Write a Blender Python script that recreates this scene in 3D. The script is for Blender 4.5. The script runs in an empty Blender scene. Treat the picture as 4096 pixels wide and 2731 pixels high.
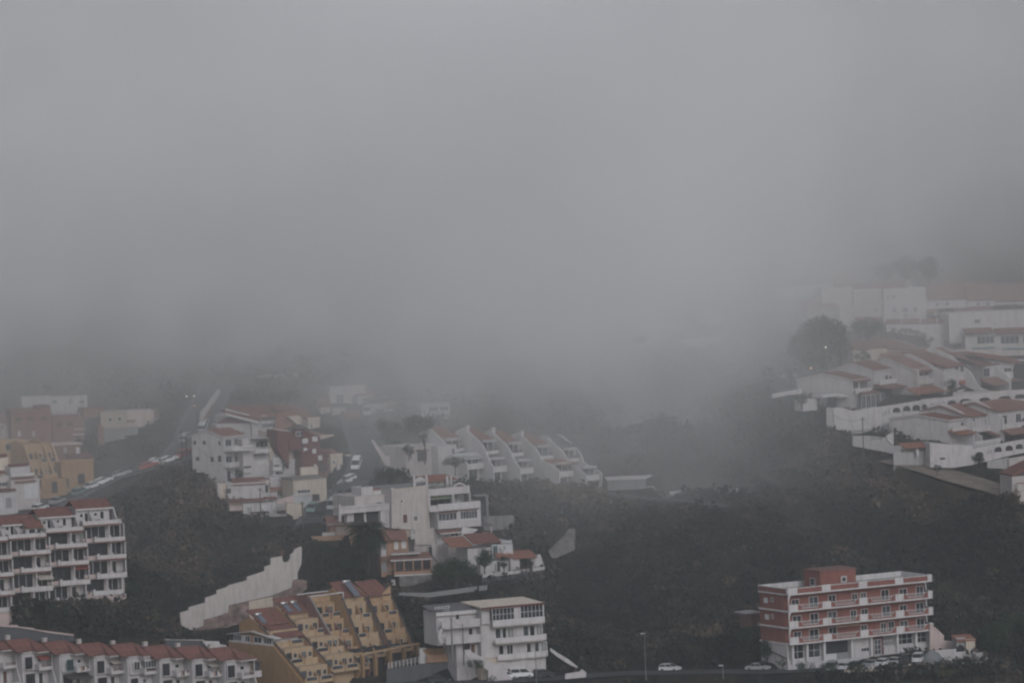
import bpy, math, random
import numpy as np
from mathutils import Vector, Matrix
random.seed(7); rng = np.random.default_rng(7)
R = math.radians
scene = bpy.context.scene
COL = scene.collection

# ------------------------------------------------------------------ camera
CAM = np.array([0.0, 0.0, 125.0]); PITCH = R(-3.0); ROLL = R(2.0); FPX = 19500.0
fw = np.array([0, math.cos(PITCH), math.sin(PITCH)])
r0 = np.array([1.0, 0, 0]); u0 = np.cross(r0, fw)
rt = math.cos(ROLL)*r0 - math.sin(ROLL)*u0
up = math.sin(ROLL)*r0 + math.cos(ROLL)*u0
def ray(px, py):
    return fw*FPX + rt*(px-2048.0) - up*(py-1365.5)
def P(px, py, Y):
    d = ray(px, py); return CAM + d*(Y/d[1])
def proj(p):
    d = np.asarray(p)-CAM; k = FPX/np.dot(d, fw)
    return 2048+np.dot(d, rt)*k, 1365.5-np.dot(d, up)*k
cam = bpy.data.cameras.new("camera"); co = bpy.data.objects.new("camera", cam); COL.objects.link(co)
cam.sensor_width = 36.0; cam.lens = 36.0*FPX/4096.0; cam.clip_start = 1; cam.clip_end = 20000
M4 = Matrix(((rt[0], up[0], -fw[0], CAM[0]), (rt[1], up[1], -fw[1], CAM[1]), (rt[2], up[2], -fw[2], CAM[2]), (0, 0, 0, 1)))
co.matrix_world = M4
scene.camera = co

# reading frames of the photograph: name -> origin and scale
CROP = {'A': (0, 1900, 1.887), 'B': (700, 1500, 2.412), 'C': (600, 2100, 2.484), 'D': (1200, 1850, 2.138), 'E': (1400, 1550, 2.138),
        'G': (1400, 2300, 2.352), 'H': (2900, 2200, 1.9666), 'I': (3000, 1350, 2.0904), 'J': (2900, 950, 1.9666), 'K': (0, 1400, 2.091),
        'L': (1000, 2330, 3.36), 'M': (0, 2450, 2.138), 'N': (2500, 2500, 1.96), 'O': (3300, 1600, 2.955), 'R': (3300, 1300, 2.955),
        'X': (0, 0, 1.0), 'Q': (1100, 1350, 3.92), 'S': (2300, 1150, 1.845), 'F': (0, 0, .57422)}
def cp(c, x, y):
    o = CROP[c]; return o[0]+x/o[2], o[1]+y/o[2]

# nominal depth of the hillside seen at a pixel of the photograph
BUMPS = [(2650, 1880, 420, 110, 26), (2700, 2150, 520, 160, -10), (700, 2100, 300, 140, -9), (3500, 2200, 500, 150, 8), (1700, 2250, 200, 80, -4)]
def Ynom(px, py):
    y = 900 + (2731-py)*0.11
    for bx, by, sx, sy, a in BUMPS:
        y += a*math.exp(-((px-bx)/sx)**2-((py-by)/sy)**2)
    return y

# ------------------------------------------------------------------ materials
MATS = {}
def new_mat(name):
    m = bpy.data.materials.new(name); m.use_nodes = True; nt = m.node_tree
    return m, nt, nt.nodes["Principled BSDF"]
def mix_noise(nt, scale, c1, c2, detail=4.0, lo=.35, hi=.65, coord='Object', vec_scale=(1, 1, 1), rough=.55):
    tc = nt.nodes.new("ShaderNodeTexCoord"); mp = nt.nodes.new("ShaderNodeMapping"); mp.inputs['Scale'].default_value = vec_scale
    nz = nt.nodes.new("ShaderNodeTexNoise"); nz.inputs['Scale'].default_value = scale; nz.inputs['Detail'].default_value = detail
    nz.inputs['Roughness'].default_value = rough
    cr = nt.nodes.new("ShaderNodeValToRGB"); cr.color_ramp.elements[0].position = lo; cr.color_ramp.elements[1].position = hi
    cr.color_ramp.elements[0].color = (*c1, 1); cr.color_ramp.elements[1].color = (*c2, 1)
    nt.links.new(tc.outputs[coord], mp.inputs[0]); nt.links.new(mp.outputs[0], nz.inputs['Vector']); nt.links.new(nz.outputs['Fac'], cr.inputs[0])
    return cr.outputs[0]
def blend(nt, a, b, fac, mode='MIX'):
    mx = nt.nodes.new("ShaderNodeMix"); mx.data_type = 'RGBA'; mx.blend_type = mode
    for s, v in ((mx.inputs[0], fac), (mx.inputs[6], a), (mx.inputs[7], b)):
        if hasattr(v, 'is_output') or hasattr(v, 'links'): nt.links.new(v, s)
        else: s.default_value = v if not isinstance(v, tuple) else (*v, 1)
    return mx.outputs[2]
def sc(c, k): return tuple(max(0, min(1, x*k)) for x in c)
def plaster(name, c, var=.82, rough=.9):
    m, nt, b = new_mat(name)
    a = mix_noise(nt, .6, sc(c, var), c, 5, .3, .62)
    st = mix_noise(nt, 1.6, sc(c, .58), sc(c, 1.03), 6, .36, .52, vec_scale=(1.0, 1.0, .16))   # rain streaks running down the plaster
    nt.links.new(blend(nt, a, st, .4), b.inputs['Base Color']); b.inputs['Roughness'].default_value = rough
    b.inputs['Specular IOR Level'].default_value = .2
    MATS[name] = m; return m
def flat(name, c, rough=.6, metal=0.0, spec=.4, var=.85, scale=2.0):
    m, nt, b = new_mat(name)
    nt.links.new(mix_noise(nt, scale, sc(c, var), c, 3), b.inputs['Base Color'])
    b.inputs['Roughness'].default_value = rough; b.inputs['Metallic'].default_value = metal; b.inputs['Specular IOR Level'].default_value = spec
    MATS[name] = m; return m
def tile(name, c1, c2):
    m, nt, b = new_mat(name)
    a = mix_noise(nt, 1.1, c1, c2, 6, .3, .7)
    g = mix_noise(nt, 4.5, (.55, .55, .55), (1, 1, 1), 2, .3, .6)
    nt.links.new(blend(nt, a, g, .6, 'MULTIPLY'), b.inputs['Base Color']); b.inputs['Roughness'].default_value = .85
    b.inputs['Specular IOR Level'].default_value = .15
    MATS[name] = m; return m
plaster('white', (.45, .43, .44)); plaster('white_warm', (.42, .385, .38)); plaster('white_cool', (.41, .42, .435)); plaster('white_bright', (.51, .495, .505))
plaster('grey_wall', (.33, .32, .33)); plaster('cream', (.58, .51, .44)); plaster('beige', (.47, .41, .35)); plaster('beige_dark', (.33, .28, .25))
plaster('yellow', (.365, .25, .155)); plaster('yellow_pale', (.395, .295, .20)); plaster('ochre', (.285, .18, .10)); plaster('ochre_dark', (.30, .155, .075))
plaster('brick_red', (.215, .088, .075)); plaster('brick_dull', (.19, .105, .095)); plaster('maroon', (.12, .045, .045)); plaster('pinkish', (.46, .37, .36))
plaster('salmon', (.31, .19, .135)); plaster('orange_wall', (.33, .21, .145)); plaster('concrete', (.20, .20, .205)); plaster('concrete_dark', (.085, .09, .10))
tile('tile_red', (.12, .062, .055), (.215, .095, .08)); tile('tile_dull', (.15, .085, .075), (.26, .14, .118)); tile('tile_orange', (.19, .085, .065), (.27, .13, .095))
tile('tile_grey', (.10, .10, .11), (.16, .15, .16))
flat('frame', (.62, .62, .64), .5); flat('frame_dark', (.06, .05, .05), .5); flat('rail_white', (.55, .54, .55), .5); flat('rail_dark', (.05, .04, .045), .5)
flat('pole', (.07, .06, .065), .8); flat('pole_grey', (.16, .16, .17), .6); flat('blue_door', (.02, .05, .12), .5); flat('green_awning', (.16, .19, .13), .8)
flat('awning', (.40, .36, .33), .9); flat('awning_red', (.30, .07, .06), .9); flat('shutter', (.50, .50, .52), .6); flat('shutter_grey', (.22, .22, .23), .7)
flat('door_brown', (.10, .045, .035), .6); flat('dark', (.02, .02, .024), .8); flat('tank', (.6, .6, .6), .3, .6); flat('solar', (.13, .15, .19), .25, .2, .6)  # dark: shade painted into recess backs and openings; also near-black doors
flat('rubber', (.02, .02, .02), .8); flat('chrome', (.5, .5, .5), .25, .9); flat('lamp_red', (.25, .02, .02), .3); flat('tarp', (.15, .16, .17), .7)
flat('teal', (.10, .20, .21), .7)
def glass(name, c):
    m, nt, b = new_mat(name)
    nt.links.new(mix_noise(nt, .8, sc(c, .5), sc(c, 1.5), 2, .35, .65), b.inputs['Base Color'])
    b.inputs['Roughness'].default_value = .2; b.inputs['Specular IOR Level'].default_value = .22; MATS[name] = m
glass('glass', (.014, .017, .021)); glass('glass_mid', (.05, .056, .066)); glass('glass_curtain', (.28, .27, .27))
m, nt, b = new_mat('lamp_lit'); b.inputs['Emission Color'].default_value = (1, .93, .8, 1); b.inputs['Emission Strength'].default_value = 2.2; MATS['lamp_lit'] = m
m, nt, b = new_mat('lamp_amber'); b.inputs['Emission Color'].default_value = (1, .45, .15, 1); b.inputs['Emission Strength'].default_value = 1.8; MATS['lamp_amber'] = m
def stone(name, c1, c2, scale=1.2):
    m, nt, b = new_mat(name)
    tc = nt.nodes.new("ShaderNodeTexCoord"); v = nt.nodes.new("ShaderNodeTexVoronoi"); v.inputs['Scale'].default_value = scale
    nt.links.new(tc.outputs['Object'], v.inputs['Vector'])
    a = mix_noise(nt, .5, c1, c2, 8, .3, .7)
    sep = nt.nodes.new("ShaderNodeSeparateColor"); nt.links.new(v.outputs['Color'], sep.inputs[0])
    g = nt.nodes.new("ShaderNodeMapRange"); g.inputs[3].default_value = .6; g.inputs[4].default_value = 1.1; nt.links.new(sep.outputs[0], g.inputs[0])
    cc = nt.nodes.new("ShaderNodeCombineColor"); [nt.links.new(g.outputs[0], cc.inputs[i]) for i in range(3)]
    nt.links.new(blend(nt, a, cc.outputs[0], 1.0, 'MULTIPLY'), b.inputs['Base Color']); b.inputs['Roughness'].default_value = .95
    b.inputs['Specular IOR Level'].default_value = .1; MATS[name] = m
stone('rubble', (.10, .07, .065), (.33, .25, .23)); stone('stone_grey', (.13, .12, .12), (.24, .23, .23)); stone('stone_dark', (.05, .05, .055), (.11, .105, .11))
flat('asphalt', (.05, .052, .056), .85, 0, .3, .75, .4); flat('path', (.20, .17, .15), .95, 0, .1, .7, .5); flat('terrace_floor', (.19, .17, .165), .95, 0, .1)
# hillside soil with dry grass and rock
m, nt, b = new_mat('hillside')
a = mix_noise(nt, .055, (.018, .020, .018), (.066, .052, .043), 10, .42, .66)
s2 = mix_noise(nt, .5, (.45, .45, .45), (1.0, 1.0, 1.0), 6, .35, .65)
nt.links.new(blend(nt, a, s2, 1.0, 'MULTIPLY'), b.inputs['Base Color']); b.inputs['Roughness'].default_value = 1; b.inputs['Specular IOR Level'].default_value = .05
MATS['hillside'] = m
def foliage(name, cols, big=.04):
    m, nt, b = new_mat(name)
    at = nt.nodes.new("ShaderNodeAttribute"); at.attribute_name = 'tone'
    cr = nt.nodes.new("ShaderNodeValToRGB"); cr.color_ramp.elements[0].color = (*cols[0], 1); cr.color_ramp.elements[1].color = (*cols[-1], 1)
    for i, c in enumerate(cols[1:-1]):
        e = cr.color_ramp.elements.new((i+1)/(len(cols)-1)); e.color = (*c, 1)
    tc = nt.nodes.new("ShaderNodeTexCoord"); nz = nt.nodes.new("ShaderNodeTexNoise"); nz.inputs['Scale'].default_value = big; nz.inputs['Detail'].default_value = 5
    nt.links.new(tc.outputs['Object'], nz.inputs['Vector'])
    ad = nt.nodes.new("ShaderNodeMath"); ad.operation = 'MULTIPLY_ADD'; ad.inputs[1].default_value = 2.6; ad.inputs[2].default_value = -1.3
    nt.links.new(nz.outputs['Fac'], ad.inputs[0])
    a2 = nt.nodes.new("ShaderNodeMath"); a2.operation = 'ADD'; a2.use_clamp = True
    nt.links.new(ad.outputs[0], a2.inputs[0]); nt.links.new(at.outputs['Fac'], a2.inputs[1])
    nt.links.new(a2.outputs[0], cr.inputs[0]); nt.links.new(cr.outputs[0], b.inputs['Base Color'])
    b.inputs['Roughness'].default_value = .9; b.inputs['Specular IOR Level'].default_value = .12; MATS[name] = m
foliage('scrub', [(.009, .014, .012), (.018, .025, .021), (.034, .036, .030), (.064, .053, .043), (.108, .084, .066)])
foliage('tree_green', [(.012, .028, .018), (.022, .045, .026), (.040, .066, .036)], .5)
foliage('tree_olive', [(.030, .040, .024), (.05, .06, .035), (.08, .08, .05)], .5)
foliage('palm_green', [(.010, .018, .014), (.018, .030, .022), (.030, .044, .028)], .5)
foliage('dry_grass', [(.07, .045, .028), (.12, .075, .045), (.16, .10, .06)], .2)
flat('bark', (.05, .038, .03), .95)

# ------------------------------------------------------------------ mesh builder
class MB:
    def __init__(s): s.v = []; s.f = []; s.pieces = []
    def add(s, vs, fs):
        s.pieces.append([(len(s.v), len(s.f)), (len(s.v)+len(vs), len(s.f)+len(fs))])
        o = len(s.v); s.v += [tuple(map(float, p)) for p in vs]; s.f += [tuple(i+o for i in f) for f in fs]; return s
    def box(s, x0, x1, y0, y1, z0, z1):
        if x0 > x1: x0, x1 = x1, x0
        if y0 > y1: y0, y1 = y1, y0
        if z0 > z1: z0, z1 = z1, z0
        return s.add([(x0, y0, z0), (x1, y0, z0), (x1, y1, z0), (x0, y1, z0), (x0, y0, z1), (x1, y0, z1), (x1, y1, z1), (x0, y1, z1)],
                     [(0, 3, 2, 1), (4, 5, 6, 7), (0, 1, 5, 4), (1, 2, 6, 5), (2, 3, 7, 6), (3, 0, 4, 7)])
    def prism(s, a, b):                      # two parallel rings
        n = len(a)
        return s.add(list(a)+list(b), [tuple(range(n))[::-1], tuple(range(n, 2*n))]+[(i, (i+1) % n, n+(i+1) % n, n+i) for i in range(n)])
    def front(s, poly, w0, w1):              # polygon in the facade plane (u, v) extruded in depth
        return s.prism([(u, w0, v) for u, v in poly], [(u, w1, v) for u, v in poly])
    def side(s, poly, u0, u1):               # polygon in section (w, v) extruded along the facade
        return s.prism([(u0, w, v) for w, v in poly], [(u1, w, v) for w, v in poly])
    def cyl(s, p, q, r0, r1=None, n=8):
        r1 = r0 if r1 is None else r1
        p = Vector(p); q = Vector(q); d = (q-p).normalized(); a = d.orthogonal().normalized(); c = d.cross(a)
        A = [p+(a*math.cos(t)+c*math.sin(t))*r0 for t in [2*math.pi*i/n for i in range(n)]]
        Bq = [q+(a*math.cos(t)+c*math.sin(t))*r1 for t in [2*math.pi*i/n for i in range(n)]]
        return s.prism(A, Bq)
    def build(s, name, mat, parent=None, smooth=False):
        me = bpy.data.meshes.new(name); me.from_pydata(s.v, [], s.f); me.validate()
        import bmesh as bmm
        b_ = bmm.new(); b_.from_mesh(me); bmm.ops.recalc_face_normals(b_, faces=b_.faces); b_.to_mesh(me); b_.free()
        if smooth: me.shade_smooth()
        me.materials.append(MATS[mat]); o = bpy.data.objects.new(name, me); COL.objects.link(o)
        if parent is not None: o.parent = parent
        return o
def tag(o, label, cat, group=None, kind=None):
    if label: o['label'] = label
    if cat: o['category'] = cat
    if group: o['group'] = group
    if kind: o['kind'] = kind
    return o
def empty(name, loc, rz=0, label=None, cat=None, group=None):
    o = bpy.data.objects.new(name, None); COL.objects.link(o); o.location = tuple(loc); o.rotation_euler = (0, 0, rz); o.empty_display_size = .5
    return tag(o, label, cat, group)

SPLIT = set('pillar parapet_block plinth tile_trim party_wall column chimney corner_post fin_wall balcony_band floor_slab base_wall bracket block side_parapet awning canopy garage_gate balcony_slab post gable step lintel roof_parapet water_tank solar_panel arch_opening_shade shutter balcony_parapet balcony_screen'.split())
CTRL = []      # terrain control points (x, y, z)
PADS = []      # (origin, psi, u0, u1, w0, w1, z)
class Bd:
    """a building measured in the photograph; local axes: x along the facade, y into the building, z up"""
    def __init__(s, name, label, cat, crop, ax, ay, psi, group=None, dY=0.0, Y=None):
        s.c = crop; px, py = cp(crop, ax, ay); s.psi = R(psi)
        Y = (Ynom(px, py) if Y is None else Y)+dY; s.Y = Y
        s.o = P(px, py, Y); s.d = np.array([math.cos(s.psi), math.sin(s.psi), 0]); s.n = np.array([-math.sin(s.psi), math.cos(s.psi), 0])
        s.root = empty(name, s.o, s.psi, label, cat, group); s.acc = {}
        s.m = Y/FPX/CROP[crop][2]               # metres per reading unit
    def L(s, x, y, w=0.0):
        d = ray(*cp(s.c, x, y)); q = s.o+s.n*w; t = np.dot(q-CAM, s.n)/np.dot(d, s.n); p = CAM+d*t-s.o
        return float(np.dot(p, s.d)), float(p[2])
    def S(s, x, y, u=0.0):                      # on the side plane at u: returns (w, v)
        d = ray(*cp(s.c, x, y)); q = s.o+s.d*u; t = np.dot(q-CAM, s.d)/np.dot(d, s.d); p = CAM+d*t-s.o
        return float(np.dot(p, s.n)), float(p[2])
    def rect(s, x0, y0, x1, y1, w=0.0):         # y0, y1 read at the left edge
        a = s.L(x0, y0, w); b = s.L(x0, y1, w); c = s.L(x1, (y0+y1)/2, w)
        return a[0], c[0], b[1], a[1]
    def g(s, name, mat, parent=None):
        k = (name, mat, parent)
        if k not in s.acc: s.acc[k] = MB()
        return s.acc[k]
    def pb(s, name, mat, x0, y0, x1, y1, w0, w1, down=0.0):
        u0_, u1_, v0, v1 = s.rect(x0, y0, x1, y1, w0)
        s.g(name, mat).box(u0_, u1_, w0, w1, v0-down, v1); return u0_, u1_, v0, v1
    def poly(s, name, mat, pts, w0, w1):
        s.g(name, mat).front([s.L(x, y, w0) for x, y in pts], w0, w1)
    def window(s, u0, u1, v0, v1, w, n=2, frame='frame', pane='glass', t=.09, rows=1, name='window', side=None):
        """side: None on a facade plane at depth w; else u position of a side wall facing left (u0,u1 are then depths)"""
        m = MB(); p = MB()
        def bx(mm, a0, a1, b0, b1, d0, d1):
            if side is None: mm.box(a0, a1, w-d1, w-d0, b0, b1)
            else: mm.box(side-d1, side-d0, a0, a1, b0, b1)
        e = .05
        bx(m, u0, u1, v0, v0+t, -.02, e); bx(m, u0, u1, v1-t, v1, -.02, e)
        bx(m, u0, u0+t, v0+t, v1-t, -.02, e); bx(m, u1-t, u1, v0+t, v1-t, -.02, e)
        for i in range(1, n):
            c = u0+(u1-u0)*i/n; bx(m, c-t*.4, c+t*.4, v0+t, v1-t, -.02, e-.006)
        for i in range(1, rows):
            c = v0+(v1-v0)*i/rows; bx(m, u0+t, u1-t, c-t*.35, c+t*.35, -.02, e-.012)
        f = m.build(name, MATSAFE(frame), s.root)
        bx(p, u0+t*.5, u1-t*.5, v0+t*.5, v1-t*.5, -.015, .015)
        p.build('pane', pane, f); return f
    def pw(s, x0, y0, x1, y1, w=0.0, **k):
        u0_, u1_, v0, v1 = s.rect(x0, y0, x1, y1, w); return s.window(u0_, u1_, v0, v1, w, **k)
    def sw(s, x0, y0, x1, y1, u=0.0, **k):      # window on the left-hand side wall, read in the photograph
        a = s.S(x0, y0, u); b = s.S(x0, y1, u); c = s.S(x1, (y0+y1)/2, u)
        lo, hi = min(a[0], c[0]), max(a[0], c[0])
        return s.window(lo, hi, b[1], a[1], 0, side=u, **k)
    def door(s, u0, u1, v0, v1, w, mat='door_brown', frame='frame', name='door'):
        m = MB(); m.box(u0, u1, w-.03, w+.02, v0, v1); o = m.build(name, mat, s.root)
        f = MB(); t = .08; f.box(u0-t, u0, w-.05, w+.02, v0, v1+t); f.box(u1, u1+t, w-.05, w+.02, v0, v1+t); f.box(u0, u1, w-.05, w+.02, v1, v1+t)
        f.build('door_frame', frame, o); return o
    def pd(s, x0, y0, x1, y1, w=0.0, **k):
        u0_, u1_, v0, v1 = s.rect(x0, y0, x1, y1, w); return s.door(u0_, u1_, v0, v1, w, **k)
    def rail(s, u0, u1, v0, v1, w, mat='rail_white', name='railing', gap=.22, side=False):
        m = MB(); r = .025
        def bx(a0, a1, b0, b1):
            if side: m.box(w-r, w+r, a0, a1, b0, b1)
            else: m.box(a0, a1, w-r, w+r, b0, b1)
        bx(u0, u1, v1-.06, v1); bx(u0, u1, v0, v0+.05)
        n = max(2, int((u1-u0)/gap))
        for i in range(n+1):
            c = u0+(u1-u0)*i/n; bx(c-.018, c+.018, v0+.05, v1-.06)
        return m.build(name, mat, s.root)
    def pad(s, u0, u1, w1, v=0.0, vb=1.5, front=3.0, w0=0.0, ctrl=True):
        def Wd(u, w, z): q = s.o+s.d*u+s.n*w; return (q[0], q[1], s.o[2]+z)
        if ctrl:
            n = max(1, int((u1-u0)/9))
            for i in range(n+1):
                u = u0+(u1-u0)*i/n
                CTRL.append(Wd(u, w0-1, v)); CTRL.append(Wd(u, w1+2, v+vb+.15*(w1-w0)))
        PADS.append((s.o.copy(), s.psi, u0, u1, w0-front, w1, s.o[2]+v))
    def done(s):
        for (nm, mt, par), mb in s.acc.items():
            if nm in SPLIT and len(mb.pieces) <= 90:
                for a, c in mb.pieces:
                    q = MB(); q.v = mb.v[a[0]:c[0]]; q.f = [tuple(i-a[0] for i in f) for f in mb.f[a[1]:c[1]]]; q.build(nm, mt, s.root)
            else: mb.build(nm, mt, s.root)
        s.acc = {}; return s.root
def MATSAFE(n): return n
HAZE_D = .00013; FOG_G = .0; FOG_N = 85.0; FOG_L = 30.0; FOG_S = .0095; FOG_MAX = .06; SKY_SAT = .38; SUN_E = 1.3; EXPO = -0.52; VB = 24; STEP = 1.0
FOG_FRONT = [(0, .34), (.22, .43), (.36, .35), (.5, .32), (.62, .36), (.75, .60), (.88, .87), (1, .88)]
# ================================================================== brick-red apartment building at the lower right
def apartment_red():
    b = Bd('apartment_building', 'long four-storey brick-red apartment building with white balcony bands and a red roof tower', 'building', 'H', 527, 903, 30, Y=893)
    us = [b.L(x, y, 0)[0] for x, y in ((500, 460), (765, 440), (1055, 420), (1340, 400), (1597, 385), (1628, 380))]
    u0, u4 = us[0], b.L(1628, 380)[0]; D = 10.0; F = 1.7
    blocks = [(us[0], us[0]+2.0), (us[1], us[1]+1.9), (us[2], us[2]+1.85), (us[3], us[3]+1.85), (us[4], u4)]
    lv = [b.L(530, 745)[1], b.L(522, 620)[1], b.L(512, 490)[1], b.L(500, 357)[1]]
    top = b.L(497, 302)[1]
    W = b.g('wall', 'brick_red'); W.box(u0+.15, u4-.5, F, D, lv[0], lv[3]); W.box(u0+.15, u4-.5, F, D-.3, lv[3], lv[3]+.2)
    G = b.g('ground_floor_wall', 'white')
    # floor bands
    for k, z in enumerate(lv):
        s = b.g('balcony_band', 'white_bright'); s.box(u0, u4, -.05, F+.2, z, z+.28)
        b.g('balcony_band', 'white_bright').box(u0-.12, u0+.25, F+.2, D, z, z+.28)
        h = 1.35 if k < 3 else top-z
        for a, c in blocks: b.g('parapet_block', 'white_bright').box(a, c, -.12, .12, z+.02, z+h+.1)
        b.g('parapet_block', 'white_bright').box(u4-.13, u4+.12, -.12, 1.2, z+.02, z+h+.1)
        for i in range(4):
            a = blocks[i][1]; c = blocks[i+1][0]; H0 = z+.28
            if k < 3:
                r = .75; pts = [(a, H0), (c, H0), (c, H0+1.02), (c-.25, H0+1.02)]
                pts += [(c-.25-r*math.sin(t), H0+1.02-r*(1-math.cos(t))) for t in np.linspace(.2, 1.57, 6)]
                pts += [(a+.25+r*math.sin(t), H0+1.02-r*(1-math.cos(t))) for t in np.linspace(1.57, .2, 6)]
                pts += [(a+.25, H0+1.02), (a, H0+1.02)]
                b.g('balcony_parapet', 'brick_red').front(pts, -.06, .06)
                cap = MB()
                q = pts[3:-1]
                for j in range(len(q)-1):
                    (x1, y1), (x2, y2) = q[j], q[j+1]
                    cap.front([(x1, y1), (x2, y2), (x2, y2+.09), (x1, y1+.09)], -.09, .09)
                cap.build('parapet_coping', 'white_bright', b.root)
                b.rail(a+.5, c-.5, H0+.3, H0+1.05, 0, gap=.2)
            else:
                b.g('roof_parapet', 'brick_red').box(a, c, -.05, .12, H0, top-.12)
    # roof parapets
    z = lv[3]+.28
    c = b.g('roof_coping', 'white_bright'); c.box(u0, u4, -.1, .2, top-.12, top); c.box(u0-.15, u0+.15, .2, D, top-.12, top)
    c.box(u0, u4, D-.25, D, z, top+.02); c.box(u4-.15, u4+.1, .2, D, z-.1, top)
    b.g('roof_parapet', 'brick_red').box(u0-.1, u0+.1, .4, D-.25, z, top-.12)
    b.g('parapet_block', 'white_bright').box(u0-.14, u0+.14, -.1, .5, z, top-.12)
    b.g('roof_slab', 'concrete').box(u0+.1, u4-.15, .12, D-.25, lv[3]+.2, z+.02)
    # stair tower
    ta, tb = b.L(750, 250, 2.2)[0], b.L(1030, 240, 2.2)[0]; tv = b.L(750, 170, 2.2)[1]
    b.g('roof_tower', 'brick_red').box(ta, tb, 2.2, 7.5, z, tv); b.g('tower_coping', 'brick_dull').box(ta-.15, tb+.15, 2.05, 7.65, tv, tv+.22)
    b.pw(912, 204, 957, 254, 2.2, n=1, t=.22, pane='glass_mid', frame='white_bright')
    b.window(4.0, 5.6, z+.6, z+2.0, 0, side=ta, n=1)
    # curved brackets at the left ends of the floors
    for k in range(3):
        zt = lv[k+1]; q = [(u0, zt), (u0+.75, zt)]+[(u0+.75-.6*math.sin(t), zt-1.5*(1-math.cos(t))/1.0) for t in np.linspace(.1, 1.5, 6)]+[(u0+.15, lv[k]+1.5), (u0, lv[k]+1.5)]
        b.g('bracket', 'white_bright').front([(x, y) for x, y in q], 0, .14)
        q = [(u4-.55-x+u0, y) for x, y in q]; b.g('bracket', 'white_bright').front(q, .9, 1.04)
    # windows in the recessed facade
    wl = [[(530, 370, 592, 432), (655, 375, 730, 445), (806, 362, 872, 425), (1060, 345, 1112, 400), (1215, 335, 1262, 395), (1275, 335, 1325, 395), (1368, 325, 1432, 385), (1498, 322, 1566, 380)],
          [(530, 505, 600, 565), (668, 500, 735, 575), (806, 492, 880, 560), (985, 480, 1035, 535), (1070, 480, 1125, 540), (1235, 465, 1300, 530), (1372, 458, 1432, 510), (1500, 450, 1580, 500)],
          [(530, 635, 590, 690), (668, 630, 740, 695), (820, 620, 880, 680), (1005, 615, 1052, 665), (1072, 600, 1120, 655), (1235, 590, 1298, 655), (1378, 588, 1440, 640), (1510, 578, 1580, 635)]]
    for k, row in enumerate(wl):
        for i, (x0, y0, x1, y1) in enumerate(row):
            ua = b.L(x0, (y0+y1)/2, F)[0]; ub = b.L(x1, (y0+y1)/2, F)[0]
            ua = max(ua, u0+.4); ub = min(ub, u4-.7); hgt = 2.35 if i in (1, 2, 5, 7) else 2.2
            b.window(ua, ub, lv[k]+.32, lv[k]+hgt, F, n=2, pane='glass' if (i+k) % 3 else 'glass_mid')
    for k in (1, 2): b.sw(305 if k == 2 else 315, 370 if k == 2 else 500, 336 if k == 2 else 345, 410 if k == 2 else 540, u0+.15, n=2, pane='shutter'), b.sw(360 if k == 2 else 365, 370 if k == 2 else 500, 382, 400 if k == 2 else 535, u0+.15, n=1)
    # ground floor
    def gu(x): return b.L(x, 830, F)[0]
    zt = lv[0]; g0 = u0+.15; g1 = u4-.5
    segs = [(530, 625, 'glass', 2), (657, 757, 'glass_mid', 2), (790, 975, 'dark', 0), (1248, 1340, 'shutter_grey', 1), (1357, 1485, 'glass', 3), (1502, 1600, 'glass', 2)]
    G.box(g0, g1, F+.35, D, -1.5, zt)
    G.box(g0, g1, .9, F+.34, -1.5, -.0)
    cols = [gu(x) for x in (519, 633, 768, 985, 1140, 1345, 1492, 1598)]
    for c_ in cols: b.g('pillar', 'white_bright').box(c_-.22, c_+.22, .9, F+.4, 0, zt)
    b.g('pillar', 'white').box(gu(982), gu(1138), F, F+.36, 0, zt)
    b.pw(1068, 765, 1135, 800, F, n=3)
    b.g('plinth', 'white').box(gu(1248), gu(1600), F-.2, F+.3, 0, 1.35); b.g('plinth', 'white').box(g0, gu(757), F-.1, F+.3, 0, .75)
    for x0, x1, p, n in segs:
        a, c_ = gu(x0), gu(x1); lo = .75 if x0 < 700 else (1.4 if x0 > 1200 else .9)
        if n: b.window(a, c_, lo, zt-.25, F+.3, n=n, rows=2, pane=p)
        else: b.g('garage_opening_shade', 'dark').box(a, c_, F+.28, F+.34, .9, zt-.1); b.g('garage_gate', 'shutter').box(a, (a+c_)/2, F+.2, F+.27, 0, 1.1); b.g('garage_gate', 'shutter_grey').box((a+c_)/2+.05, c_, F+.2, F+.27, 0, 1.1)  # garage opening is a flat plate with its shade painted on
    b.g('entrance_wall', 'maroon').box(gu(1150), gu(1245), F-.1, F+.3, 0, zt)
    b.window(gu(1172), gu(1228), .1, 2.9, F-.12, n=2, rows=3, pane='glass_mid', name='entrance_door')
    b.g('sill_band', 'rail_white').box(gu(1000), gu(1136), F-.1, F, 1.75, 1.83)
    # side ground floor wall
    b.g('ground_floor_wall', 'white').box(g0-.12, g0, .9, D-1.2, -1.5, zt-.02)
    b.g('stair_stringer', 'door_brown').side([(7.5, 2.3), (1.2, 1.1), (1.2, 1.3), (7.5, 2.5)], g0-.3, g0-.1)
    # retractable awning on the second floor
    b.g('awning', 'salmon').side([(1.6, lv[1]-.15), (.2, lv[1]-.5), (.2, lv[1]-.56), (1.6, lv[1]-.21)], gu(845), gu(1055))
    b.pad(u0-1, u4+3, D, ctrl=True, front=4, vb=4)
    b.done(); return b
RED = apartment_red()
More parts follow.
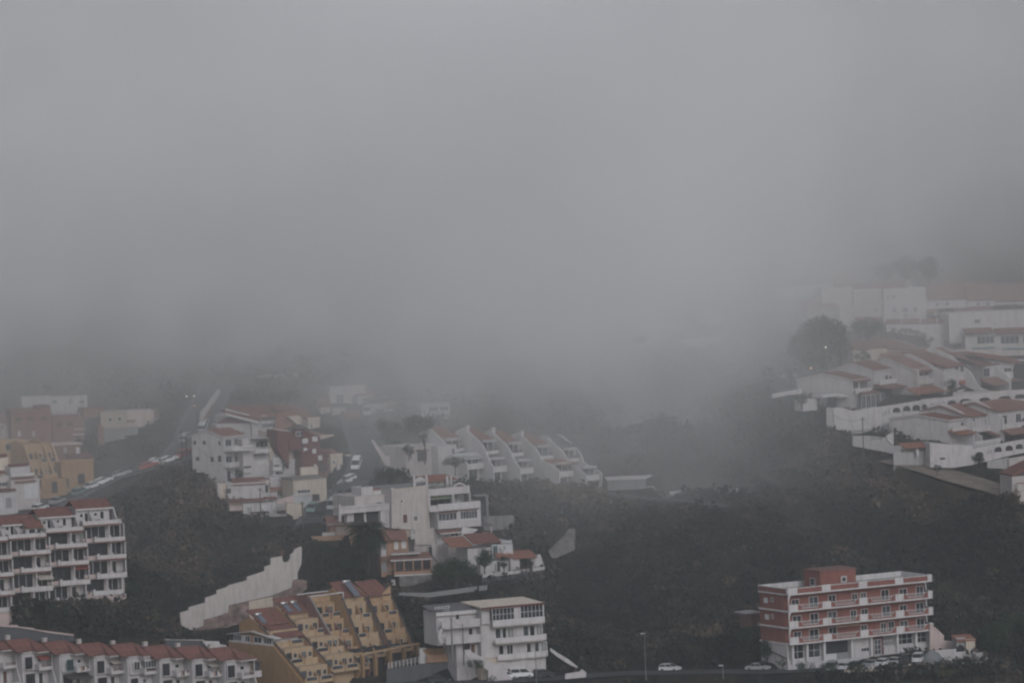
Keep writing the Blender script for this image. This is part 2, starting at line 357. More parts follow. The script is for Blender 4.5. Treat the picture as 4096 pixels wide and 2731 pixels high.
def annex_right():
    b = Bd('garden_wall', 'pinkish retaining wall stepping down from the right end of the brick-red apartment building', 'wall', 'H', 1616, 862, 12, Y=908)
    b.poly('wall', 'pinkish', [(1612, 575), (1655, 605), (1722, 668), (1722, 708), (1820, 716), (1820, 862), (1612, 880)], 0, .4); b.done()
    b = Bd('garage_house', 'small white hut with tiled roof and dark arched opening right of the apartment building', 'house', 'H', 1822, 862, 12, Y=903)
    a = b.pb('wall', 'beige', 1895, 700, 1968, 868, 0, 3.5); b.pb('wall', 'grey_wall', 1822, 690, 1895, 868, .6, 3.5)
    L0 = b.L(1822, 672)[1]
    b.g('roof', 'tile_orange').side([(-.2, b.L(1895, 700)[1]-.1), (3.6, b.L(1895, 676)[1]), (3.6, b.L(1895, 676)[1]-.15), (-.2, b.L(1895, 700)[1]-.3)], b.L(1820, 680)[0], b.L(1972, 680)[0])
    m = b.g('arch_opening_shade', 'dark'); cx, cy_ = b.L(1855, 790, .5); m.front([(cx-.9+.0, cy_-.2)]+[(cx-.9*math.cos(t), cy_+1.2*math.sin(t)) for t in np.linspace(0, 3.14, 9)]+[(cx+.9, cy_-.2)], .55, .62)
    b.pd(1936, 770, 1955, 858, 0, mat='blue_door'); b.pad(-.5, 4, 3.5, ctrl=False); b.done()
    b = Bd('garden_wall', 'low white wall with a small dark hatch at the far right of the parking terrace', 'wall', 'H', 1620, 905, 22, Y=899)
    b.pb('wall', 'white', 1620, 790, 1820, 905, 0, .4, down=1); b.pb('wall', 'white', 1820, 800, 1930, 905, 0, .4, down=1)
    b.pb('wall', 'white', 1975, 812, 2065, 900, -.2, 1.2, down=1); b.pb('hatch', 'dark', 1980, 833, 1993, 848, -.25, -.2); b.done()
    b = Bd('parking_wall', 'low broken white block wall with gaps along the front of the parking terrace', 'wall', 'H', 940, 952, 10, Y=884)
    u1 = b.L(2150, 890)[0]; v1 = b.L(2150, 905)[1]; n = 46; r = random.Random(5)
    for i in range(n):
        a = u1*i/n; c = u1*(i+1)/n; base = v1*i/n
        b.g('wall', 'cream').box(a, c-.02, 0, .35, base-1.6, base+r.uniform(.05, .3))
        if r.random() < .62: b.g('block', 'white_warm').box(a+.05, c-.12, .02, .33, base+r.uniform(.3, .42), base+r.uniform(.55, .95))
    b.g('kerb', 'concrete').box(0, u1, -.1, .0, -1.4, -.2)
    b.pad(-1, u1+1, 9, v=-.9, ctrl=False, front=.5, vb=0); b.done()
    b = Bd('parking_terrace', 'paved parking terrace in front of the brick-red apartment building', 'terrace', 'H', 940, 952, 10, Y=884)
    b.g('paving', 'terrace_floor').prism([(0, .4, -.4), (u1, .4, v1-.4), (u1, 12, v1-.3), (0, 12, -.1)], [(0, .4, -1.6), (u1, .4, v1-1.6), (u1, 12, v1-1.6), (0, 12, -1.6)]); b.done()
    b = Bd('tarpaulin_heap', 'grey tarpaulin over a heap beside the parked white van at the apartment building', 'tarpaulin', 'H', 1570, 890, 12, Y=890)
    m = MB(); r = random.Random(3); n = 14; rings = []
    for k, (sc_, h) in enumerate(((1, 0), (.93, .7), (.62, 1.6), (.3, 2.1), (.04, 2.25))):
        rings.append([(1.9+2.0*sc_*math.cos(6.283*i/n)*r.uniform(.9, 1.1), 1.6+1.5*sc_*math.sin(6.283*i/n), h+r.uniform(-.08, .08)) for i in range(n)])
    for k in range(4): o = len(m.v); m.add(rings[k]+rings[k+1], [(i, (i+1) % n, n+(i+1) % n, n+i) for i in range(n)])
    m.add(rings[4], [tuple(range(n))]); m.build('cover', 'tarp', b.root)
    b = Bd('outbuilding', 'small red-walled annex with a white canopy and railing left of the brick-red apartment building', 'building', 'H', 262, 640, 30, Y=908)
    b.pb('wall', 'brick_dull', 215, 505, 380, 600, 1.5, 6, down=2); b.pb('canopy', 'grey_wall', 163, 492, 290, 502, 0, 4)
    b.pb('retaining_wall', 'stone_grey', 255, 598, 385, 700, .4, .9, down=3); u_a, u_b, va, vb = b.rect(255, 565, 385, 598, .5); b.rail(u_a, u_b, va, vb, .5, name='railing')
    b.pw(310, 510, 332, 545, 1.5, n=1); b.pw(360, 505, 378, 545, 1.5, n=1); b.pad(-1, 5, 6, v=-1, ctrl=False); b.done()
annex_right()

# ================================================================== stepped apartment block on the left
def apartment_left():
    b = Bd('apartment_building', 'cream five-storey stepped apartment block with red balcony trims and dark loggias at the left edge', 'building', 'A', 700, 945, 20, Y=915)
    m = b.m
    units = [(-215, 105, [515, 650, 780, 920, 1045], 0), (65, 390, [487, 612, 742, 885, 1012], 1), (345, 680, [440, 560, 690, 835, 972], 2), (625, 955, [387, 512, 643, 783, 912], 3)]
    F = 2.0; D = 11
    r = random.Random(4)
    for x0, x1, ys, idx in units:
        xs = [x0, x0+85, x0+98, x0+100, x0+95] if idx != 3 else [625, 715, 735, 735, 705]
        xe = [x1-35, x1-5, x1, x1+8, x1-5] if idx else [60, 92, 105, 112, 95]
        if idx == 3: xe = [917, 945, 955, 960, 932]
        if idx == 2: xs = [345, 420, 440, 455, 430]; xe = [630, 662, 672, 683, 660]
        if idx == 1: xs = [65, 150, 160, 165, 148]; xe = [350, 385, 390, 402, 382]
        uL = b.L(x0+20, ys[2])[0]; uR = b.L(xe[3], ys[2]-20)[0]
        V = [b.L(xs[i], ys[i], 0)[1] for i in range(5)]      # underside of each parapet band, measured at its own left end
        V = [v-0 for v in V]
        vt = V[0]
        # body
        b.g('wall', 'white_warm').box(uL, uR-.15, F, D, -3+idx*.5, vt+.2)
        for k in range(5):
            z = V[k]; ua = b.L(xs[k], ys[k])[0]; ub = b.L(xe[k], ys[k]-15)[0]
            zt = V[k-1] if k else None
            b.g('floor_slab', 'white_warm').box(ua-.05 if k else uL, ub, 0, F+.1, z, z+.22)
            b.g('parapet', 'white').box(ua, ub, -.05, .1, z+.05, z+.95)
            b.g('parapet', 'white').box(ub-.14, ub+.01, .1, F, z+.2, z+.95)
            b.g('parapet', 'white').box(ua-.01, ua+.14, .1, F, z+.2, z+.95)
            b.g('parapet', 'white').box(ua, ua+.5, -.07, .12, z+.95, z+1.25)
            mid = ua+(ub-ua)*.5; b.g('parapet', 'white').box(mid-.28, mid+.28, -.07, .12, z+.95, z+1.3)
            if k < 3 or (k == 3 and idx == 0): b.g('tile_trim', 'tile_red').box(ua-.06, ub+.06, -.16, .02, z-.02, z+.2)
            if k:   # lower forecourt balcony at the left side, set back
                b.g('side_parapet', 'pinkish').box(uL-.1, ua, .9, 1.05, z+.1, z+.85); b.g('floor_slab', 'white_warm').box(uL-.1, ua-.06, .9, F+.1, z, z+.18)
            if k:
                top = zt
                # columns, dividing wall and dark loggia openings
                b.g('column', 'white').box(mid-.1, mid+.1, .15, .4, z+.9, top)
                b.g('party_wall', 'white').box(ub-.2, ub, .2, F, z+.2, top)
                b.window(uL+.5, mid-.25, z+.22, top-.25, F, n=3, frame='frame_dark' if (idx+k) % 2 else 'frame', pane='glass', rows=1)
                if (idx+k) % 3 == 0: b.window(mid+.3, mid+1.5, z+.22, top-.5, F, n=1); b.window(mid+2.0, ub-.5, z+.9, top-.5, F, n=2, pane='glass_mid')
                else: b.window(mid+.2, ub-.4, z+.22, top-.25, F, n=2, pane='glass')
                b.rail(mid+.4, ub-.2, z+.95, z+1.2, .02, mat='rail_dark', gap=.4)
        # penthouse level set back under a tiled roof
        ua = b.L(xs[0]-20, ys[0])[0] if idx else b.L(-215, 480)[0]; ub = b.L(xe[0]-55, ys[0]-20)[0]; z = V[0]+.22; ht = {0: 2.6, 1: 2.5, 2: 2.75, 3: 3.0}[idx]
        b.g('penthouse_wall', 'white').box(ua+.1, ub, F+1.2, D-1, z, z+ht)
        b.g('roof', 'tile_red').side([(F+.6, z+ht-.15), (F+5, z+ht+1.25), (D-.6, z+ht+.1), (D-.6, z+ht-.1), (F+5, z+ht+1.05), (F+.6, z+ht-.32)], ua-.1, ub+.5)
        b.g('roof_fascia', 'white').box(ua-.1, ub+.5, F+.52, F+.6, z+ht-.42, z+ht-.1)
        w_ = F+1.2
        L = ub-ua
        for a, c, lo, hi in ((.10, .19, 1.2, 2.0), (.24, .33, .1, 2.1), (.52, .60, 1.3, 2.0), (.70, .80, .2, 2.2)):
            b.window(ua+L*a+.1, ua+L*c+.3, z+lo, z+hi, w_, n=1)
        b.g('fin_wall', 'white').side([(w_, z), (w_, z+ht-.3), (.3, z+.9), (.3, z)], ua+L*.38, ua+L*.38+.15)
        b.g('fin_wall', 'white').side([(D-1, z), (D-1, z+ht+.2), (F+.4, z+ht-.1), (.3, z+.9), (.3, z)], ub+.5, ub+.68)
        b.rail(ua+L*.45, ua+L*.7, z+.75, z+1.0, .02, mat='rail_dark', gap=.4)
        # base wall under the ground balcony
        b.g('base_wall', 'pinkish').box(uL+.2, uR-.4, .3, F, V[4]-2.6, V[4]); b.g('wall', 'white_warm').box(uL, uR-.15, F, D, V[4]-4, 0)
    # front glazed corner on the second unit's roof terrace
    b.pw(215, 405, 268, 445, .6, n=1); b.pw(275, 400, 330, 440, .6, n=1)
    b.g('roof_porch', 'tile_red').side([(.2, b.L(205, 400)[1]), (3.4, b.L(205, 400)[1]+1.3), (3.4, b.L(205, 400)[1]+1.15), (.2, b.L(205, 400)[1]-.12)], b.L(195, 400)[0], b.L(335, 385)[0])
    b.g('porch_wall', 'white').box(b.L(200, 400)[0], b.L(333, 385)[0], .66, 3.2, V[0]-.3, b.L(205, 400)[1])
    # awnings
    u_, v_ = b.L(288, 745); b.g('awning', 'awning').side([(F, v_), (-.7, v_-1.0), (-.7, v_-1.06), (F, v_-.08)], u_, u_+2.9)
    u_, v_ = b.L(570, 690); b.g('awning', 'awning_red').side([(F, v_-.05), (-.4, v_-.4), (-.4, v_-.47), (F, v_-.12)], u_, u_+2.6)
    for x, y in ((55, 350), (185, 320), (455, 275), (740, 240)):
        u_, v_ = b.L(x, y, 6); b.g('chimney', 'white').box(u_-.3, u_+.3, 5.8, 6.4, v_-1.2, v_+.2)
    b.pad(b.L(-215, 1045)[0], b.L(955, 900)[0], D, v=-.6, front=1.5, ctrl=True, vb=5)
    b.done()
apartment_left()

# ================================================================== row of white townhouses with red roofs, bottom left
def row_houses():
    names = ['white townhouse with a small square window at the left end of the red-roofed bottom row',
             'white townhouse with open balcony, second from the left in the red-roofed bottom row',
             'white townhouse with a glazed balcony corner over a dark slatted canopy in the red-roofed row',
             'white townhouse with open balcony just left of the townhouse with the wide glazed bay',
             'white townhouse with a wide glazed upper bay in the middle of the red-roofed row',
             'white townhouse with open balcony just right of the townhouse with the wide glazed bay',
             'white townhouse with an open balcony, second from the right end of the red-roofed row',
             'white townhouse with a glass balcony screen at the right end of the red-roofed row']
    eav = [(5, 312), (312, 325), (632, 342), (928, 358), (1212, 362), (1488, 380), (1768, 385), (2045, 396)]
    for i, (ex, ey) in enumerate(eav):
        b = Bd('townhouse', names[i], 'house', 'M', ex+22, ey+300, 36, group='white townhouses in the red-roofed row', Y=893+i*.35)
        H = b.L(ex+5, ey)[1]                      # eave height over the base
        Wd = 2.9; uL = -2.05; uR = Wd; D = 8.5; F = 1.5; hs = (H-.25)/2
        # left part set back, right bay forward; big plain party wall on the left
        b.g('wall', 'white').box(uL, uR-.02, F, D, -3, H-.2)
        b.g('party_wall', 'white').side([(F+.2, -3), (F+.2, H-.3), (D, H+1.2), (D, -3)], uL-.32, uL)
        b.g('party_wall', 'white').side([(-.35, -3), (-.35, hs-.4), (-.9, -.5), (-.9, -3)] if False else [(-1.2, -3), (-1.2, .4), (.0, hs*.9), (F+2.6, hs*.9), (F+2.6, -3)], uR+.02, uR+.27)
        b.g('party_wall', 'white').box(uR+.02, uR+.27, F+.0, D, hs*.9, H-.25)
        for k in (1, 0):
            z = hs*k
            if k:
                b.g('balcony_slab', 'white').box(0, uR, -.3, F, z-.25, z)
                b.g('balcony_parapet', 'white').box(-.0, uR, -.35, -.22, z-.25, z+.35)
                b.g('balcony_parapet', 'white').box(0, .38, -.36, -.2, z+.35, z+.95); b.g('balcony_parapet', 'white').box(uR-.2, uR, -.36, -.2, z+.35, z+.95)
                b.g('balcony_parapet', 'white').box(0, .12, -.22, F, z-.25, z+.9); b.g('balcony_parapet', 'white').box(uR-.12, uR, -.22, F, z-.1, z+1.0)
                b.g('balcony_slab', 'white').box(uL, 0, .8, F, z-.1, z+.02)
                b.rail(.4, uR-.2, z+.35, z+.82, -.28, mat='brick_dull' if False else 'door_brown', gap=.16)
                b.g('corner_post', 'white').box(uR-.16, uR, -.3, -.1, z+1, H-.3)
            if i == 0 and k: b.window(-.9, .0, z+1.3, z+2.1, F-.62, n=1); b.g('bay_wall', 'white').box(uL, 1.0, F-.6, F-.01, z-.4, H-.25); continue
            if k and i == 4:
                b.window(.3, uR-.25, z+.95, z+2.35, -.26, n=4, t=.1); b.window(-1.55, -.25, z+.6, z+2.3, .75, n=2); b.g('bay_wall', 'white').box(0, uR-.25, -.2, F, z+2.35, H-.25)
            elif k and i == 2:
                b.window(-1.5, -.05, z+.1, z+2.2, .6, n=3, frame='teal', pane='glass'); b.window(1.2, 2.1, z+1.2, z+2.0, F, n=1)
                b.g('canopy', 'frame_dark').side([(-1.4, z-1.2), (F, z-.5), (F, z-.6), (-1.4, z-1.35)], -2.0, uR); 
            else:
                b.window(uL+.15, -.35, z+.02, z+2.25, F, n=2, frame='frame_dark', pane='glass')
                if k: b.window(.75, 1.75, z+1.15, z+1.95, F, n=1, frame='frame')
            if not k:
                if i == 4: b.window(.6, 1.5, 1.1, 2.0, F, n=1, pane='glass_mid')
                else: b.window(-1.7, .1, .25, 2.3, F, n=2, frame='frame_dark'); b.pd
                if i != 4: b.door(.9, 1.7, .05, 2.2, F, mat='dark' if i % 2 else 'door_brown')
                b.g('garden_wall', 'white').box(-.2, uR, -1.6, -1.45, -2.5, .35+.1*(i % 3)); b.g('garden_wall', 'white').box(uR-.1, uR+.2, -1.6, F, -2.5, .2)
        if i == 7:
            z = hs; b.window(uR-.05, uR+1.4, z+.9, z+2.4, .1, n=2, frame='frame_dark', pane='glass_mid'); b.g('balcony_slab', 'white').box(uR, uR+1.6, -.1, F, z-.25, z+.9)
            b.g('sun_canopy', 'frame_dark').box(uR-.2, uR+1.7, -.3, F, z+2.45, z+2.6)
        if i in (1, 3, 6): z = hs; b.g('awning', ['awning', 'awning_red', 'green_awning'][i % 3]).side([(F, z+2.3), (-.5, z+1.75), (-.5, z+1.69), (F, z+2.22)], .35, uR-.3)
        if i in (2, 5, 6): z = hs; r = random.Random(i); [b.g('laundry', ['white_bright', 'salmon', 'blue_door', 'cream'][k % 4]).box(.5+.42*k, .82+.42*k, -.42, -.38, z+.1-r.uniform(0, .25), z+.78) for k in range(4)]
        if i in (0, 3, 4, 7): m = MB(); x_ = uL+.6; m.cyl((x_, 3.0, H+1.2), (x_, 3.0, H+3.0), .03, .03, 5); m.box(x_-.5, x_+.5, 2.98, 3.02, H+2.8, H+2.84); m.box(x_-.35, x_+.35, 2.98, 3.02, H+2.55, H+2.59); m.build('roof_aerial', 'pole', b.root)
        # hipped tile roof with a white fascia; each overlaps the neighbour's party wall
        m = MB(); e = .35; a0, a1 = uL-1.6, uR+e; rz = H+2.0; wr = 4.6
        pts = [(-.3-e, -e-.3), ]
        A = (-.35, -e-.35, H); Bp = (a1, -e-.35, H); C = (a1, D, H+.9); Dp = (a0, D, H+1.2); E = (a0, F-.2, H+.05); Ep = (-.35, F-.2, H+.0)
        R1 = (.7, wr, rz); R2 = (a0-.2, wr+.6, rz)
        v = [A, Bp, C, Dp, E, Ep, R1, R2]; m.add(v, [(0, 1, 6), (1, 2, 6), (2, 3, 7, 6), (0, 6, 5), (5, 6, 7, 4), (4, 7, 3)])
        low = [(x, y, z_-.16) for x, y, z_ in v[:6]]; m.add(v[:6]+low, [(0, 1, 7, 6), (1, 2, 8, 7), (3, 4, 10, 9), (4, 5, 11, 10), (5, 0, 6, 11), (6, 7, 8, 9, 10, 11)])
        m.build('roof', 'tile_red', b.root)
        fs = b.g('fascia', 'white_bright'); fs.box(-.3, a1-.05, -e-.28, -e-.2, H-.36, H-.165); fs.box(-.32, -.25, -e-.2, F-.2, H-.36, H-.165); fs.box(a0+1.3, -.32, F-.3, F-.22, H-.36, H-.165)
        if i < 7:
            b.g('soffit', 'white').box(-.3, a1-.05, -e-.2, F, H-.26, H-.17)
        if i in (0, 1, 2, 3, 4, 5, 6):
            cx, cyy = [(65, 238), (380, 265), (675, 280), (965, 295), (1240, 300), (1520, 308), (1800, 312)][i]
            cu, cv = b.L(cx-13, cyy, 3.5); ch = b.L(cx-13, cyy-[45, 48, 52, 54, 50, 46, 40][i], 3.5)[1]
            m = b.g('chimney', 'white_warm'); m.box(cu, cu+.75, 3.2, 3.9, cv-.8, ch); m.box(cu-.06, cu+.81, 3.14, 3.96, ch, ch+.08)
        b.pad(uL-1, uR+1, D, v=-.1, front=3, ctrl=(i % 2 == 0), vb=3); b.done()
row_houses()
# ================================================================== ochre terraced houses (stepped down the slope), bottom middle
def terrace_house(label, crop, ax, ay, psi, Y, wd, tiers, dw, dh, wallmat, sidemat, name='terraced_house', group=None, roof='tile_red', mods=2, glassrail=True, top=2.4, backd=9, below=3.2, solar=0, cap='rail_dark', parapet=None, railmat=None, leftwall=True, rightwall=True, roofslope=.55, base_open=True, roof_over=0):
    """stepped house: tier k sits dw*k farther back and dh*k higher; slanted party walls follow the steps"""
    b = Bd(name, label, 'house', crop, ax, ay, psi, group=group, Y=Y)
    pm = parapet or wallmat; n = tiers
    D = dw*n+backd*.5
    # slanted side walls with a dark coping
    t = .3; vt = dh*n+top*.5; base_v = -.25
    prof = [(-.1, base_v-.4), (-.1, .75), (dw*n*1.0+.3, dh*n+.75), (dw*n+3.2, dh*n+.75+top*.55), (D+2, dh*n+.75), (D+2, -3.5), (1.2, -3.5)]
    for u in ([0] if leftwall else [])+([wd] if rightwall else []):
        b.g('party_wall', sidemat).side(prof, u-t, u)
        c = [(-.15, .75), (dw*n+.3, dh*n+.75), (dw*n+.3, dh*n+.87), (-.15, .87)]
        b.g('coping', cap).side(c, u-t-.03, u+.03)
    mw = wd/mods
    for k in range(n):
        w = dw*k; v = dh*k
        b.g('wall', wallmat).box(.02, wd-t-.02, w+1.6, D, v-dh if k else -3.2, v+dh-.25)
        for j in range(mods):
            a = j*mw+.02; c = (j+1)*mw-.32; off = .5*(j % 2)*0
            b.g('balcony_slab', wallmat).box(a, c, w, w+1.58, v-.28, v)
            b.g('balcony_wall', pm).box(a, c, w, w+.14, v, v+.28)
            b.g('balcony_wall', pm).box(a, a+.32, w-.01, w+.15, v+.28, v+.95); b.g('balcony_wall', pm).box(c-.32, c, w-.01, w+.15, v+.28, v+.95)
            b.g('balcony_wall', pm).box(a, a+.12, w+.14, w+1.6, v, v+.95)
            if (k+j) % 3 == 2 or not glassrail: b.g('balcony_wall', pm).box(a+.32, c-.32, w+.01, w+.13, v+.28, v+.9)
            else:
                g_ = MB(); g_.box(a+.34, c-.34, w+.05, w+.09, v+.3, v+.95); fr = b.g('balcony_screen', 'glass_mid'); fr.box(a+.34, c-.34, w+.05, w+.09, v+.3, v+.92)
                b.g('handrail', railmat or 'rail_white').box(a+.3, c-.3, w+.03, w+.11, v+.92, v+.98)
            # sloping fin between modules
            if j: b.g('fin_wall', sidemat).side([(w-.05, v-.3), (w-.05, v+.95), (w+dw*.75, v+dh*.8), (w+1.6, v-.3)], j*mw-.3, j*mw)
            # windows
            b.window(a+.3, a+1.5, v+.02, v+2.05, w+1.6, n=2, pane='glass' if (k+j) % 2 else 'glass_mid', frame='beige' if j else 'frame_dark')
            if mw > 3.2: b.window(a+1.9, c-.3, v+.95, v+1.95, w+1.6, n=1, frame='beige', pane='glass_mid')
    # roof
    v = dh*n; w = dw*n
    r0_, r1_ = w-.2-roof_over, w+backd*.5; z0 = v-.1+(.9 if roof_over == 0 else .6)
    b.g('wall', wallmat).box(.02, wd-t-.02, w+.3, D, v-.25, z0-.1)
    if roof: b.g('roof', roof).side([(r0_, z0), (r1_, z0+(r1_-r0_)*roofslope), (r1_, z0+(r1_-r0_)*roofslope-.15), (r0_, z0-.15)], .02, wd-t-.02)
    for q in range(solar):
        a = .6+q*2.2; m = MB(); z = z0+.25
        m.side([(w+.2, z+.1), (w+2.2, z+2.0*max(roofslope, .5)+.25), (w+2.2, z+2.0*max(roofslope, .5)+.17), (w+.2, z+.02)], a, a+1.1)
        p = m.build('solar_panel', 'solar', b.root)
        m = MB(); m.cyl((a-.15, w+2.35, z+1.55), (a+1.25, w+2.35, z+1.55), .27, n=12); m.build('water_tank', 'tank', b.root, True)
    b.pad(-.5, wd, D, v=-.4 if not base_open else -2.9, front=2.5, ctrl=False); 
    return b
def ochre_terraces():
    G = 'ochre terraced houses stepping down the slope'
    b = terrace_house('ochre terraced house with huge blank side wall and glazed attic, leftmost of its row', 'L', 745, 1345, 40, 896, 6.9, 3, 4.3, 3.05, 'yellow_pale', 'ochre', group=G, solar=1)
    # blank left wall and the white glazed attic on it
    b.g('side_wing', 'ochre').side([(-.4, -3.4), (-.4, -.2), (8.6, 6.3), (22.5, 6.3), (22.5, -3.4)], -.6, -.31)
    z = 6.3; b.g('attic_wall', 'white').box(-.6, -.35, 8.8, 22.3, z, z+.3); b.g('attic_wall', 'white').box(-.6, -.35, 17.2, 18.3, z+.3, z+1.5); b.g('attic_wall', 'salmon').box(-.62, -.36, 14.9, 15.6, z+.3, z+1.5)
    for w_, n_ in ((9.2, 3), (12.2, 2), (15.8, 3), (18.5, 4)): b.window(w_, w_+2.4, z+.3, z+1.5, 0, side=-.5, n=n_)
    b.g('attic_roof', 'white_bright').side([(7.6, z+1.5), (15.0, z+2.5), (22.6, z+1.5), (22.6, z+1.38), (15.0, z+2.32), (7.6, z+1.38)], -.9, .6)
    b.g('attic_block', 'white').box(-.34, 5.5, 8.9, 20, z, z+1.4); b.g('attic_roof_tiles', 'tile_red').side([(8.2, z+1.5), (16, z+4.6), (16, z+4.45), (8.2, z+1.35)], .62, 6.5)
    b.done()
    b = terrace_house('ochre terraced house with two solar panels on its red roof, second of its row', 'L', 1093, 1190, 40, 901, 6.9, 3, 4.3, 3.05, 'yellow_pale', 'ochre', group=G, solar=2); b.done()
    b = terrace_house('ochre terraced house with a white pergola beam on top, in the middle of its row', 'L', 1325, 1172, 40, 906, 5.2, 4, 2.6, 3.05, 'yellow', 'brick_dull', group=G, roof=None, cap='concrete', top=1.2)
    v = 3.05*4+1.4; b.g('pergola', 'white_bright').box(-2.9, 5.0, 7.0, 7.2, v, v+.18); b.g('pergola', 'white_bright').box(-2.9, 5.0, 11.2, 11.4, v+.1, v+.28); b.g('pergola', 'white_bright').box(4.8, 5.0, 7.2, 11.2, v+.02, v+.16)
    b.g('pergola_post', 'white_bright').box(4.8, 5.0, 7.0, 7.2, v-2.6, v); b.done()
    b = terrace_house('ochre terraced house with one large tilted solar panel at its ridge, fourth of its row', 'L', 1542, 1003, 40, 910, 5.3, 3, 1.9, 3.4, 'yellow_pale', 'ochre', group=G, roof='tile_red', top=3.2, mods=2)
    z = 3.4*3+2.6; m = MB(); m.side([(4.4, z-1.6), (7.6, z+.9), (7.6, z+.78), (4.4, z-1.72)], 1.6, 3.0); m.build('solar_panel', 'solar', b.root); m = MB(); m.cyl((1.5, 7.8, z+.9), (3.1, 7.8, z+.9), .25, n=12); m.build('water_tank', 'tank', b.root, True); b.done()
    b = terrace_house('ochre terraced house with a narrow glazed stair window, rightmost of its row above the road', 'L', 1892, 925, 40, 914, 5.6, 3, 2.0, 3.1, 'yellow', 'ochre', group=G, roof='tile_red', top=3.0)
    b.g('gable', 'yellow').front([(3.1, 9.0), (5.3, 9.0), (5.3, 11.6), (3.1, 10.2)], 6.0, 6.3); b.done()
ochre_terraces()
def ochre_carports():
    b = Bd('carport_row', 'ochre pillars and open garages under the balconies of the rightmost terraced houses', 'garage', 'L', 1510, 1165, 38, Y=906)
    u1 = b.L(2290, 1020)[0]; z = 2.6
    for x in (1525, 1700, 1900, 2090, 2275): u_ = b.L(x, 1060)[0]; b.g('pillar', 'ochre').box(u_-.25, u_+.25, 0, .8, -2.5+.1*u_, z+.08*u_)
    b.g('back_wall', 'dark').box(0, u1, 3.5, 3.7, -2, z+1); b.g('beam', 'yellow').prism([(0, .1, z), (u1, .1, z+.8), (u1, .1, z+1.1), (0, .1, z+.35)], [(0, .7, z), (u1, .7, z+.8), (u1, .7, z+1.1), (0, .7, z+.35)])
    b.pad(0, u1, 4, v=-1, ctrl=False); b.done()
ochre_carports()
# white fence, dark road embankment wall and orange wall right of the ochre houses
b = Bd('embankment_wall', 'tall dark concrete embankment wall holding up the access road right of the ochre houses', 'wall', 'G', 350, 1010, 14, Y=898)
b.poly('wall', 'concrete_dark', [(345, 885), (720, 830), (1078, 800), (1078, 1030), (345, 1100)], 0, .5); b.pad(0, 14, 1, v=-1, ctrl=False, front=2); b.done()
b = Bd('orange_wall', 'low orange garden wall on top of the dark embankment wall', 'wall', 'G', 722, 800, 8, Y=900)
b.poly('wall', 'orange_wall', [(720, 745), (1070, 735), (1070, 800), (720, 822)], 0, .3); b.poly('upper_wall', 'ochre', [(665, 690), (1070, 680), (1070, 733), (720, 745)], 1.2, 1.5)
for i in range(8): x = 730+i*47; b.pb('pillar', 'orange_wall', x, 742-i*1.2, x+10, 818-i*2.5, -.1, -.01)
b.done()
b = Bd('white_shed', 'small plain white door-sized shed between the ochre houses and the orange wall', 'shed', 'G', 655, 800, 10, Y=901); b.pb('wall', 'white_bright', 655, 692, 716, 805, 0, 1.2, down=.5); b.pb('roof', 'white_cool', 652, 688, 719, 693, -.08, 1.3); b.done()
b = Bd('fence', 'white post and rail fence edging the access road right of the ochre houses', 'fence', 'G', 362, 885, 16, Y=899)
for i in range(9):
    x = 362+i*36; y = 885-i*7; u_, v_ = b.L(x, y); b.g('post', 'rail_white').box(u_-.05, u_+.05, 0, .1, v_-.3, v_+1.25)
ua, va = b.L(362, 885); ub, vb = b.L(655, 828)
for h in (.45, .85, 1.2): b.g('rail', 'rail_white').prism([(ua, .03, va+h), (ub, .03, vb+h), (ub, .03, vb+h+.05), (ua, .03, va+h+.05)], [(ua, .07, va+h), (ub, .07, vb+h), (ub, .07, vb+h+.05), (ua, .07, va+h+.05)])
b.done()

# ================================================================== white zig-zag wall on rubble, left of centre
b = Bd('boundary_wall', 'tall white boundary wall stepping up the slope on a rubble base with a curved notch', 'wall', 'C', 310, 1000, 22, Y=925)
top = [(300, 868), (385, 842), (385, 815), (550, 767), (550, 720), (663, 682), (663, 645), (770, 612), (775, 597), (918, 560), (965, 545), (965, 512), (1140, 455), (1140, 410), (1200, 392), (1200, 325), (1315, 305), (1318, 355), (1345, 368), (1375, 360), (1395, 330), (1397, 290), (1428, 268), (1435, 243), (1490, 212), (1508, 215)]
bot = [(1508, 330), (1502, 390), (1480, 440), (1465, 475), (1470, 530), (1418, 545), (1405, 620), (1200, 700), (1000, 745), (782, 795), (775, 865), (610, 920), (530, 935), (530, 1000), (405, 1040), (310, 990)]
b.poly('wall', 'white_warm', top+bot, 0, .45)
b.poly('rubble_base', 'rubble', [(395, 1052), (530, 1004), (530, 938), (612, 922), (775, 868), (782, 800), (1000, 748), (1200, 704), (1405, 624), (1418, 548), (1470, 540), (1560, 545), (1560, 625), (1400, 760), (1240, 905), (1000, 1000), (760, 1140), (400, 1130)], .12, 1.5)
b.poly('plastered_patch', 'beige', [(985, 850), (985, 755), (1218, 708), (1228, 905), (1000, 1000)], .04, .118); b.poly('post', 'tile_orange', [(1303, 248), (1312, 248), (1318, 308), (1308, 308)], .1, .25)
b.pad(0, b.L(1500, 600)[0], 2, v=-1, ctrl=False, front=1); b.done()
for i, (x, y) in enumerate([(310, 1000), (530, 1010), (780, 900), (1000, 850), (1200, 820), (1400, 720)]):
    px, py = cp('C', x, y); CTRL.append(tuple(P(px, py+25, 923+i*3.3)))
b = Bd('garden_wall', 'white roofless garden enclosure wall behind the right end of the red-roofed townhouse row', 'wall', 'M', 1410, 228, 8, Y=905)
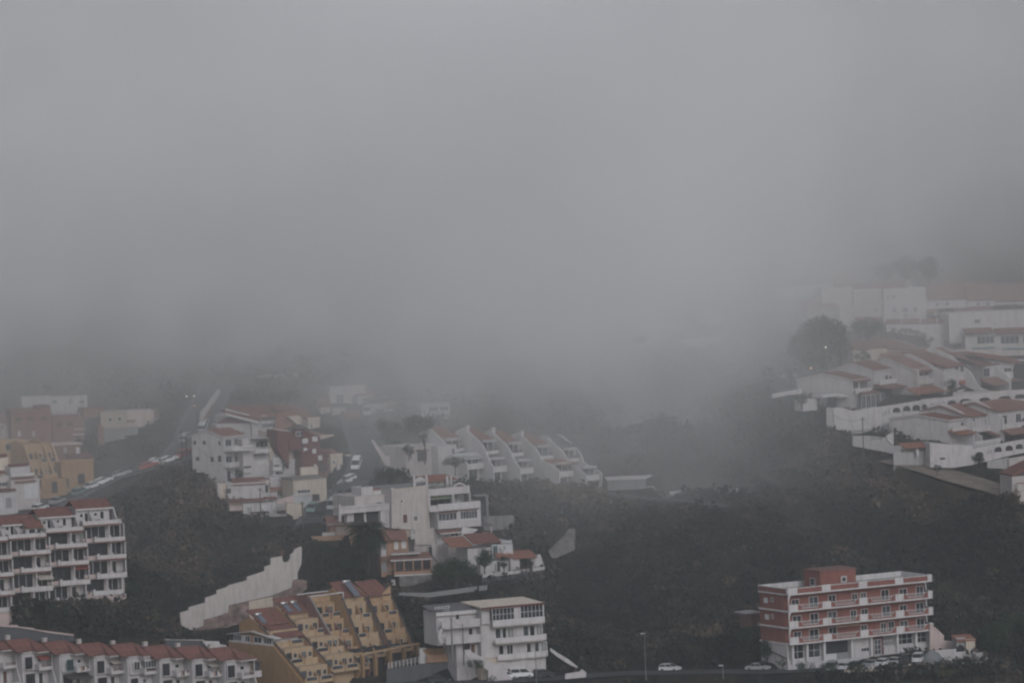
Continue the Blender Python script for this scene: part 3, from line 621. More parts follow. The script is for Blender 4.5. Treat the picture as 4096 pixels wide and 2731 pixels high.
b.poly('wall', 'white_warm', [(1410, 222), (1470, 228), (1735, 228), (1735, 236), (1410, 231)], 0, .3); b.poly('wall', 'white', [(1735, 228), (1750, 240), (1875, 243), (1880, 268), (1935, 275), (1935, 296), (1800, 318), (1735, 250)], -.4, -.1); b.poly('lower_wall', 'concrete_dark', [(1420, 236), (1735, 240), (1790, 318), (1420, 318)], .35, .6); b.done()
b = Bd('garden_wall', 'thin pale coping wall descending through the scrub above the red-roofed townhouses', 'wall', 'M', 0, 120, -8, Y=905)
b.poly('wall', 'pinkish', [(-60, 102), (150, 104), (152, 116), (290, 130), (290, 139), (440, 160), (628, 183), (628, 196), (430, 172), (290, 146), (150, 124), (-60, 114)], 0, .3); b.poly('lower_wall', 'concrete_dark', [(-60, 118), (150, 128), (290, 150), (430, 176), (628, 200), (640, 240), (-60, 230)], .3, .5); b.done()

# ================================================================== white three-storey building, bottom centre
def white_block():
    b = Bd('apartment_building', 'white three-storey apartment building with scalloped balcony bands and a glazed top floor, bottom centre', 'building', 'G', 1392, 935, 25, Y=897)
    uR = b.L(1868, 900)[0]; F = 1.5; D = 9
    V = [b.L(1392, 797)[1], b.L(1372, 643)[1], b.L(1350, 482)[1]]; T = b.L(1340, 300)[1]
    m = b.m
    ul = [b.L(1390, 790)[0], b.L(1368, 640)[0], b.L(1345, 480)[0]]
    uw = b.L(1232, 600, 1.5)[0]
    b.g('wall', 'white').box(uw, uR-.2, F, D, -3, V[2]+.5)
    b.g('wall', 'white').box(b.L(1395, 850)[0], uR-.3, .4, F-.01, -3, V[0])
    for k, z in enumerate(V):
        ua, ub = ul[k], uR-.1*k*2; n = 4; s = (ub-ua)/n
        pts = [(ua, F)]; 
        for i in range(n):
            a = ua+s*i; pts += [(a, -.05-.45*(i % 2)), (a+s*.98, -.55+.5*(i % 2)-.1)]
        pts += [(ub, F)]
        bb = b.g('balcony_slab', 'white_warm'); bb.prism([(x, y, z-.12) for x, y in pts], [(x, y, z+.12) for x, y in pts])
        pp = b.g('balcony_parapet', 'white_bright')
        for i in range(1, len(pts)-2):
            (x1, y1), (x2, y2) = pts[i], pts[i+1]
            pp.prism([(x1, y1, z+.12), (x2, y2, z+.12), (x2, y2+.15, z+.12), (x1, y1+.15, z+.12)], [(x1, y1, z+1.05), (x2, y2, z+1.05), (x2, y2+.15, z+1.05), (x1, y1+.15, z+1.05)])
        pp.box(ub-.12, ub+.02, 0, F, z+.12, z+1.05)
    # top floor glazing
    zz = V[2]
    a, c_ = b.L(1335, 390, 0)[0], b.L(1545, 360, 0)[0]; b.window(a, c_, zz+1.05, T-.25, -.1, n=6, rows=2, t=.1); a2, c2 = b.L(1600, 350)[0], b.L(1815, 330)[0]; b.window(a2, c2, zz+1.05, T-.15, -.1, n=6, rows=2, t=.1)
    b.g('top_floor_wall', 'white').box(ul[2]+.1, uR-.5, .0, D, zz+.13, zz+1.04); b.g('top_floor_wall', 'white').box(c_, a2, .0, D, zz+1.04, T-.1); b.g('top_floor_wall', 'white').box(uw, b.L(1335, 390)[0], .9, D, zz+.5, T-.3); b.g('top_floor_wall', 'white').box(c2, c2+.25, .0, D, zz+1.04, T-.1)
    b.g('top_floor_wall', 'grey_wall').box(b.L(1335, 390)[0], c2, 2.4, 2.6, zz+1.04, T-.3)
    # roof: pale deck with a red tile edge
    ra, rb = b.L(1232, 285)[0], b.L(1818, 255)[0]
    b.g('roof_edge', 'maroon').box(ra+.1, rb+.1, -.45, -.1, T-.22, T+.12); b.g('roof_deck', 'cream').prism([(ra, -.1, T-.1), (rb, -.1, T-.1), (rb, D, T+.25), (ra, D, T+.25)], [(ra, -.1, T+.14), (rb, -.1, T+.14), (rb, D, T+.5), (ra, D, T+.5)])
    m_ = MB(); x_, z_ = b.L(1368, 240, 5); m_.cyl((x_, 5, z_-.3), (x_, 5, z_+.4), .28, .2, 10); m_.build('roof_vent', 'white', b.root)
    # openings on the two middle floors
    for k, lst in ((1, [(1365, 1420, 'glass_mid', .1), (1432, 1472, 'glass', .1), (1480, 1545, 'shutter_grey', .4), (1628, 1682, 'glass_mid', .4), (1690, 1740, 'glass', .1), (1750, 1812, 'shutter_grey', .4)]), (0, [(1392, 1442, 'glass', .1), (1468, 1530, 'glass', .3), (1655, 1700, 'glass_mid', .1), (1735, 1775, 'glass_mid', .1), (1790, 1850, 'shutter_grey', .4)])):
        for x0, x1, p, lo in lst:
            ua = b.L(x0, 560, F)[0]; ub = b.L(x1, 555, F)[0]; b.window(ua, ub, V[k]+lo+.15, V[k+1]-.55, F, n=1 if ub-ua < 1.2 else 2, pane=p)
    # left wing with a rounded stair balcony
    zt = T+.05; la = b.L(790, 330, 3.2)[0]
    b.g('wing_wall', 'white').box(la+.4, uw, 3.2, D, V[1]+.2, zt-.5); b.g('wing_wall', 'white').box(b.L(1000, 700, 3.2)[0], uw, 3.2, D, -2, V[1]+.2)
    b.g('wing_roof', 'tile_grey').side([(2.7, zt-.5), (D, zt+.35), (D, zt+.2), (2.7, zt-.62)], la, uw-.1); b.g('fascia', 'white_bright').box(la+.1, uw-.1, 2.55, 2.69, zt-1.15, zt-.5)
    b.pw(800, 298, 935, 318, 2.5, n=4); b.pw(880, 328, 928, 386, 3.2, n=2); b.pd(992, 343, 1027, 412, 3.2, mat='dark'); b.pd(1115, 498, 1152, 568, 3.2, mat='dark'); b.pd(1135, 645, 1175, 735, 3.2, mat='door_brown')
    for k, (xl, yb, yt) in enumerate(((860, 482, 400), (900, 640, 570))):
        A = b.L(xl, yt+14, 1.7)[0]; zb = [b.L(1170, 482, 1.7)[1], b.L(1180, 628, 1.7)[1]][k]; B2 = uw+.05
        b.g('gallery_parapet', 'white').box(A, B2, 1.6, 1.75, zb, zb+1.5); b.g('gallery_slab', 'white').box(A, B2, 1.75, 3.2, zb, zb+.2)
    z1 = b.L(1170, 482, 1.7)[1]; z2 = b.L(1180, 628, 1.7)[1]; A = b.L(862, 500, 1.7)[0]
    arc = [(A+.1-1.0*math.sin(t), z1+.2-(z1-z2-.2)*(1-math.cos(t))/2*1.0) for t in np.linspace(0, 3.14, 10)]
    b.g('stair_curve', 'white').front([(x-.0, y) for x, y in arc]+[(x+.75, y) for x, y in arc[::-1]], 1.6, 1.8)
    b.g('entrance_shadow', 'dark').box(b.L(1060, 660, 3.1)[0], b.L(1130, 660, 3.1)[0], 3.1, 3.19, b.L(1060, 700, 3.1)[1], b.L(1060, 645, 3.1)[1])
    b.g('round_bay', 'beige').prism([(uw+x, y, -1) for x, y in ((-.3, 3), (-.2, 1.4), (.6, .5), (2.2, .2), (3.0, .6), (3.1, 3))], [(uw+x, y, V[0]+.4) for x, y in ((-.3, 3), (-.2, 1.4), (.6, .5), (2.2, .2), (3.0, .6), (3.1, 3))])
    b.pad(b.L(1150, 900)[0], uR+1, D, v=-.3, front=3, ctrl=True, vb=4); b.pad(la, uw, D, v=V[0]-1, front=.5, w0=3, ctrl=False)
    b.done()
white_block()
def diag_wall(label, crop, pts, t, mat='white', psi=20, Y=900):
    b = Bd('garden_wall', label, 'wall', crop, pts[0][0], pts[0][1], psi, Y=Y); b.poly('wall', mat, pts, 0, t); b.done()
diag_wall('white wall sliding down the slope from the upper left to the white three-storey building', 'G', [(720, 488), (770, 500), (860, 570), (960, 660), (1050, 680), (1090, 700), (1070, 722), (905, 690), (800, 600), (720, 520)], .4, Y=902)
diag_wall('long white wall descending under the round bay of the white building to the road', 'G', [(1080, 705), (1115, 700), (1300, 800), (1420, 860), (1528, 970), (1528, 1010), (1300, 1010), (1300, 895), (1085, 745)], .4, psi=20, Y=893)
diag_wall('white wall sliding down the slope from the white building to the right', 'G', [(1885, 680), (1950, 725), (2060, 790), (2140, 855), (2140, 872), (2070, 840), (1950, 765), (1885, 710)], .35, psi=10, Y=899)
diag_wall('low white parapet ending in a point beside the road right of the white building', 'G', [(2025, 925), (2160, 905), (2185, 878), (2222, 912), (2222, 955), (2025, 975)], .35, psi=10, Y=895)
diag_wall('pale curving retaining wall below the palm garden', 'D', [(850, 1110), (1100, 1112), (1600, 1045), (1605, 1085), (1100, 1150), (850, 1130)], .5, mat='concrete', psi=24, Y=922)
diag_wall('grey concrete slope wall on the scrub hillside right of the big white villa', 'D', [(2125, 755), (2230, 650), (2300, 565), (2352, 560), (2352, 745), (2280, 775), (2190, 815), (2150, 810)], .5, mat='stone_grey', psi=8, Y=945)
# ================================================================== big white stepped villa, centre (reading frame D)
def big_villa():
    b = Bd('villa', 'big white stepped villa with a blank tall wall, roof arches and glazed terraces, centre', 'villa', 'D', 1200, 862, 30, Y=948)
    def v(x, y, w=0): return b.L(x, y, w)[1]
    def u(x, y=600, w=0): return b.L(x, y, w)[0]
    uA = u(785, 300); uB = u(1095, 280); top = v(787, 232)
    D = 12
    # main blank block with stepped foot
    W = b.g('wall', 'white_warm')
    W.front([b.L(785, 228), b.L(1097, 190), b.L(1105, 700), b.L(1290, 690), b.L(1290, 838), b.L(1195, 866), b.L(1135, 800), b.L(1125, 700), b.L(985, 700), b.L(985, 575), b.L(785, 560)], 0, .5)
    b.g('wall', 'white_warm').box(uA, uB+.1, .5, D, v(785, 560), top-.05)
    b.g('wall', 'white_warm').box(u(985), u(1290), .5, D, v(1135, 840)-2, v(985, 575))
    b.g('roof_slab', 'concrete').box(uA+.1, uB+6, .5, D-.1, top-.3, top-.02)
    b.g('parapet_block', 'white').box(uA-.1, uA+.7, -.1, .6, top, top+.35); b.g('roof_coping', 'beige').box(uA+.7, uB, -.05, .15, top-.0, top+.12)
    b.g('corner_strip', 'beige_dark').box(uB-.35, uB-.15, -.03, 0, v(1095, 560), v(1090, 230))
    b.pd(878, 442, 918, 514, 0, mat='maroon'); b.pw(970, 452, 1006, 502, 0, n=2, pane='glass_mid'); b.pw(858, 312, 880, 346, 0, n=1, pane='maroon'); b.pd(1097, 716, 1130, 792, 0, mat='dark')
    b.g('lower_window_wall', 'beige_dark').box(u(880), u(980), .3, 3, v(880, 640), v(880, 580)); b.pw(946, 582, 980, 652, .0, n=2, pane='glass_curtain')
    # right-hand floors: each band steps forward and to the right
    F = 2.2
    lv = [(1292, 1645, 672, 'r1'), (1180, 1548, 566, 'r2'), (1118, 1540, 412, 'r3'), (1085, 1450, 283, 'r4')]
    z1 = v(1295, 680, -2.5); z2 = v(1182, 568, -1.2); z3 = v(1178, 410, -.6); z4 = v(1090, 285, 0)
    # floor 4 (roof terrace) parapet
    uR4 = u(1450, 210); b.g('terrace_parapet', 'white').box(uB, uR4, -.02, .15, z4-.05, z4+1.35); b.g('terrace_parapet', 'white').box(uR4-.15, uR4, .15, 6, z4-.05, z4+1.5); b.g('floor_slab', 'white').box(uB, uR4, .1, D, z4-.05, z4+.2)
    # floor 3 glazing below the roof terrace
    uR3 = u(1543, 330, -.6)
    b.g('terrace_parapet', 'white_bright').box(u(1180, 400, -.6), uR3, -.62, -.45, z3, z3+1.25); b.g('floor_slab', 'white').box(uB, uR3, -.6, D, z3-.15, z3+.1)
    b.g('terrace_parapet', 'white_bright').box(uR3-.16, uR3, -.45, 4, z3, z3+1.25); b.g('terrace_parapet', 'white').box(uB+.02, u(1180, 400, -.6), -.3, -.15, z3, z3+1.05)
    b.g('pillar', 'white').box(u(1298, 300), u(1312, 300), -.3, .3, z3+.1, z4); b.g('pillar', 'white').box(uR4-.2, uR4, -.3, .3, z3+.1, z4); b.g('pillar', 'white').box(uB, uB+.35, -.2, .3, z3+.1, z4)
    b.window(uB+.5, u(1290, 300, F), z3+.1, z4-.35, F, n=4, pane='glass', frame='teal'); b.window(u(1315, 300, F), uR4-.3, z3+.1, z4-.2, F, n=3, pane='glass_curtain', frame='teal')
    b.g('awning', 'green_awning').side([(1.2, z4-.2), (-.35, z4-.75), (-.35, z4-.8), (1.2, z4-.28)], uB+.3, u(1292, 300))
    b.g('wall', 'white').box(uB, uR4-.2, F+.02, D, z2, z4)
    # floor 2 long glazed band
    uR2 = u(1548, 480, -1.2); ua = u(1182, 500, -1.2)
    b.g('terrace_parapet', 'white').box(ua, uR2, -1.2, -1.05, z2, z2+1.5); b.g('floor_slab', 'white').box(ua, uR2, -1.05, D, z2-.1, z2+.1); b.g('wall', 'white').box(ua+.0, uR2-.02, -1.0, D, z2+.1, z2+1.45)
    b.g('wall', 'white').box(ua, ua+.15, -1.15, 4, z2+1.4, z3-.15); b.g('wall', 'white').box(uR2-.15, uR2, -1.15, 4, z2+1.4, z3-.15)
    um = u(1345, 480, -1.2); un = u(1372, 480, -1.2); b.window(ua+.1, um, z2+1.5, z3-.5, -1.1, n=5, pane='glass_mid'); b.window(un, u(1520, 440, -1.2), z2+1.5, z3-.45, -1.1, n=6, pane='glass_mid'); b.g('pillar', 'white').box(um, un, -1.18, -1.0, z2+1.5, z3-.3); b.g('pillar', 'white').box(u(1520, 440, -1.2), uR2-.15, -1.18, -1.0, z2+1.5, z3-.3)
    b.g('tile_trim', 'tile_red').box(ua-.05, um+.1, -1.45, -1.15, z3-.48, z3-.28); b.g('tile_trim', 'tile_red').box(un-.2, u(1515, 420, -1.2), -1.45, -1.15, z3-.35, z3-.15)
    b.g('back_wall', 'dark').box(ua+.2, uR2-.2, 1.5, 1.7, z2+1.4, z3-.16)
    # floor 1: tiled overhang, wide terrace with white balustrade and parasol-like gable
    uc = u(1285, 640, -2.5); ud = u(1648, 620, -2.5)
    b.g('terrace_parapet', 'white').box(uc, ud, -2.5, -2.35, z1, z1+1.15); b.g('terrace_parapet', 'white').box(ud-.15, ud, -2.35, 4, z1, z1+1.15); b.g('floor_slab', 'white').box(uc, ud, -2.4, D, z1-.15, z1+.1)
    b.g('wall', 'white').box(ua+.2, u(1450, 600, 0), 0, D, v(1290, 800), z2-.1); b.pw(1288, 585, 1355, 640, -.02, n=2, pane='glass')
    b.g('roof', 'tile_dull').side([(-2.0, z2-.75), (.1, z2-.1), (.1, z2-.25), (-2.0, z2-.9)], ua-.1, u(1380, 560, -2)); b.g('roof_edge', 'white_bright').box(ua-.1, u(1380, 560, -2), -2.08, -2.0, z2-.98, z2-.78)
    b.g('gazebo_roof', 'tile_grey').prism([(u(1395, 545, 0), 0, z2-.2), (u(1655, 540, 0), 0, z2-.25), (u(1655, 540, 0), 5, z2+.3), (u(1440, 530, 0), 5, z2+.3)], [(u(1395, 545, 0), 0, z2-.35), (u(1655, 540, 0), 0, z2-.4), (u(1655, 540, 0), 5, z2+.15), (u(1440, 530, 0), 5, z2+.15)])
    b.g('gazebo_wall', 'white_bright').front([b.L(1385, 565, -1.5), b.L(1395, 548, -1.5), b.L(1525, 568, -1.5), b.L(1455, 618, -1.5), b.L(1380, 630, -1.5)], -1.5, -1.3)
    b.g('gazebo_glass', 'glass').box(u(1460, 600, 1), ud-.3, 1, 1.1, z1+.2, z2-.4); b.g('corner_post', 'white').box(ud-.2, ud, -2.3, -2.1, z1+1.1, z2-.3)
    b.g('base_wall', 'white_warm').box(uc-.3, u(1520, 800, -2.2), -2.2, 4, v(1290, 860, -2.2)-2, z1-.15)
    # roof arches and penthouse
    zr = top+.05
    def arch(x0, x1, yb, yt, w, t=.4):
        a, c = u(x0, yb, w), u(x1, yb, w); zb = v(x0, yb, w); zt = v(x0, yt, w); m = b.g('roof_arch', 'white')
        m.box(a, a+.45, w, w+t, zb, zt); m.box(c-.45, c, w, w+t, zb, zt)
        q = [(a+.45, zb+1.0)]+[((a+c)/2-((c-a)/2-.45)*math.cos(s), zb+.9+((c-a)/2-.45)*math.sin(s)) for s in np.linspace(0, 3.14, 9)]+[(c-.45, zt-.7), (a+.45, zt-.7)]
        m.front(q, w, w+t)
        for xx in (a, c-.45):
            k = MB(); k.cyl((xx+.22, w+.2, zt), (xx+.22, w+.2, zt+.5), .3, .12, 8); k.build('finial', 'white', b.root)
    arch(973, 1095, 215, 130, .5); arch(1255, 1305, 215, 130, .5)
    b.g('penthouse', 'white').box(u(1100, 180, 2), u(1255, 180, 2), 2, 7, zr-.3, v(1100, 165, 2)+.2); b.window(u(1100, 180, 2), u(1250, 180, 2), z4+.3, v(1100, 165, 1.9), 1.95, n=3, pane='glass_curtain')
    b.g('penthouse_roof', 'tile_orange').side([(1.2, v(1100, 158, 1.2)), (6, v(1100, 158, 1.2)+.75), (6, v(1100, 158, 1.2)+.6), (1.2, v(1100, 158, 1.2)-.15)], u(1090, 150, 1.5), u(1340, 150, 1.5))
    m = b.g('round_arch_wall', 'white'); cx = (u(1315, 200, 1)+u(1415, 200, 1))/2; rr = (u(1415, 200, 1)-u(1315, 200, 1))/2
    m.front([(cx-rr, z4+.2)]+[(cx-rr*math.cos(s), z4+1.2+rr*.62*math.sin(s)) for s in np.linspace(0, 3.14, 12)]+[(cx+rr, z4+.2)]+[(cx+(rr-.35)*math.cos(s), z4+1.1+(rr-.35)*.62*math.sin(s)) for s in np.linspace(0, 3.14, 12)], 1, 1.3)
    b.g('round_arch_back', 'brick_dull').box(cx-rr+.3, cx+rr-.3, 1.31, 1.5, z4+.2, z4+1.6)
    # left wing with arched attic window, lower than the main block
    zl = v(470, 290, 3); ul = u(470, 400, 3)
    b.g('wing_wall', 'white_warm').box(ul, uA+.05, 3, D, v(470, 470, 3), zl); b.g('wing_wall', 'white').box(u(525, 250, 4), u(625, 250, 4), 4, 8, zl, v(525, 212, 4)); b.g('wing_roof', 'tile_dull').box(u(628, 240, 4.5), uA, 4.5, 10, zl+.3, zl+1.1); b.g('wing_parapet', 'white_bright').box(u(628, 260, 4.2), uA, 4.2, 4.4, zl, zl+.75)
    mm = b.g('dome', 'tile_grey'); dx = u(566, 212, 6); dz = v(525, 212, 4)
    mm.cyl((dx, 6, dz), (dx, 6, dz+.45), 1.1, .5, 12)
    aw = MB(); ax_ = u(675, 345, 3); az = v(640, 372, 3); aw.front([(ax_-.9, az)]+[(ax_-.9*math.cos(s), az+.75*math.sin(s)) for s in np.linspace(0, 3.14, 10)]+[(ax_+.9, az)], 2.93, 3.02); aw.build('arched_window', 'glass_mid', b.root)
    # terrace strip in front of the wing
    zt = v(345, 388, 1.0); ut = u(345, 400, 1.0); b.g('porch_wall', 'white').box(ut, uA+.02, 1.0, 3.2, zt-1.15, zt-.05); b.g('porch_slab', 'white_bright').box(ut-.2, uA+.02, .8, 3.2, zt-.05, zt+.12); b.g('porch_back', 'dark').box(u(462, 455, 2.2), u(690, 455, 2.2), 2.2, 2.4, zt-3.2, zt-1.1)
    b.g('porch_wall', 'white').box(u(405, 470, 2.0), u(460, 470, 2.0), 2.0, 3.2, zt-3.2, zt-1.15); b.g('porch_wall', 'white').box(u(550, 470, 2.0), u(566, 470, 2.0), 2.0, 2.6, zt-3.2, zt-1.15); b.g('porch_wall', 'white').box(u(690, 470, 1.2), uA+.02, 1.2, 3.2, v(700, 560, 1.2), zt-1.15)
    b.g('gate_pier', 'white').box(ut-.5, ut-.1, .6, 1.1, zt-2.6, zt+.7)
    b.pad(u(985), ud-.5, D, v=-.3, front=1.5, ctrl=True, vb=4); b.pad(ul, u(985), D, v=v(700, 560, 0)-.5, w0=2, front=1, ctrl=False)
    b.done()
big_villa()

def small_house_right():
    b = Bd('house', 'small white house with long red roof and blue glazing below the big villa', 'house', 'D', 1500, 930, 22, Y=938)
    b.pb('wall', 'white', 1432, 735, 1640, 850, .6, 7, down=1); b.pb('wall', 'white_cool', 1640, 700, 1820, 800, 0, 7, down=3)
    u_, v_ = b.L(1288, 712, -.3); w0 = -.3
    b.g('roof', 'tile_orange').side([(w0, v_-.2), (4.5, v_+1.3), (4.5, v_+1.12), (w0, v_-.38)], u_, b.L(1470, 700, 0)[0]); b.g('roof', 'tile_red').side([(w0-.3, v_+.25), (4.6, v_+1.7), (4.6, v_+1.55), (w0-.3, v_+.08)], b.L(1470, 690, 0)[0]+.02, b.L(1715, 690, 0)[0])
    b.pb('roof', 'white_cool', 1715, 675, 1810, 690, -.3, 6.8)
    b.pw(1650, 712, 1690, 800, -.03, n=2, frame='teal', pane='glass_mid'); b.pw(1692, 712, 1728, 800, -.03, n=1, frame='frame', pane='glass_curtain'); b.pd(1738, 708, 1758, 745, 0, mat='shutter_grey'); b.pb('balcony', 'white', 1738, 748, 1822, 790, -.5, 0)
    b.g('chimney', 'white').box(b.L(1790, 680, 4)[0], b.L(1812, 680, 4)[0], 4, 4.6, b.L(1790, 700, 4)[1], b.L(1790, 662, 4)[1])
    b.pb('lower_wall', 'white', 1540, 850, 1800, 935, -1.2, 2, down=1.5); b.pd(1660, 860, 1680, 935, -1.25, mat='shutter_grey'); m = b.g('arch_opening_shade', 'dark'); x_, z_ = b.L(1700, 930, -1.3); m.front([(x_-.35, z_)]+[(x_-.35*math.cos(s), z_+1.6+.4*math.sin(s)) for s in np.linspace(0, 3.14, 8)]+[(x_+.35, z_)], -1.24, -1.2)
    b.g('porch_roof', 'tile_orange').side([(-2.0, 2.6), (0, 3.3), (0, 3.15), (-2.0, 2.45)], b.L(1690, 830, -2)[0], b.L(1830, 820, -2)[0])
    b.pad(b.L(1432, 850)[0], b.L(1820, 850)[0], 7, v=-.4, front=3, ctrl=True, vb=2); b.done()
    b = Bd('house', 'low white garden house with an orange tile roof at the end of the terrace wall', 'house', 'D', 1810, 915, 18, Y=938)
    b.pb('wall', 'white', 1800, 818, 1880, 920, 0, 4, down=1); b.pb('wall', 'grey_wall', 1975, 820, 2010, 905, 0, 4, down=1); b.pb('back_wall', 'dark', 1880, 825, 1975, 905, 2, 4, down=1)
    x_, z_ = b.L(1820, 812, -.3); b.g('roof', 'tile_orange').side([(-.5, z_-.1), (4.2, z_+.9), (4.2, z_+.75), (-.5, z_-.25)], x_, b.L(2030, 800, -.3)[0])
    b.g('end_wall', 'white').front([b.L(2010, 800), b.L(2055, 780), b.L(2090, 890), b.L(2010, 900)], 0, .3); b.pad(0, 10, 4, v=-.3, front=2, ctrl=False); b.done()
    b = Bd('retaining_wall', 'whitewashed coping on the dark terrace wall in front of the small white houses', 'wall', 'D', 1560, 968, 20, Y=932)
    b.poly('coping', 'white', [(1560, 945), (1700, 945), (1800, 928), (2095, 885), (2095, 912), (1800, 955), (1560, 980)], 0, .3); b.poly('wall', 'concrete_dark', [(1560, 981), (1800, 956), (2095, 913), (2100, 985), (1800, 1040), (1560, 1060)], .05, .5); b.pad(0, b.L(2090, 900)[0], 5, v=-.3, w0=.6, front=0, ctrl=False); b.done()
small_house_right()

def orange_house():
    b = Bd('house', 'orange house with a small gabled roof above the palm tree, left of the white villa', 'house', 'D', 110, 660, 8, Y=946)
    b.pb('wall', 'salmon', 255, 530, 575, 660, 1, 8, down=1); b.pb('panel', 'pinkish', 305, 548, 430, 628, .9, 1.0)
    x_, z_ = b.L(232, 528, .4); b.g('roof', 'tile_dull').side([(.4, z_), (4.4, z_+1.25), (8.2, z_+.2), (8.2, z_), (4.4, z_+1.05), (.4, z_-.18)], x_, b.L(592, 525, .4)[0]); b.pb('fascia', 'pinkish', 232, 524, 580, 534, .3, .39)
    g = b.g('gable_wall', 'salmon'); g.front([b.L(578, 540, .2), b.L(632, 490, .2), b.L(688, 535, .2), b.L(688, 620, .2), b.L(578, 620, .2)], .2, 6); b.pw(612, 540, 650, 580, .2, n=1, pane='shutter')
    b.g('gable_roof', 'tile_dull').front([b.L(565, 540, 0), b.L(630, 478, 0), b.L(700, 532, 0), b.L(692, 538, 0), b.L(630, 488, 0), b.L(572, 546, 0)], 0, 6.2)
    b.pb('lower_wall', 'orange_wall', 95, 632, 560, 668, 0, 1, down=1.5); b.pb('coping', 'white', 190, 598, 300, 640, .5, .9)
    b.pad(0, b.L(690, 660)[0], 8, v=-.2, front=2, ctrl=True, vb=2); b.done()
    b = Bd('house', 'orange house with white shutters and a flower balcony between the palm and the villa', 'house', 'D', 760, 950, 10, Y=940)
    b.pb('wall', 'salmon', 740, 655, 925, 790, .8, 7, down=3); b.pb('wall', 'white', 690, 690, 778, 780, 1.2, 7, down=3)
    b.pw(805, 672, 838, 740, .8, n=1, pane='shutter'); b.pw(868, 665, 905, 730, .8, n=1, pane='shutter'); b.pw(740, 680, 772, 750, 1.2, n=1, pane='shutter')
    x_, z_ = b.L(690, 650, -.2); b.g('roof', 'tile_dull').side([(-.2, z_-.25), (4, z_+1.5), (8, z_+.2), (8, z_), (4, z_+1.3), (-.2, z_-.42)], x_, b.L(925, 632, -.2)[0])
    b.pb('balcony_slab', 'white', 780, 778, 1030, 790, -.6, 2); a_, c_, lo, hi = b.rect(800, 748, 1020, 780, -.5); b.rail(a_, c_, lo, hi, -.5, mat='rail_dark')
    # glazed veranda below
    b.pb('wall', 'salmon', 690, 800, 885, 955, 1.2, 6, down=.5); b.pb('shutter', 'shutter_grey', 695, 860, 785, 935, 1.1, 1.19)
    x0_, z0_ = b.L(805, 830, -1); x1_ = b.L(1130, 820, -1)[0]; b.g('veranda_roof', 'tile_dull').side([(-1.2, z0_-.05), (2.6, z0_+.95), (2.6, z0_+.8), (-1.2, z0_-.2)], x0_-.8, x1_); b.g('fascia', 'white_bright').box(x0_-.8, x1_, -1.28, -1.2, z0_-.25, z0_-.03)
    for i in range(5):
        xx = x0_+(x1_-.3-x0_)*i/4; b.g('post', 'salmon').box(xx, xx+.22, -1, -.8, b.L(810, 950, -1)[1], z0_-.15)
        if i < 4: b.window(xx+.25, x0_+(x1_-.3-x0_)*(i+1)/4-.03, b.L(810, 935, -1)[1]+.3, z0_-.3, -.9, n=2, frame='door_brown', pane='glass')
    zf = b.L(810, 955, -1)[1]; b.g('veranda_base', 'salmon').box(x0_, x1_-.1, -1.02, 2, zf-.1, zf+.5); b.g('coping', 'white_bright').box(x0_-.1, x1_, -1.1, -.9, zf-.35, zf-.1)
    b.pb('stone_base', 'stone_grey', 848, 970, 1125, 1100, -.95, 2, down=.5); b.pb('lower_wall', 'dark', 745, 960, 848, 1090, .6, 2, down=.5); b.pb('pillar', 'white', 782, 1000, 815, 1085, .2, .6); b.pb('garden_wall', 'white', 630, 1040, 748, 1100, -.2, .1, down=.5)
    b.pad(-1, x1_, 7, v=b.L(848, 1090, -.9)[1]+.3, front=1, w0=-1, ctrl=False); b.done()
orange_house()
# ruin / concrete frames on the slope right of the villa
b = Bd('ruin', 'small unfinished concrete frame on the scrub slope right of the big villa', 'ruin', 'D', 1548, 400, 12, Y=962)
b.pb('wall', 'concrete', 1590, 285, 1612, 470, 0, .4, down=1); b.pb('beam', 'concrete', 1500, 282, 1612, 292, 0, 3); b.pb('back_wall', 'concrete_dark', 1545, 292, 1590, 400, 2, 2.3, down=2); b.done()
b = Bd('garden_wall', 'weathered grey garden wall with pilasters on the slope right of the villa', 'wall', 'D', 1570, 540, 10, Y=962)
b.pb('wall', 'concrete', 1570, 460, 1830, 545, 0, .3, down=.8)
for x in (1590, 1670, 1745, 1820): b.pb('pillar', 'stone_grey', x, 452, x+14, 545, -.15, -.01, down=.8)
b.done()

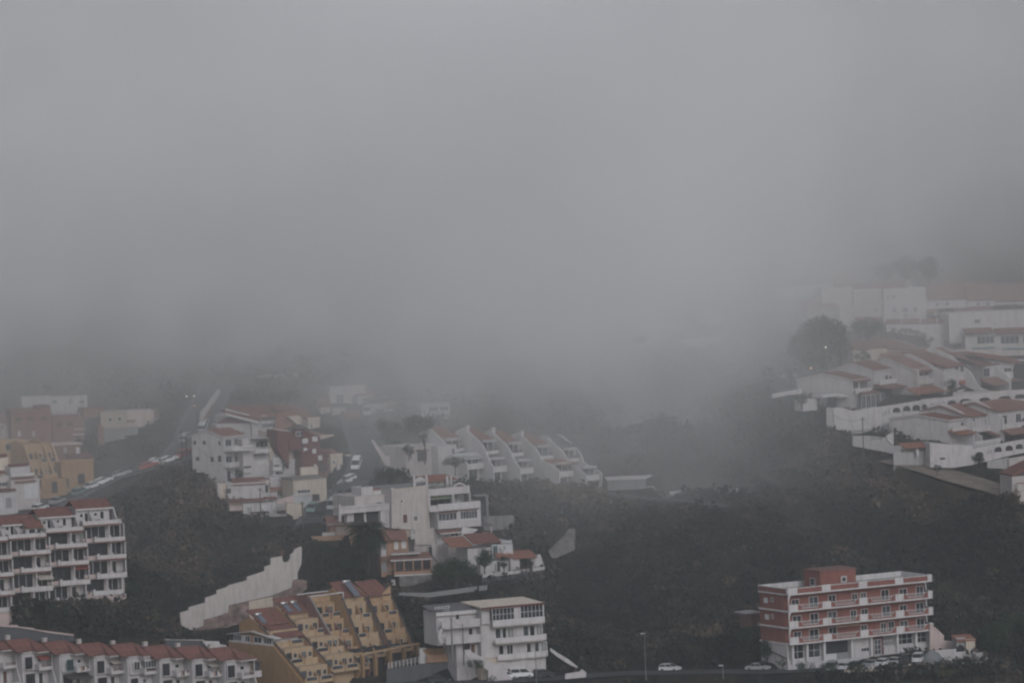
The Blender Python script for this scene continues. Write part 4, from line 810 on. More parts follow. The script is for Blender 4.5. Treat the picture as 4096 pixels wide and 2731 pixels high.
# ================================================================== white slanted terraces in the middle (reading frame E)
def mid_terraces():
    G = 'white slant-walled terraced houses on the middle ridge'
    labs = ['white terraced house with a flat blank left wall, leftmost on the middle ridge',
            'white slant-walled terraced house, second of the row on the middle ridge',
            'white slant-walled terraced house, third of the row on the middle ridge',
            'white slant-walled terraced house with a red-roofed porch, fourth on the middle ridge',
            'white terraced house with grey glazed top at the right end of the middle ridge']
    # upper balcony bottom-left corner, lower balcony bottom-left corner, roof ridge, roof foot (all E)
    S = [((838, 548), (1012, 692), (705, 298), (825, 392), 178, 145), ((1155, 562), (1235, 715), (935, 322), (1090, 430), 118, 120), ((1375, 580), (1465, 730), (1160, 345), (1320, 455), 115, 115), ((1620, 605), (1798, 757), (1405, 380), (1555, 482), 120, 125), ((1850, 628), (2030, 790), (1650, 395), (1775, 515), 125, 118)]
    for i, (ub_, lb_, rg, rf, wu, wl) in enumerate(S):
        Y = 985+i*1.2; psi = 40
        b = Bd('terraced_house', labs[i], 'house', 'E', lb_[0], lb_[1]+88, psi, group=G, Y=Y)
        wd = wl*b.m/math.cos(b.psi)+.1; v1 = b.L(lb_[0], lb_[1])[1]
        # depth of the upper balcony so that it lies one storey up
        q = None
        for w in np.arange(0, 12, .05):
            uu, vv = b.L(ub_[0], ub_[1], w)
            if vv-v1 >= 3.0 if False else abs(uu-0) < .12: q = w; break
        w2 = q if q else 3.2
        v2 = b.L(ub_[0], ub_[1], w2)[1]; v2 = v1+3.0 if not (2 < v2-v1 < 6) else v2
        D = w2+9; t = .3
        # left slanted wall with the step between the two floors
        zt = v2+2.9
        kink = [(-.15, -2.5), (-.15, v1+1.0), (.5, v1+1.5), (w2-.8, v1+3.2), (w2-.15, v2+.95), (w2+.8, v2+1.9), (w2+5.6, zt+1.9), (w2+7, zt+2.1), (D, zt+1.2), (D, -2.5)]
        b.g('party_wall', 'white_bright').side(kink, -t, 0)
        if i == 4: b.g('party_wall', 'white_bright').side(kink, wd, wd+t)
        b.g('wall', 'white').box(.01, wd-.31 if i < 4 else wd, 1.6, D, -2.5, v1+2.6); b.g('wall', 'white').box(.01, wd-.31 if i < 4 else wd, w2+1.5, D, v1, v2+2.5)
        for z, w, uw in ((v1, 0, wd-.32), (v2, w2, wd-.32)):
            b.g('balcony_slab', 'white_bright').box(.01, uw, w, w+1.6, z-.25, z); b.g('balcony_wall', 'white_bright').box(.01, uw, w, w+.14, z, z+(.45 if w else .95))
            if w: b.rail(.05, uw-.05, z+.45, z+1.0, w+.05, mat='rail_dark', gap=.3)
            b.g('balcony_wall', 'white').box(uw-.12, uw, w+.14, w+1.6, z, z+.8)
            b.window(.25, uw*.5, z+.05, z+2.05, w+(1.6 if not w else 1.5), n=2, pane='glass', frame='frame_dark'); b.window(uw*.55, uw-.2, z+.05, z+2.05, w+(1.6 if not w else 1.5), n=2, pane='glass_mid')
            b.g('lintel', 'white').box(.01, uw, w+.6, w+1.7, z+2.3, z+2.65)
        # ground floor opening
        b.window(.4, wd-.8, -.1, 2.0, 1.6, n=3, pane='glass_mid' if i % 2 else 'dark')
        ty = v2+2.7
        rt_ = 'tile_dull' if i < 4 else 'glass_mid'
        b.g('roof', rt_).side([(w2+.7, ty-.2), (w2+7.0, ty+2.0), (w2+7.0, ty+1.85), (w2+.7, ty-.35)], .01, wd-.31 if i < 4 else wd)
        b.g('fascia', 'white_bright').box(.01, wd-.31, w2+.6, w2+.69, ty-.55, ty-.15)
        if i in (1, 2, 3): b.g('chimney', 'white').box(.4, 1.2, w2+6.2, w2+6.8, ty+1.2, ty+2.6); b.g('chimney', 'white').box(.3, 1.3, w2+6.1, w2+6.9, ty+2.6, ty+2.75)
        if i == 3: b.g('porch_roof', 'tile_orange').side([(.2, v1+2.35), (w2-.5, v1+3.1), (w2-.5, v1+2.95), (.2, v1+2.2)], .05, wd+1)
        if i == 0:
            b.g('side_wing', 'white').box(-5.2, -.31, 3.0, D-2, -2.5, v2+1.6); b.g('side_wing', 'white_warm').box(-12, -5.3, 5, D-2, 0, v2+1.9); b.window(-1.6, -.9, v2-.4, v2+1.0, 3.0, n=1)
            b.g('porch_roof', 'tile_dull').box(-9.5, -6.5, 4.2, 4.9, v2+.9, v2+1.1); b.window(-11, -10.4, v2-.8, v2+.8, 5, n=1); b.g('porch_back', 'dark').box(-9, -6.8, 4.7, 4.95, v2-1.2, v2+.8)
            # wide upper balcony with a pitched glazed canopy below
            b.g('canopy_roof', 'white_cool').side([(.4, v1+1.9), (2.6, v1+3.0), (2.6, v1+2.85), (.4, v1+1.75)], -2.2, wd)
        b.pad(-1 if i else -12, wd+.5, D, v=-.5, front=2.5, ctrl=(i in (0, 2, 4)), vb=4); b.done()
    b = Bd('garden_wall', 'long white garden wall with a dark base left of the middle ridge houses', 'wall', 'E', 300, 660, 10, Y=985)
    b.poly('wall', 'white_warm', [(180, 450), (195, 440), (290, 560), (300, 585), (490, 585), (490, 605), (620, 610), (620, 628), (715, 632), (718, 705), (1000, 735), (1000, 760), (850, 745), (515, 710), (490, 690), (385, 680), (300, 660), (270, 610)], 0, .35)
    for x, y in ((560, 660), (620, 662), (690, 668), (812, 680)): u_, v_ = b.L(x, y+50, -.3); m = MB(); m.cyl((u_, -.6, v_-.6), (u_, -.6, v_+1.1), .3, .12, 7); m.build('post', 'bark', b.root)
    b.done()
mid_terraces()
b = Bd('parking_shelter', 'flat pale shed roof on the ridge just right of the middle terraced houses', 'shed', 'S', 235, 1480, 4, Y=988)
b.g('roof', 'white').prism([(0, 0, 1.6), (8, 0, 1.5), (10, 4, 1.9), (0, 4, 1.9)], [(0, 0, 1.75), (8, 0, 1.65), (10, 4, 2.05), (0, 4, 2.05)]); b.g('wall', 'concrete').box(.2, 8, .3, .5, -.5, 1.5); b.pad(0, 9, 4, v=-.3, ctrl=False); b.done()
b = Bd('parking_shelter', 'long flat-roofed pale shed at the right end of the ridge above the scrub', 'shed', 'S', 700, 1560, 3, Y=990)
b.g('roof', 'white').prism([(0, 0, .8), (15.5, 0, .8), (15.5, 3, 1.2), (.3, 3, 1.2)], [(0, 0, .98), (15.5, 0, .98), (15.5, 3, 1.38), (.3, 3, 1.38)]); b.g('wall', 'stone_grey').box(.2, 15.4, .2, .5, -1.5, .8); b.g('wall', 'white').box(15.2, 15.45, .1, .5, -1, .8); b.pad(0, 15, 3, v=-.6, ctrl=False); b.done()
b = Bd('ridge_hut', 'tiny white hut on the ridge between the two flat sheds', 'hut', 'S', 545, 1530, 5, Y=989)
b.g('roof', 'white').prism([(0, 0, .9), (1.6, 0, .7), (1.2, 2, 1.5), (-.3, 2, 1.5)], [(0, 0, 1.05), (1.6, 0, .85), (1.2, 2, 1.65), (-.3, 2, 1.65)]); b.g('wall', 'concrete').box(.1, 1.3, .3, 1.8, -.6, .8); b.done()
def gable_house(name, label, crop, ax, ay, psi, Y, Lh, D, H, rise, wall='white', roof='tile_dull', group=None, down=3, ov=.35, pad=True, w0=0, ridge=.5, cat='house'):
    b = Bd(name, label, cat, crop, ax, ay, psi, group=group, Y=Y); r = w0+D*ridge
    b.g('wall', wall).side([(w0, -down), (w0, H), (r, H+rise), (w0+D, H), (w0+D, -down)], 0, Lh)
    s1 = rise/(D*ridge); s2 = rise/(D*(1-ridge)); t = .18
    b.g('roof', roof).side([(w0-ov, H-ov*s1+.02), (r, H+rise+.02), (w0+D+ov, H-ov*s2+.02), (w0+D+ov, H-ov*s2+t), (r, H+rise+t+.04), (w0-ov, H-ov*s1+t)], -ov*.6, Lh+ov*.6)
    b.g('fascia', 'white_bright').side([(w0-ov, H-ov*s1-.12), (r, H+rise-.12), (w0+D+ov, H-ov*s2-.12), (w0+D+ov, H-ov*s2+.1), (r, H+rise+.1), (w0-ov, H-ov*s1+.1)], -ov*.6-.06, -ov*.6-.005)
    b.g('fascia', 'white_bright').box(-ov*.6, Lh+ov*.6, w0-ov-.08, w0-ov-.01, H-ov*s1-.15, H-ov*s1+.1)
    if pad: b.pad(0, Lh, D, v=-.2, front=1.5, ctrl=True, vb=2.5)
    return b
# ================================================================== cluster of houses left of centre (reading frame B)
def cluster():
    # white three-storey house with the long gable wall
    b = gable_house('house', 'tall white house with small square windows in its gable wall, left of the cluster', 'B', 482, 1035, 52, 985, 6.5, 8.6, 9.3, 1.2, roof='tile_dull')
    for x0, y0, x1, y1 in ((178, 632, 205, 668), (270, 632, 297, 668), (415, 630, 447, 682), (202, 786, 234, 824), (344, 786, 374, 836), (410, 768, 452, 842)): b.sw(x0, y0, x1, y1, 0, n=1, frame='frame' if x0 > 400 else 'frame_dark')
    v1 = b.L(482, 885)[1]; v2 = b.L(482, 725)[1]
    for v_ in (v1, v2):
        b.g('balcony_slab', 'white').box(.02, 7.0, -1.4, 0, v_-.2, v_); b.g('balcony_parapet', 'white_bright').box(.02, 7.0, -1.45, -1.3, v_, v_+.95); b.g('balcony_parapet', 'white_bright').box(-.0, .13, -1.3, 0, v_, v_+.95)
        b.window(.5, 2.4, v_+.1, v_+2.2, 0, n=2); b.window(3.2, 5.6, v_+.4, v_+2.2, 0, n=3, pane='glass_mid')
    b.window(.6, 1.9, v1-3.1, v1-.8, 0, n=1); b.window(3, 4.6, v1-2.8, v1-.8, 0, n=2, pane='glass'); b.g('base_wall', 'beige_dark').box(-.05, -.01, .2, 8.4, -3, -.2); b.done()
    # long upper house with red roofs and glazed corner
    b = Bd('house', 'large white house under broad red roofs with glazed corner room, atop the cluster', 'house', 'B', 745, 620, 20, Y=1003)
    z = lambda x, y, w=0: b.L(x, y, w)
    uu, vv = z(825, 450, 0); u2 = z(965, 440, 0)[0]
    b.g('wall', 'white').box(0, u2, 0, 10, -6, vv); b.g('wall', 'white').box(z(490, 450, 4)[0], 0, 4, 12, -6, z(490, 400, 4)[1])
    b.g('corner_room', 'white').box(uu, u2, -.3, 0, vv-2.2, vv+.1); b.window(uu+.05, u2-.05, vv+.1, z(825, 400)[1]+.25, -.28, n=5, rows=1); b.window(uu+.1, u2-.1, vv-1.3, vv-.3, -.31, n=5, pane='glass_mid')
    vt = z(825, 400)[1]+.3; b.g('corner_room', 'white').box(uu, u2, 1.5, 10, vv, vt)
    rf = b.g('roof', 'tile_red'); A = z(490, 303, 3); Bq = z(820, 420, -.6); Cc = z(965, 385, -.6); Dd = z(1010, 345, 4); E = z(870, 282, 9); 
    rf.prism([(A[0], 3, A[1]), (Bq[0], -.6, Bq[1]), (Cc[0], -.6, Cc[1]), (Dd[0], 4, Dd[1]), (E[0], 9, E[1]), (z(520, 290, 8)[0], 8, z(520, 290, 8)[1])], [(A[0], 3, A[1]-.2), (Bq[0], -.6, Bq[1]-.2), (Cc[0], -.6, Cc[1]-.2), (Dd[0], 4, Dd[1]-.2), (E[0], 9, E[1]-.2), (z(520, 290, 8)[0], 8, z(520, 290, 8)[1]-.2)])
    b.g('roof_band', 'white_bright').front([z(488, 322, .5), z(760, 392, .5), z(760, 402, .5), z(488, 335, .5)], .5, .8); b.g('roof_band', 'white_bright').front([z(488, 365, -.8), z(820, 450, -.8), z(820, 470, -.8), z(488, 385, -.8)], -.8, 3); b.g('lower_roof', 'tile_red').front([z(488, 340, -.4), z(815, 425, -.4), z(815, 448, -.4), z(488, 364, -.4)], -.4, 3)
    b.g('gable', 'maroon').front([z(395, 468, 1), z(500, 405, 1), z(690, 460, 1), z(500, 464, 1)], 1, 1.3); b.g('wall', 'white').front([z(400, 470, .9), z(690, 462, .9), z(830, 462, .9), z(830, 620, .9), z(700, 640, .9), z(400, 500, .9)], .95, 4)
    b.done()
    b = Bd('house', 'white house under a wide orange-red hipped roof behind the dark maroon terrace', 'house', 'B', 1000, 520, 25, Y=1003)
    z = lambda x, y, w=0: b.L(x, y, w)
    def rp(pts, mat='tile_red', nm='roof', t=.2):
        q = [(z(x, y, w)[0], w, z(x, y, w)[1]) for x, y, w in pts]; b.g(nm, mat).prism(q, [(x, y, zz-t) for x, y, zz in q])
    rp([(972, 372, 0), (1062, 350, 1), (1275, 385, 4), (1255, 480, 1), (1100, 510, -.5), (972, 520, -.5)], 'tile_orange'); rp([(880, 282, 7), (1120, 285, 7), (1258, 318, 6), (1285, 380, 4.1), (1062, 348, 1.1), (1010, 345, 3)], 'tile_red')
    b.g('dormer', 'cream').front([z(1090, 400, -.3), z(1280, 390, -.3), z(1280, 470, -.3), z(1180, 475, -.3)], -.3, 3); b.g('wall', 'cream').box(z(975, 500, 0)[0], z(1270, 500, 0)[0], 0, 8, -5, z(975, 505, 0)[1]); b.done()
    # maroon house stepping down
    b = Bd('terraced_house', 'dark maroon house stepping down to the right with small white-shuttered windows', 'house', 'B', 1560, 1120, 28, Y=985)
    for pts, w in (([(985, 530), (1110, 545), (1240, 610), (1240, 700), (1100, 720), (1100, 900), (985, 700)], 4), ([(1100, 640), (1225, 640), (1225, 720), (1100, 720)], 3.5), ([(1235, 520), (1400, 590), (1400, 690), (1500, 740), (1590, 815), (1570, 1130), (1380, 1110), (1380, 900), (1240, 900)], 3), ([(1225, 735), (1300, 720), (1375, 760), (1400, 900), (1225, 900)], 2)):
        b.g('wall', 'maroon').front([b.L(x, y, w) for x, y in pts], w, w+5)
    b.g('wall', 'brick_dull').front([b.L(x, y, 2.4) for x, y in ((1380, 850), (1480, 850), (1570, 830), (1560, 1130), (1460, 1200), (1330, 1080), (1215, 1000), (1215, 895))], 2.4, 6)
    for x0, y0, x1, y1, w in ((1228, 612, 1280, 658, 2.9), (1325, 595, 1375, 640, 2.9), (1325, 712, 1360, 755, 1.9), (1382, 775, 1420, 822, 1.9), (1240, 702, 1272, 730, 1.9)): b.pw(x0, y0, x1, y1, w, n=1, pane='shutter')
    b.pw(1165, 545, 1235, 590, 3.4, n=2, pane='glass'); b.pb('pillar', 'cream', 1503, 960, 1522, 1110, 1.5, 1.8); b.pb('garage_gate', 'frame_dark', 1385, 850, 1470, 930, 2.2, 2.35)
    b.g('water_tank', 'white_bright').cyl((b.L(1355, 880, 1.5)[0], 1.6, b.L(1355, 893, 1.5)[1]), (b.L(1355, 880, 1.5)[0], 1.6, b.L(1355, 860, 1.5)[1]), .33, n=10)
    b.pb('lower_house', 'cream', 1215, 890, 1380, 970, 1.6, 2.3); b.done()
    # cream stack in the middle
    b = Bd('house', 'cream and white stacked house with wide dark balconies in the middle of the hill cluster', 'house', 'B', 960, 985, 24, Y=984)
    for x0, y0, x1, y1, w, m_ in ((905, 545, 1100, 700, 4, 'beige'), (915, 690, 1230, 830, 2, 'cream'), (945, 820, 1220, 1000, .6, 'white'), (650, 620, 950, 1000, 3, 'white')): b.pb('wall', m_, x0, y0, x1, y1, w, w+6, down=1)
    b.pw(910, 590, 985, 650, 3.9, n=2, pane='glass_mid'); b.pb('balcony_parapet', 'cream', 905, 655, 990, 690, 2.6, 2.8)
    b.pw(950, 700, 1040, 770, 1.95, n=3, pane='glass_mid'); b.pw(955, 775, 1090, 808, 1.2, n=1, pane='glass', rows=2); b.pb('balcony_parapet', 'white_bright', 950, 795, 1092, 830, .8, 1.0)
    b.g('gable', 'cream').front([b.L(1100, 690, 1.5), b.L(1168, 730, 1.5), b.L(1230, 725, 1.5), b.L(1228, 800, 1.5), b.L(1168, 860, 1.5), b.L(1090, 820, 1.5)], 1.5, 2)
    b.pw(950, 858, 1010, 892, .5, n=3); b.pw(1030, 850, 1060, 950, .5, n=1, pane='glass_mid'); b.pb('balcony_parapet', 'white_bright', 945, 890, 1025, 920, -.3, -.1); b.pb('awning', 'teal', 1045, 838, 1110, 852, -.6, .5)
    a_, c_, lo, hi = b.rect(1065, 925, 1210, 985, -.4); b.rail(a_, c_, lo, hi, -.4, gap=.3); b.pb('balcony_slab', 'white', 950, 985, 1215, 1000, -.5, .6); b.pw(965, 925, 1055, 965, .5, n=2)
    # left terraces of the stack
    for x0, y0, x1, y1, w in ((750, 620, 910, 720, 1.6), (655, 700, 760, 745, 1.4), (790, 770, 905, 785, 1.8)): b.pb('roof_trim', 'frame_dark', x0, y0, x1, y0+9, w-.4, w+2); 
    b.pw(775, 640, 900, 700, 2.9, n=3, pane='glass'); b.pb('balcony_parapet', 'white_bright', 770, 715, 912, 750, 1.2, 1.4); b.pb('balcony_parapet', 'white_bright', 550, 690, 765, 735, 1.0, 1.2); b.pw(655, 870, 740, 905, 2.9, n=3, pane='glass_mid'); b.pw(790, 780, 905, 860, 2.95, n=3, pane='shutter'); b.pw(660, 940, 740, 960, 2.95, n=2)
    b.pad(b.L(650, 985)[0], b.L(1220, 985)[0], 8, v=-.3, front=1, ctrl=True, vb=4); b.done()
    b = Bd('house', 'white house with an arched balcony opening below the cream stacked house', 'house', 'B', 940, 1190, 22, Y=978)
    b.pb('wall', 'white', 915, 990, 1135, 1190, 1, 7, down=1); m = b.g('arch_opening_shade', 'dark'); x_, z_ = b.L(1088, 1050, .95); m.front([(x_-.7, z_-.2)]+[(x_-.7*math.cos(s), z_+.3+.5*math.sin(s)) for s in np.linspace(0, 3.14, 9)]+[(x_+.7, z_-.2)], .93, .99)
    b.pb('balcony_parapet', 'white_bright', 1050, 1055, 1135, 1090, .2, .4); rp_ = b.L(930, 1100, -.3); b.g('roof', 'tile_orange').side([(-.4, rp_[1]-.35), (1.1, rp_[1]+.35), (1.1, rp_[1]+.2), (-.4, rp_[1]-.5)], rp_[0]-.3, b.L(1135, 1090, -.3)[0]); b.pb('back_wall', 'dark', 990, 1120, 1115, 1160, .9, 1.0); b.pb('porch_wall', 'white', 905, 1110, 990, 1180, -.2, 1); b.pw(1010, 1130, 1060, 1165, .85, n=2)
    b.pad(0, b.L(1135, 1190)[0], 7, v=-.2, front=1, ctrl=True, vb=2); b.done()
    # lower left white house
    b = Bd('house', 'low white house with one blue-grey window at the left foot of the cluster', 'house', 'B', 418, 1200, 8, Y=974)
    b.pb('wall', 'white', 505, 1050, 905, 1210, 0, 7, down=.5); b.pb('wall', 'cream', 412, 1060, 505, 1195, 1.0, 6, down=.5); b.pb('wall', 'white_warm', 410, 1040, 440, 1200, .5, .9)
    b.pw(488, 1090, 540, 1142, -.02, n=2, pane='glass_mid', frame='shutter_grey'); b.pw(862, 1055, 905, 1135, -.02, n=1, pane='glass'); b.pb('chimney', 'beige', 810, 1015, 910, 1050, 1.0, 1.6)
    rp_ = b.L(560, 1048, -.3); b.g('roof', 'tile_red').side([(-.4, rp_[1]-.1), (3.5, rp_[1]+.85), (7.2, rp_[1]), (7.2, rp_[1]-.2), (3.5, rp_[1]+.65), (-.4, rp_[1]-.28)], rp_[0], b.L(880, 1040, -.3)[0]); b.pb('roof_edge', 'white_bright', 500, 1045, 900, 1056, -.35, -.28)
    b.pad(0, b.L(905, 1200)[0], 7, v=-.2, front=1, ctrl=True, vb=2); b.done()
    b = Bd('house', 'small white bungalow with a red eave strip, lowest of the hill cluster beside the scrub', 'house', 'B', 660, 1365, 10, Y=967)
    b.pb('wall', 'white', 655, 1235, 935, 1375, .3, 5, down=.5); b.pb('wall', 'pinkish', 525, 1222, 655, 1285, 1, 4, down=.5); b.pb('pillar', 'white_bright', 935, 1225, 985, 1375, 0, .5, down=.4); b.pb('wall', 'white_warm', 985, 1220, 1080, 1310, .8, 3)
    b.pb('roof_trim', 'tile_red', 525, 1212, 870, 1225, -.4, 3); b.pb('roof_trim', 'tile_red', 870, 1185, 990, 1200, -.2, 3); b.pw(690, 1265, 745, 1330, .28, n=2, pane='shutter_grey'); b.pw(835, 1250, 900, 1325, .28, n=2, pane='shutter'); b.pb('planter', 'door_brown', 725, 1318, 905, 1332, -.0, .25); a_, c_, lo, hi = b.rect(945, 1310, 1075, 1340, -.3); b.rail(a_, c_, lo, hi, -.3, mat='rail_dark', gap=.35); b.pb('terrace_wall', 'white', 935, 1340, 1080, 1385, -.35, 0, down=.5)
    b.pad(-2, b.L(1080, 1365)[0], 5, v=-.2, front=1, ctrl=True, vb=1.5); b.done()
    b = Bd('house', 'beige flat house with a long dark window over a garage opening beside the steep street', 'house', 'B', 1140, 1280, 24, Y=972)
    b.pb('wall', 'beige', 1140, 1010, 1465, 1250, .5, 7, down=1); b.pb('roof', 'terrace_floor', 1130, 1000, 1470, 1012, .3, 7); b.pb('wall', 'white_cool', 1140, 1150, 1320, 1290, 0, 1); b.pw(1178, 1105, 1308, 1142, .4, n=4); b.pb('balcony_parapet', 'white', 1160, 1142, 1320, 1170, -.2, 0); b.pb('garage_opening_shade', 'dark', 1325, 1150, 1395, 1215, .42, .49); b.pb('pillar', 'white_warm', 1455, 1170, 1468, 1240, .3, .49)
    b.pad(0, b.L(1465, 1250)[0], 7, v=-.2, front=1, ctrl=True, vb=2); b.done()
    b = Bd('retaining_wall', 'tall weathered pale retaining wall beside the utility pole below the hill cluster', 'wall', 'B', 1095, 1260, 30, Y=964)
    b.poly('wall', 'beige', [(1080, 1225), (1160, 1235), (1240, 1235), (1238, 1440), (1190, 1495), (1160, 1440), (1140, 1360), (1080, 1330)], 0, .6); b.poly('upper_wall', 'pinkish', [(985, 1200), (1140, 1160), (1145, 1235), (1080, 1240), (985, 1240)], .8, 1.1); b.done()
    # beige houses stepping down behind, right of the maroon one
    lab = ['beige house half hidden in mist at the top right of the hill cluster', 'narrow beige house with a stepped parapet right of the maroon house', 'beige house wall with two tall pillars at the street corner right of the maroon house', 'pale tan house on the street edge behind the maroon house']
    for (x0, y0, x1, y1), l_, Y in zip(((1285, 400, 1400, 590), (1395, 570, 1530, 730), (1500, 750, 1620, 1040), (1580, 760, 1715, 900)), lab, (1002, 996, 986, 992)):
        b = Bd('house', l_, 'house', 'B', x0, y1, 28, Y=Y); b.pb('wall', 'beige', x0, y0+25, x1, y1, 0, 5, down=4); b.pb('parapet', 'cream', x0-3, y0+12, x1+3, y0+25, -.1, .3); b.g('roof', 'tile_dull').side([(.4, b.L(x0, y0+25)[1]), (5, b.L(x0, y0+25)[1]+1.0), (5, b.L(x0, y0+25)[1]+.85), (.4, b.L(x0, y0+25)[1]-.2)], 0, b.L(x1, y0)[0])
        b.pw(x0+18, y0+70, x0+45, y0+110, 0, n=1, pane='glass_mid'); 
        if y1 > 1000: b.pb('pillar', 'white_warm', 1562, 850, 1600, 1060, -.5, -.2, down=1)
        b.done()
    b = Bd('ramp_wall', 'long pale sloping wall rising into the fog above the hill cluster', 'wall', 'B', 240, 450, 20, Y=1004)
    b.poly('wall', 'grey_wall', [(238, 455), (285, 445), (345, 330), (440, 165), (425, 120), (370, 190), (300, 300), (240, 360)], 0, .6); b.poly('coping', 'tile_dull', [(285, 445), (345, 330), (375, 280), (360, 280), (275, 425)], -.15, -.01); b.done()
cluster()

# ================================================================== far left houses along the road (reading frame K)
def far_left():
    b = Bd('house', 'white flat house with roller doors and red eave above the left road', 'house', 'K', 150, 1310, 28, Y=972)
    b.pb('wall', 'white_warm', 90, 1090, 335, 1300, 0, 7, down=1); b.pb('wall', 'white', 85, 970, 255, 1095, 2, 8); b.pb('balcony_parapet', 'white_bright', 95, 1035, 285, 1060, .4, .6); r0_ = b.L(125, 1100, -.4); b.g('roof', 'tile_red').side([(-.5, r0_[1]-.1), (1.5, r0_[1]+.75), (1.5, r0_[1]+.6), (-.5, r0_[1]-.25)], r0_[0], b.L(300, 1080, -.4)[0])
    b.pw(200, 1115, 320, 1240, -.02, n=3, pane='shutter', frame='shutter'); b.pb('roof_trim', 'maroon', 85, 955, 240, 975, 1.7, 3); b.pad(-2, b.L(335, 1290)[0], 7, v=-.1, front=1, ctrl=True, vb=2); b.done()
    b = Bd('house', 'white house with a grey garage door cut by the left edge, above the road', 'house', 'K', 0, 1350, 28, Y=970)
    b.pb('wall', 'white', -120, 1200, 150, 1345, 0, 7, down=1); b.pb('wall', 'white_warm', -120, 1060, 80, 1200, 2.2, 8); b.pb('wall', 'cream', -120, 900, 70, 1070, 5, 10); b.pb('roof_trim', 'maroon', -120, 1175, 135, 1195, -.4, 2.2); b.pb('roof_trim', 'tile_red', -120, 1020, 50, 1045, 1.8, 3.5); b.pw(42, 1230, 102, 1325, -.02, n=1, pane='shutter_grey', frame='shutter'); b.pw(-60, 1235, 20, 1330, -.02, n=1, pane='shutter'); b.pw(-40, 1105, 70, 1145, 2.15, n=4); b.pb('roof_trim', 'maroon', -120, 880, 60, 905, 4.7, 6)
    b.pad(-4, b.L(150, 1340)[0], 7, v=-.1, front=1, ctrl=True, vb=2); b.done()
    G = 'yellow terraced houses above the left road'
    b = terrace_house('yellow terraced house with slanted party walls, left of the pair above the left road', 'K', 345, 1215, 40, 985, 4.6, 3, 1.6, 3.1, 'yellow', 'ochre', group=G, roof=None, cap='yellow', top=1.6, mods=2); b.done()
    b = terrace_house('yellow terraced house with a tall dark doorway, right of the pair above the left road', 'K', 430, 1190, 40, 988, 4.2, 3, 1.6, 2.9, 'yellow', 'yellow', group=G, roof=None, cap='yellow_pale', top=1.0, mods=2); b.done()
    b = Bd('house', 'yellow house cut by the left edge with a teal window above the white houses', 'house', 'K', 0, 1150, 30, Y=990)
    b.pb('wall', 'yellow', -150, 770, 110, 1000, 1, 8, down=3); b.pb('wall', 'yellow', 90, 760, 240, 960, 3, 8, down=3); b.pw(45, 785, 88, 838, .95, n=1, frame='teal'); b.pb('balcony_parapet', 'yellow_pale', 125, 840, 215, 875, 1.2, 1.4); b.pb('balcony_parapet', 'yellow_pale', 120, 925, 200, 960, .6, .8); b.pb('wall', 'salmon', 60, 900, 345, 1160, 1.8, 6, down=2); b.done()
    b = Bd('building', 'long low ochre building with dark garage doorways right of the yellow terraced houses', 'building', 'K', 430, 1200, 28, Y=986)
    b.pb('wall', 'ochre', 510, 940, 785, 1100, 2.2, 9, down=3); b.pb('wall', 'ochre', 345, 1085, 560, 1200, 0, 3, down=2); b.pd(650, 1035, 710, 1120, 2.15, mat='dark', frame='ochre'); b.pd(525, 1075, 575, 1145, 2.15, mat='dark', frame='ochre'); b.pd(430, 1100, 480, 1195, -.05, mat='dark', frame='ochre'); b.pb('panel', 'yellow_pale', 490, 1075, 510, 1120, 1.4, 1.5); b.g('coping', 'yellow').box(b.L(510, 940, 2.2)[0], b.L(785, 930, 2.2)[0], 2.1, 2.4, b.L(510, 940, 2.2)[1], b.L(510, 930, 2.2)[1]); b.pad(0, b.L(785, 1100)[0], 8, v=0, front=1, ctrl=True, vb=2); b.done()
    # brown buildings dissolving in fog
    b = Bd('building', 'dark brown apartment building fading into the fog at the far left', 'building', 'K', 100, 790, 12, Y=1004)
    b.pb('wall', 'brick_dull', 90, 510, 430, 790, 0, 10, down=4); b.pb('wall', 'brick_dull', 430, 560, 700, 790, 2, 10, down=4); b.pb('stair_tower', 'maroon', 300, 470, 420, 560, 3, 8)
    for x in (150, 270): b.pb('column', 'white', x, 675, x+22, 725, -.15, -.02)
    for x, y in ((130, 560), (230, 556), (340, 552), (470, 600), (560, 596)): b.pw(x, y, x+50, y+42, 0 if x < 430 else 2, n=2, pane='glass_mid', frame='brick_red')
    b.pb('balcony_parapet', 'pinkish', 620, 655, 705, 668, 1.4, 1.6); b.pb('balcony_parapet', 'pinkish', 610, 700, 705, 713, 1.4, 1.6); b.pad(0, 15, 10, v=-.2, front=1, ctrl=True, vb=2); b.done()
    b = Bd('building', 'low brown house with a bright white doorway in the mist above the left road', 'building', 'K', 430, 930, 16, Y=1000)
    b.pb('wall', 'brick_dull', 430, 800, 680, 930, 0, 7, down=3); b.pb('roof', 'pinkish', 420, 792, 690, 801, -.3, 7); b.pb('column', 'white_bright', 637, 812, 665, 885, -.2, 0); b.pb('panel', 'grey_wall', 530, 815, 560, 860, -.15, 0); b.pb('wall', 'maroon', 560, 870, 780, 940, -.5, 4, down=3); b.done()
    b = Bd('building', 'pinkish house row with pale panels half dissolved in the mist above the left road', 'building', 'K', 830, 800, 14, Y=1006)
    b.pb('wall', 'beige_dark', 840, 520, 1060, 650, 3, 9, down=3); b.pb('wall', 'pinkish', 1060, 510, 1290, 600, 4, 9, down=3); b.pb('roof', 'tile_dull', 700, 490, 870, 570, 5, 9); b.pb('wall', 'brick_dull', 820, 640, 870, 760, 1, 6, down=2); b.pb('panel', 'beige', 1190, 535, 1250, 580, 3.8, 3.95); b.pb('retaining_wall', 'concrete', 870, 655, 1160, 790, 2, 2.5, down=2); b.pw(900, 560, 940, 600, 2.95, n=1); b.pw(980, 556, 1020, 596, 2.95, n=1); b.done()
far_left()

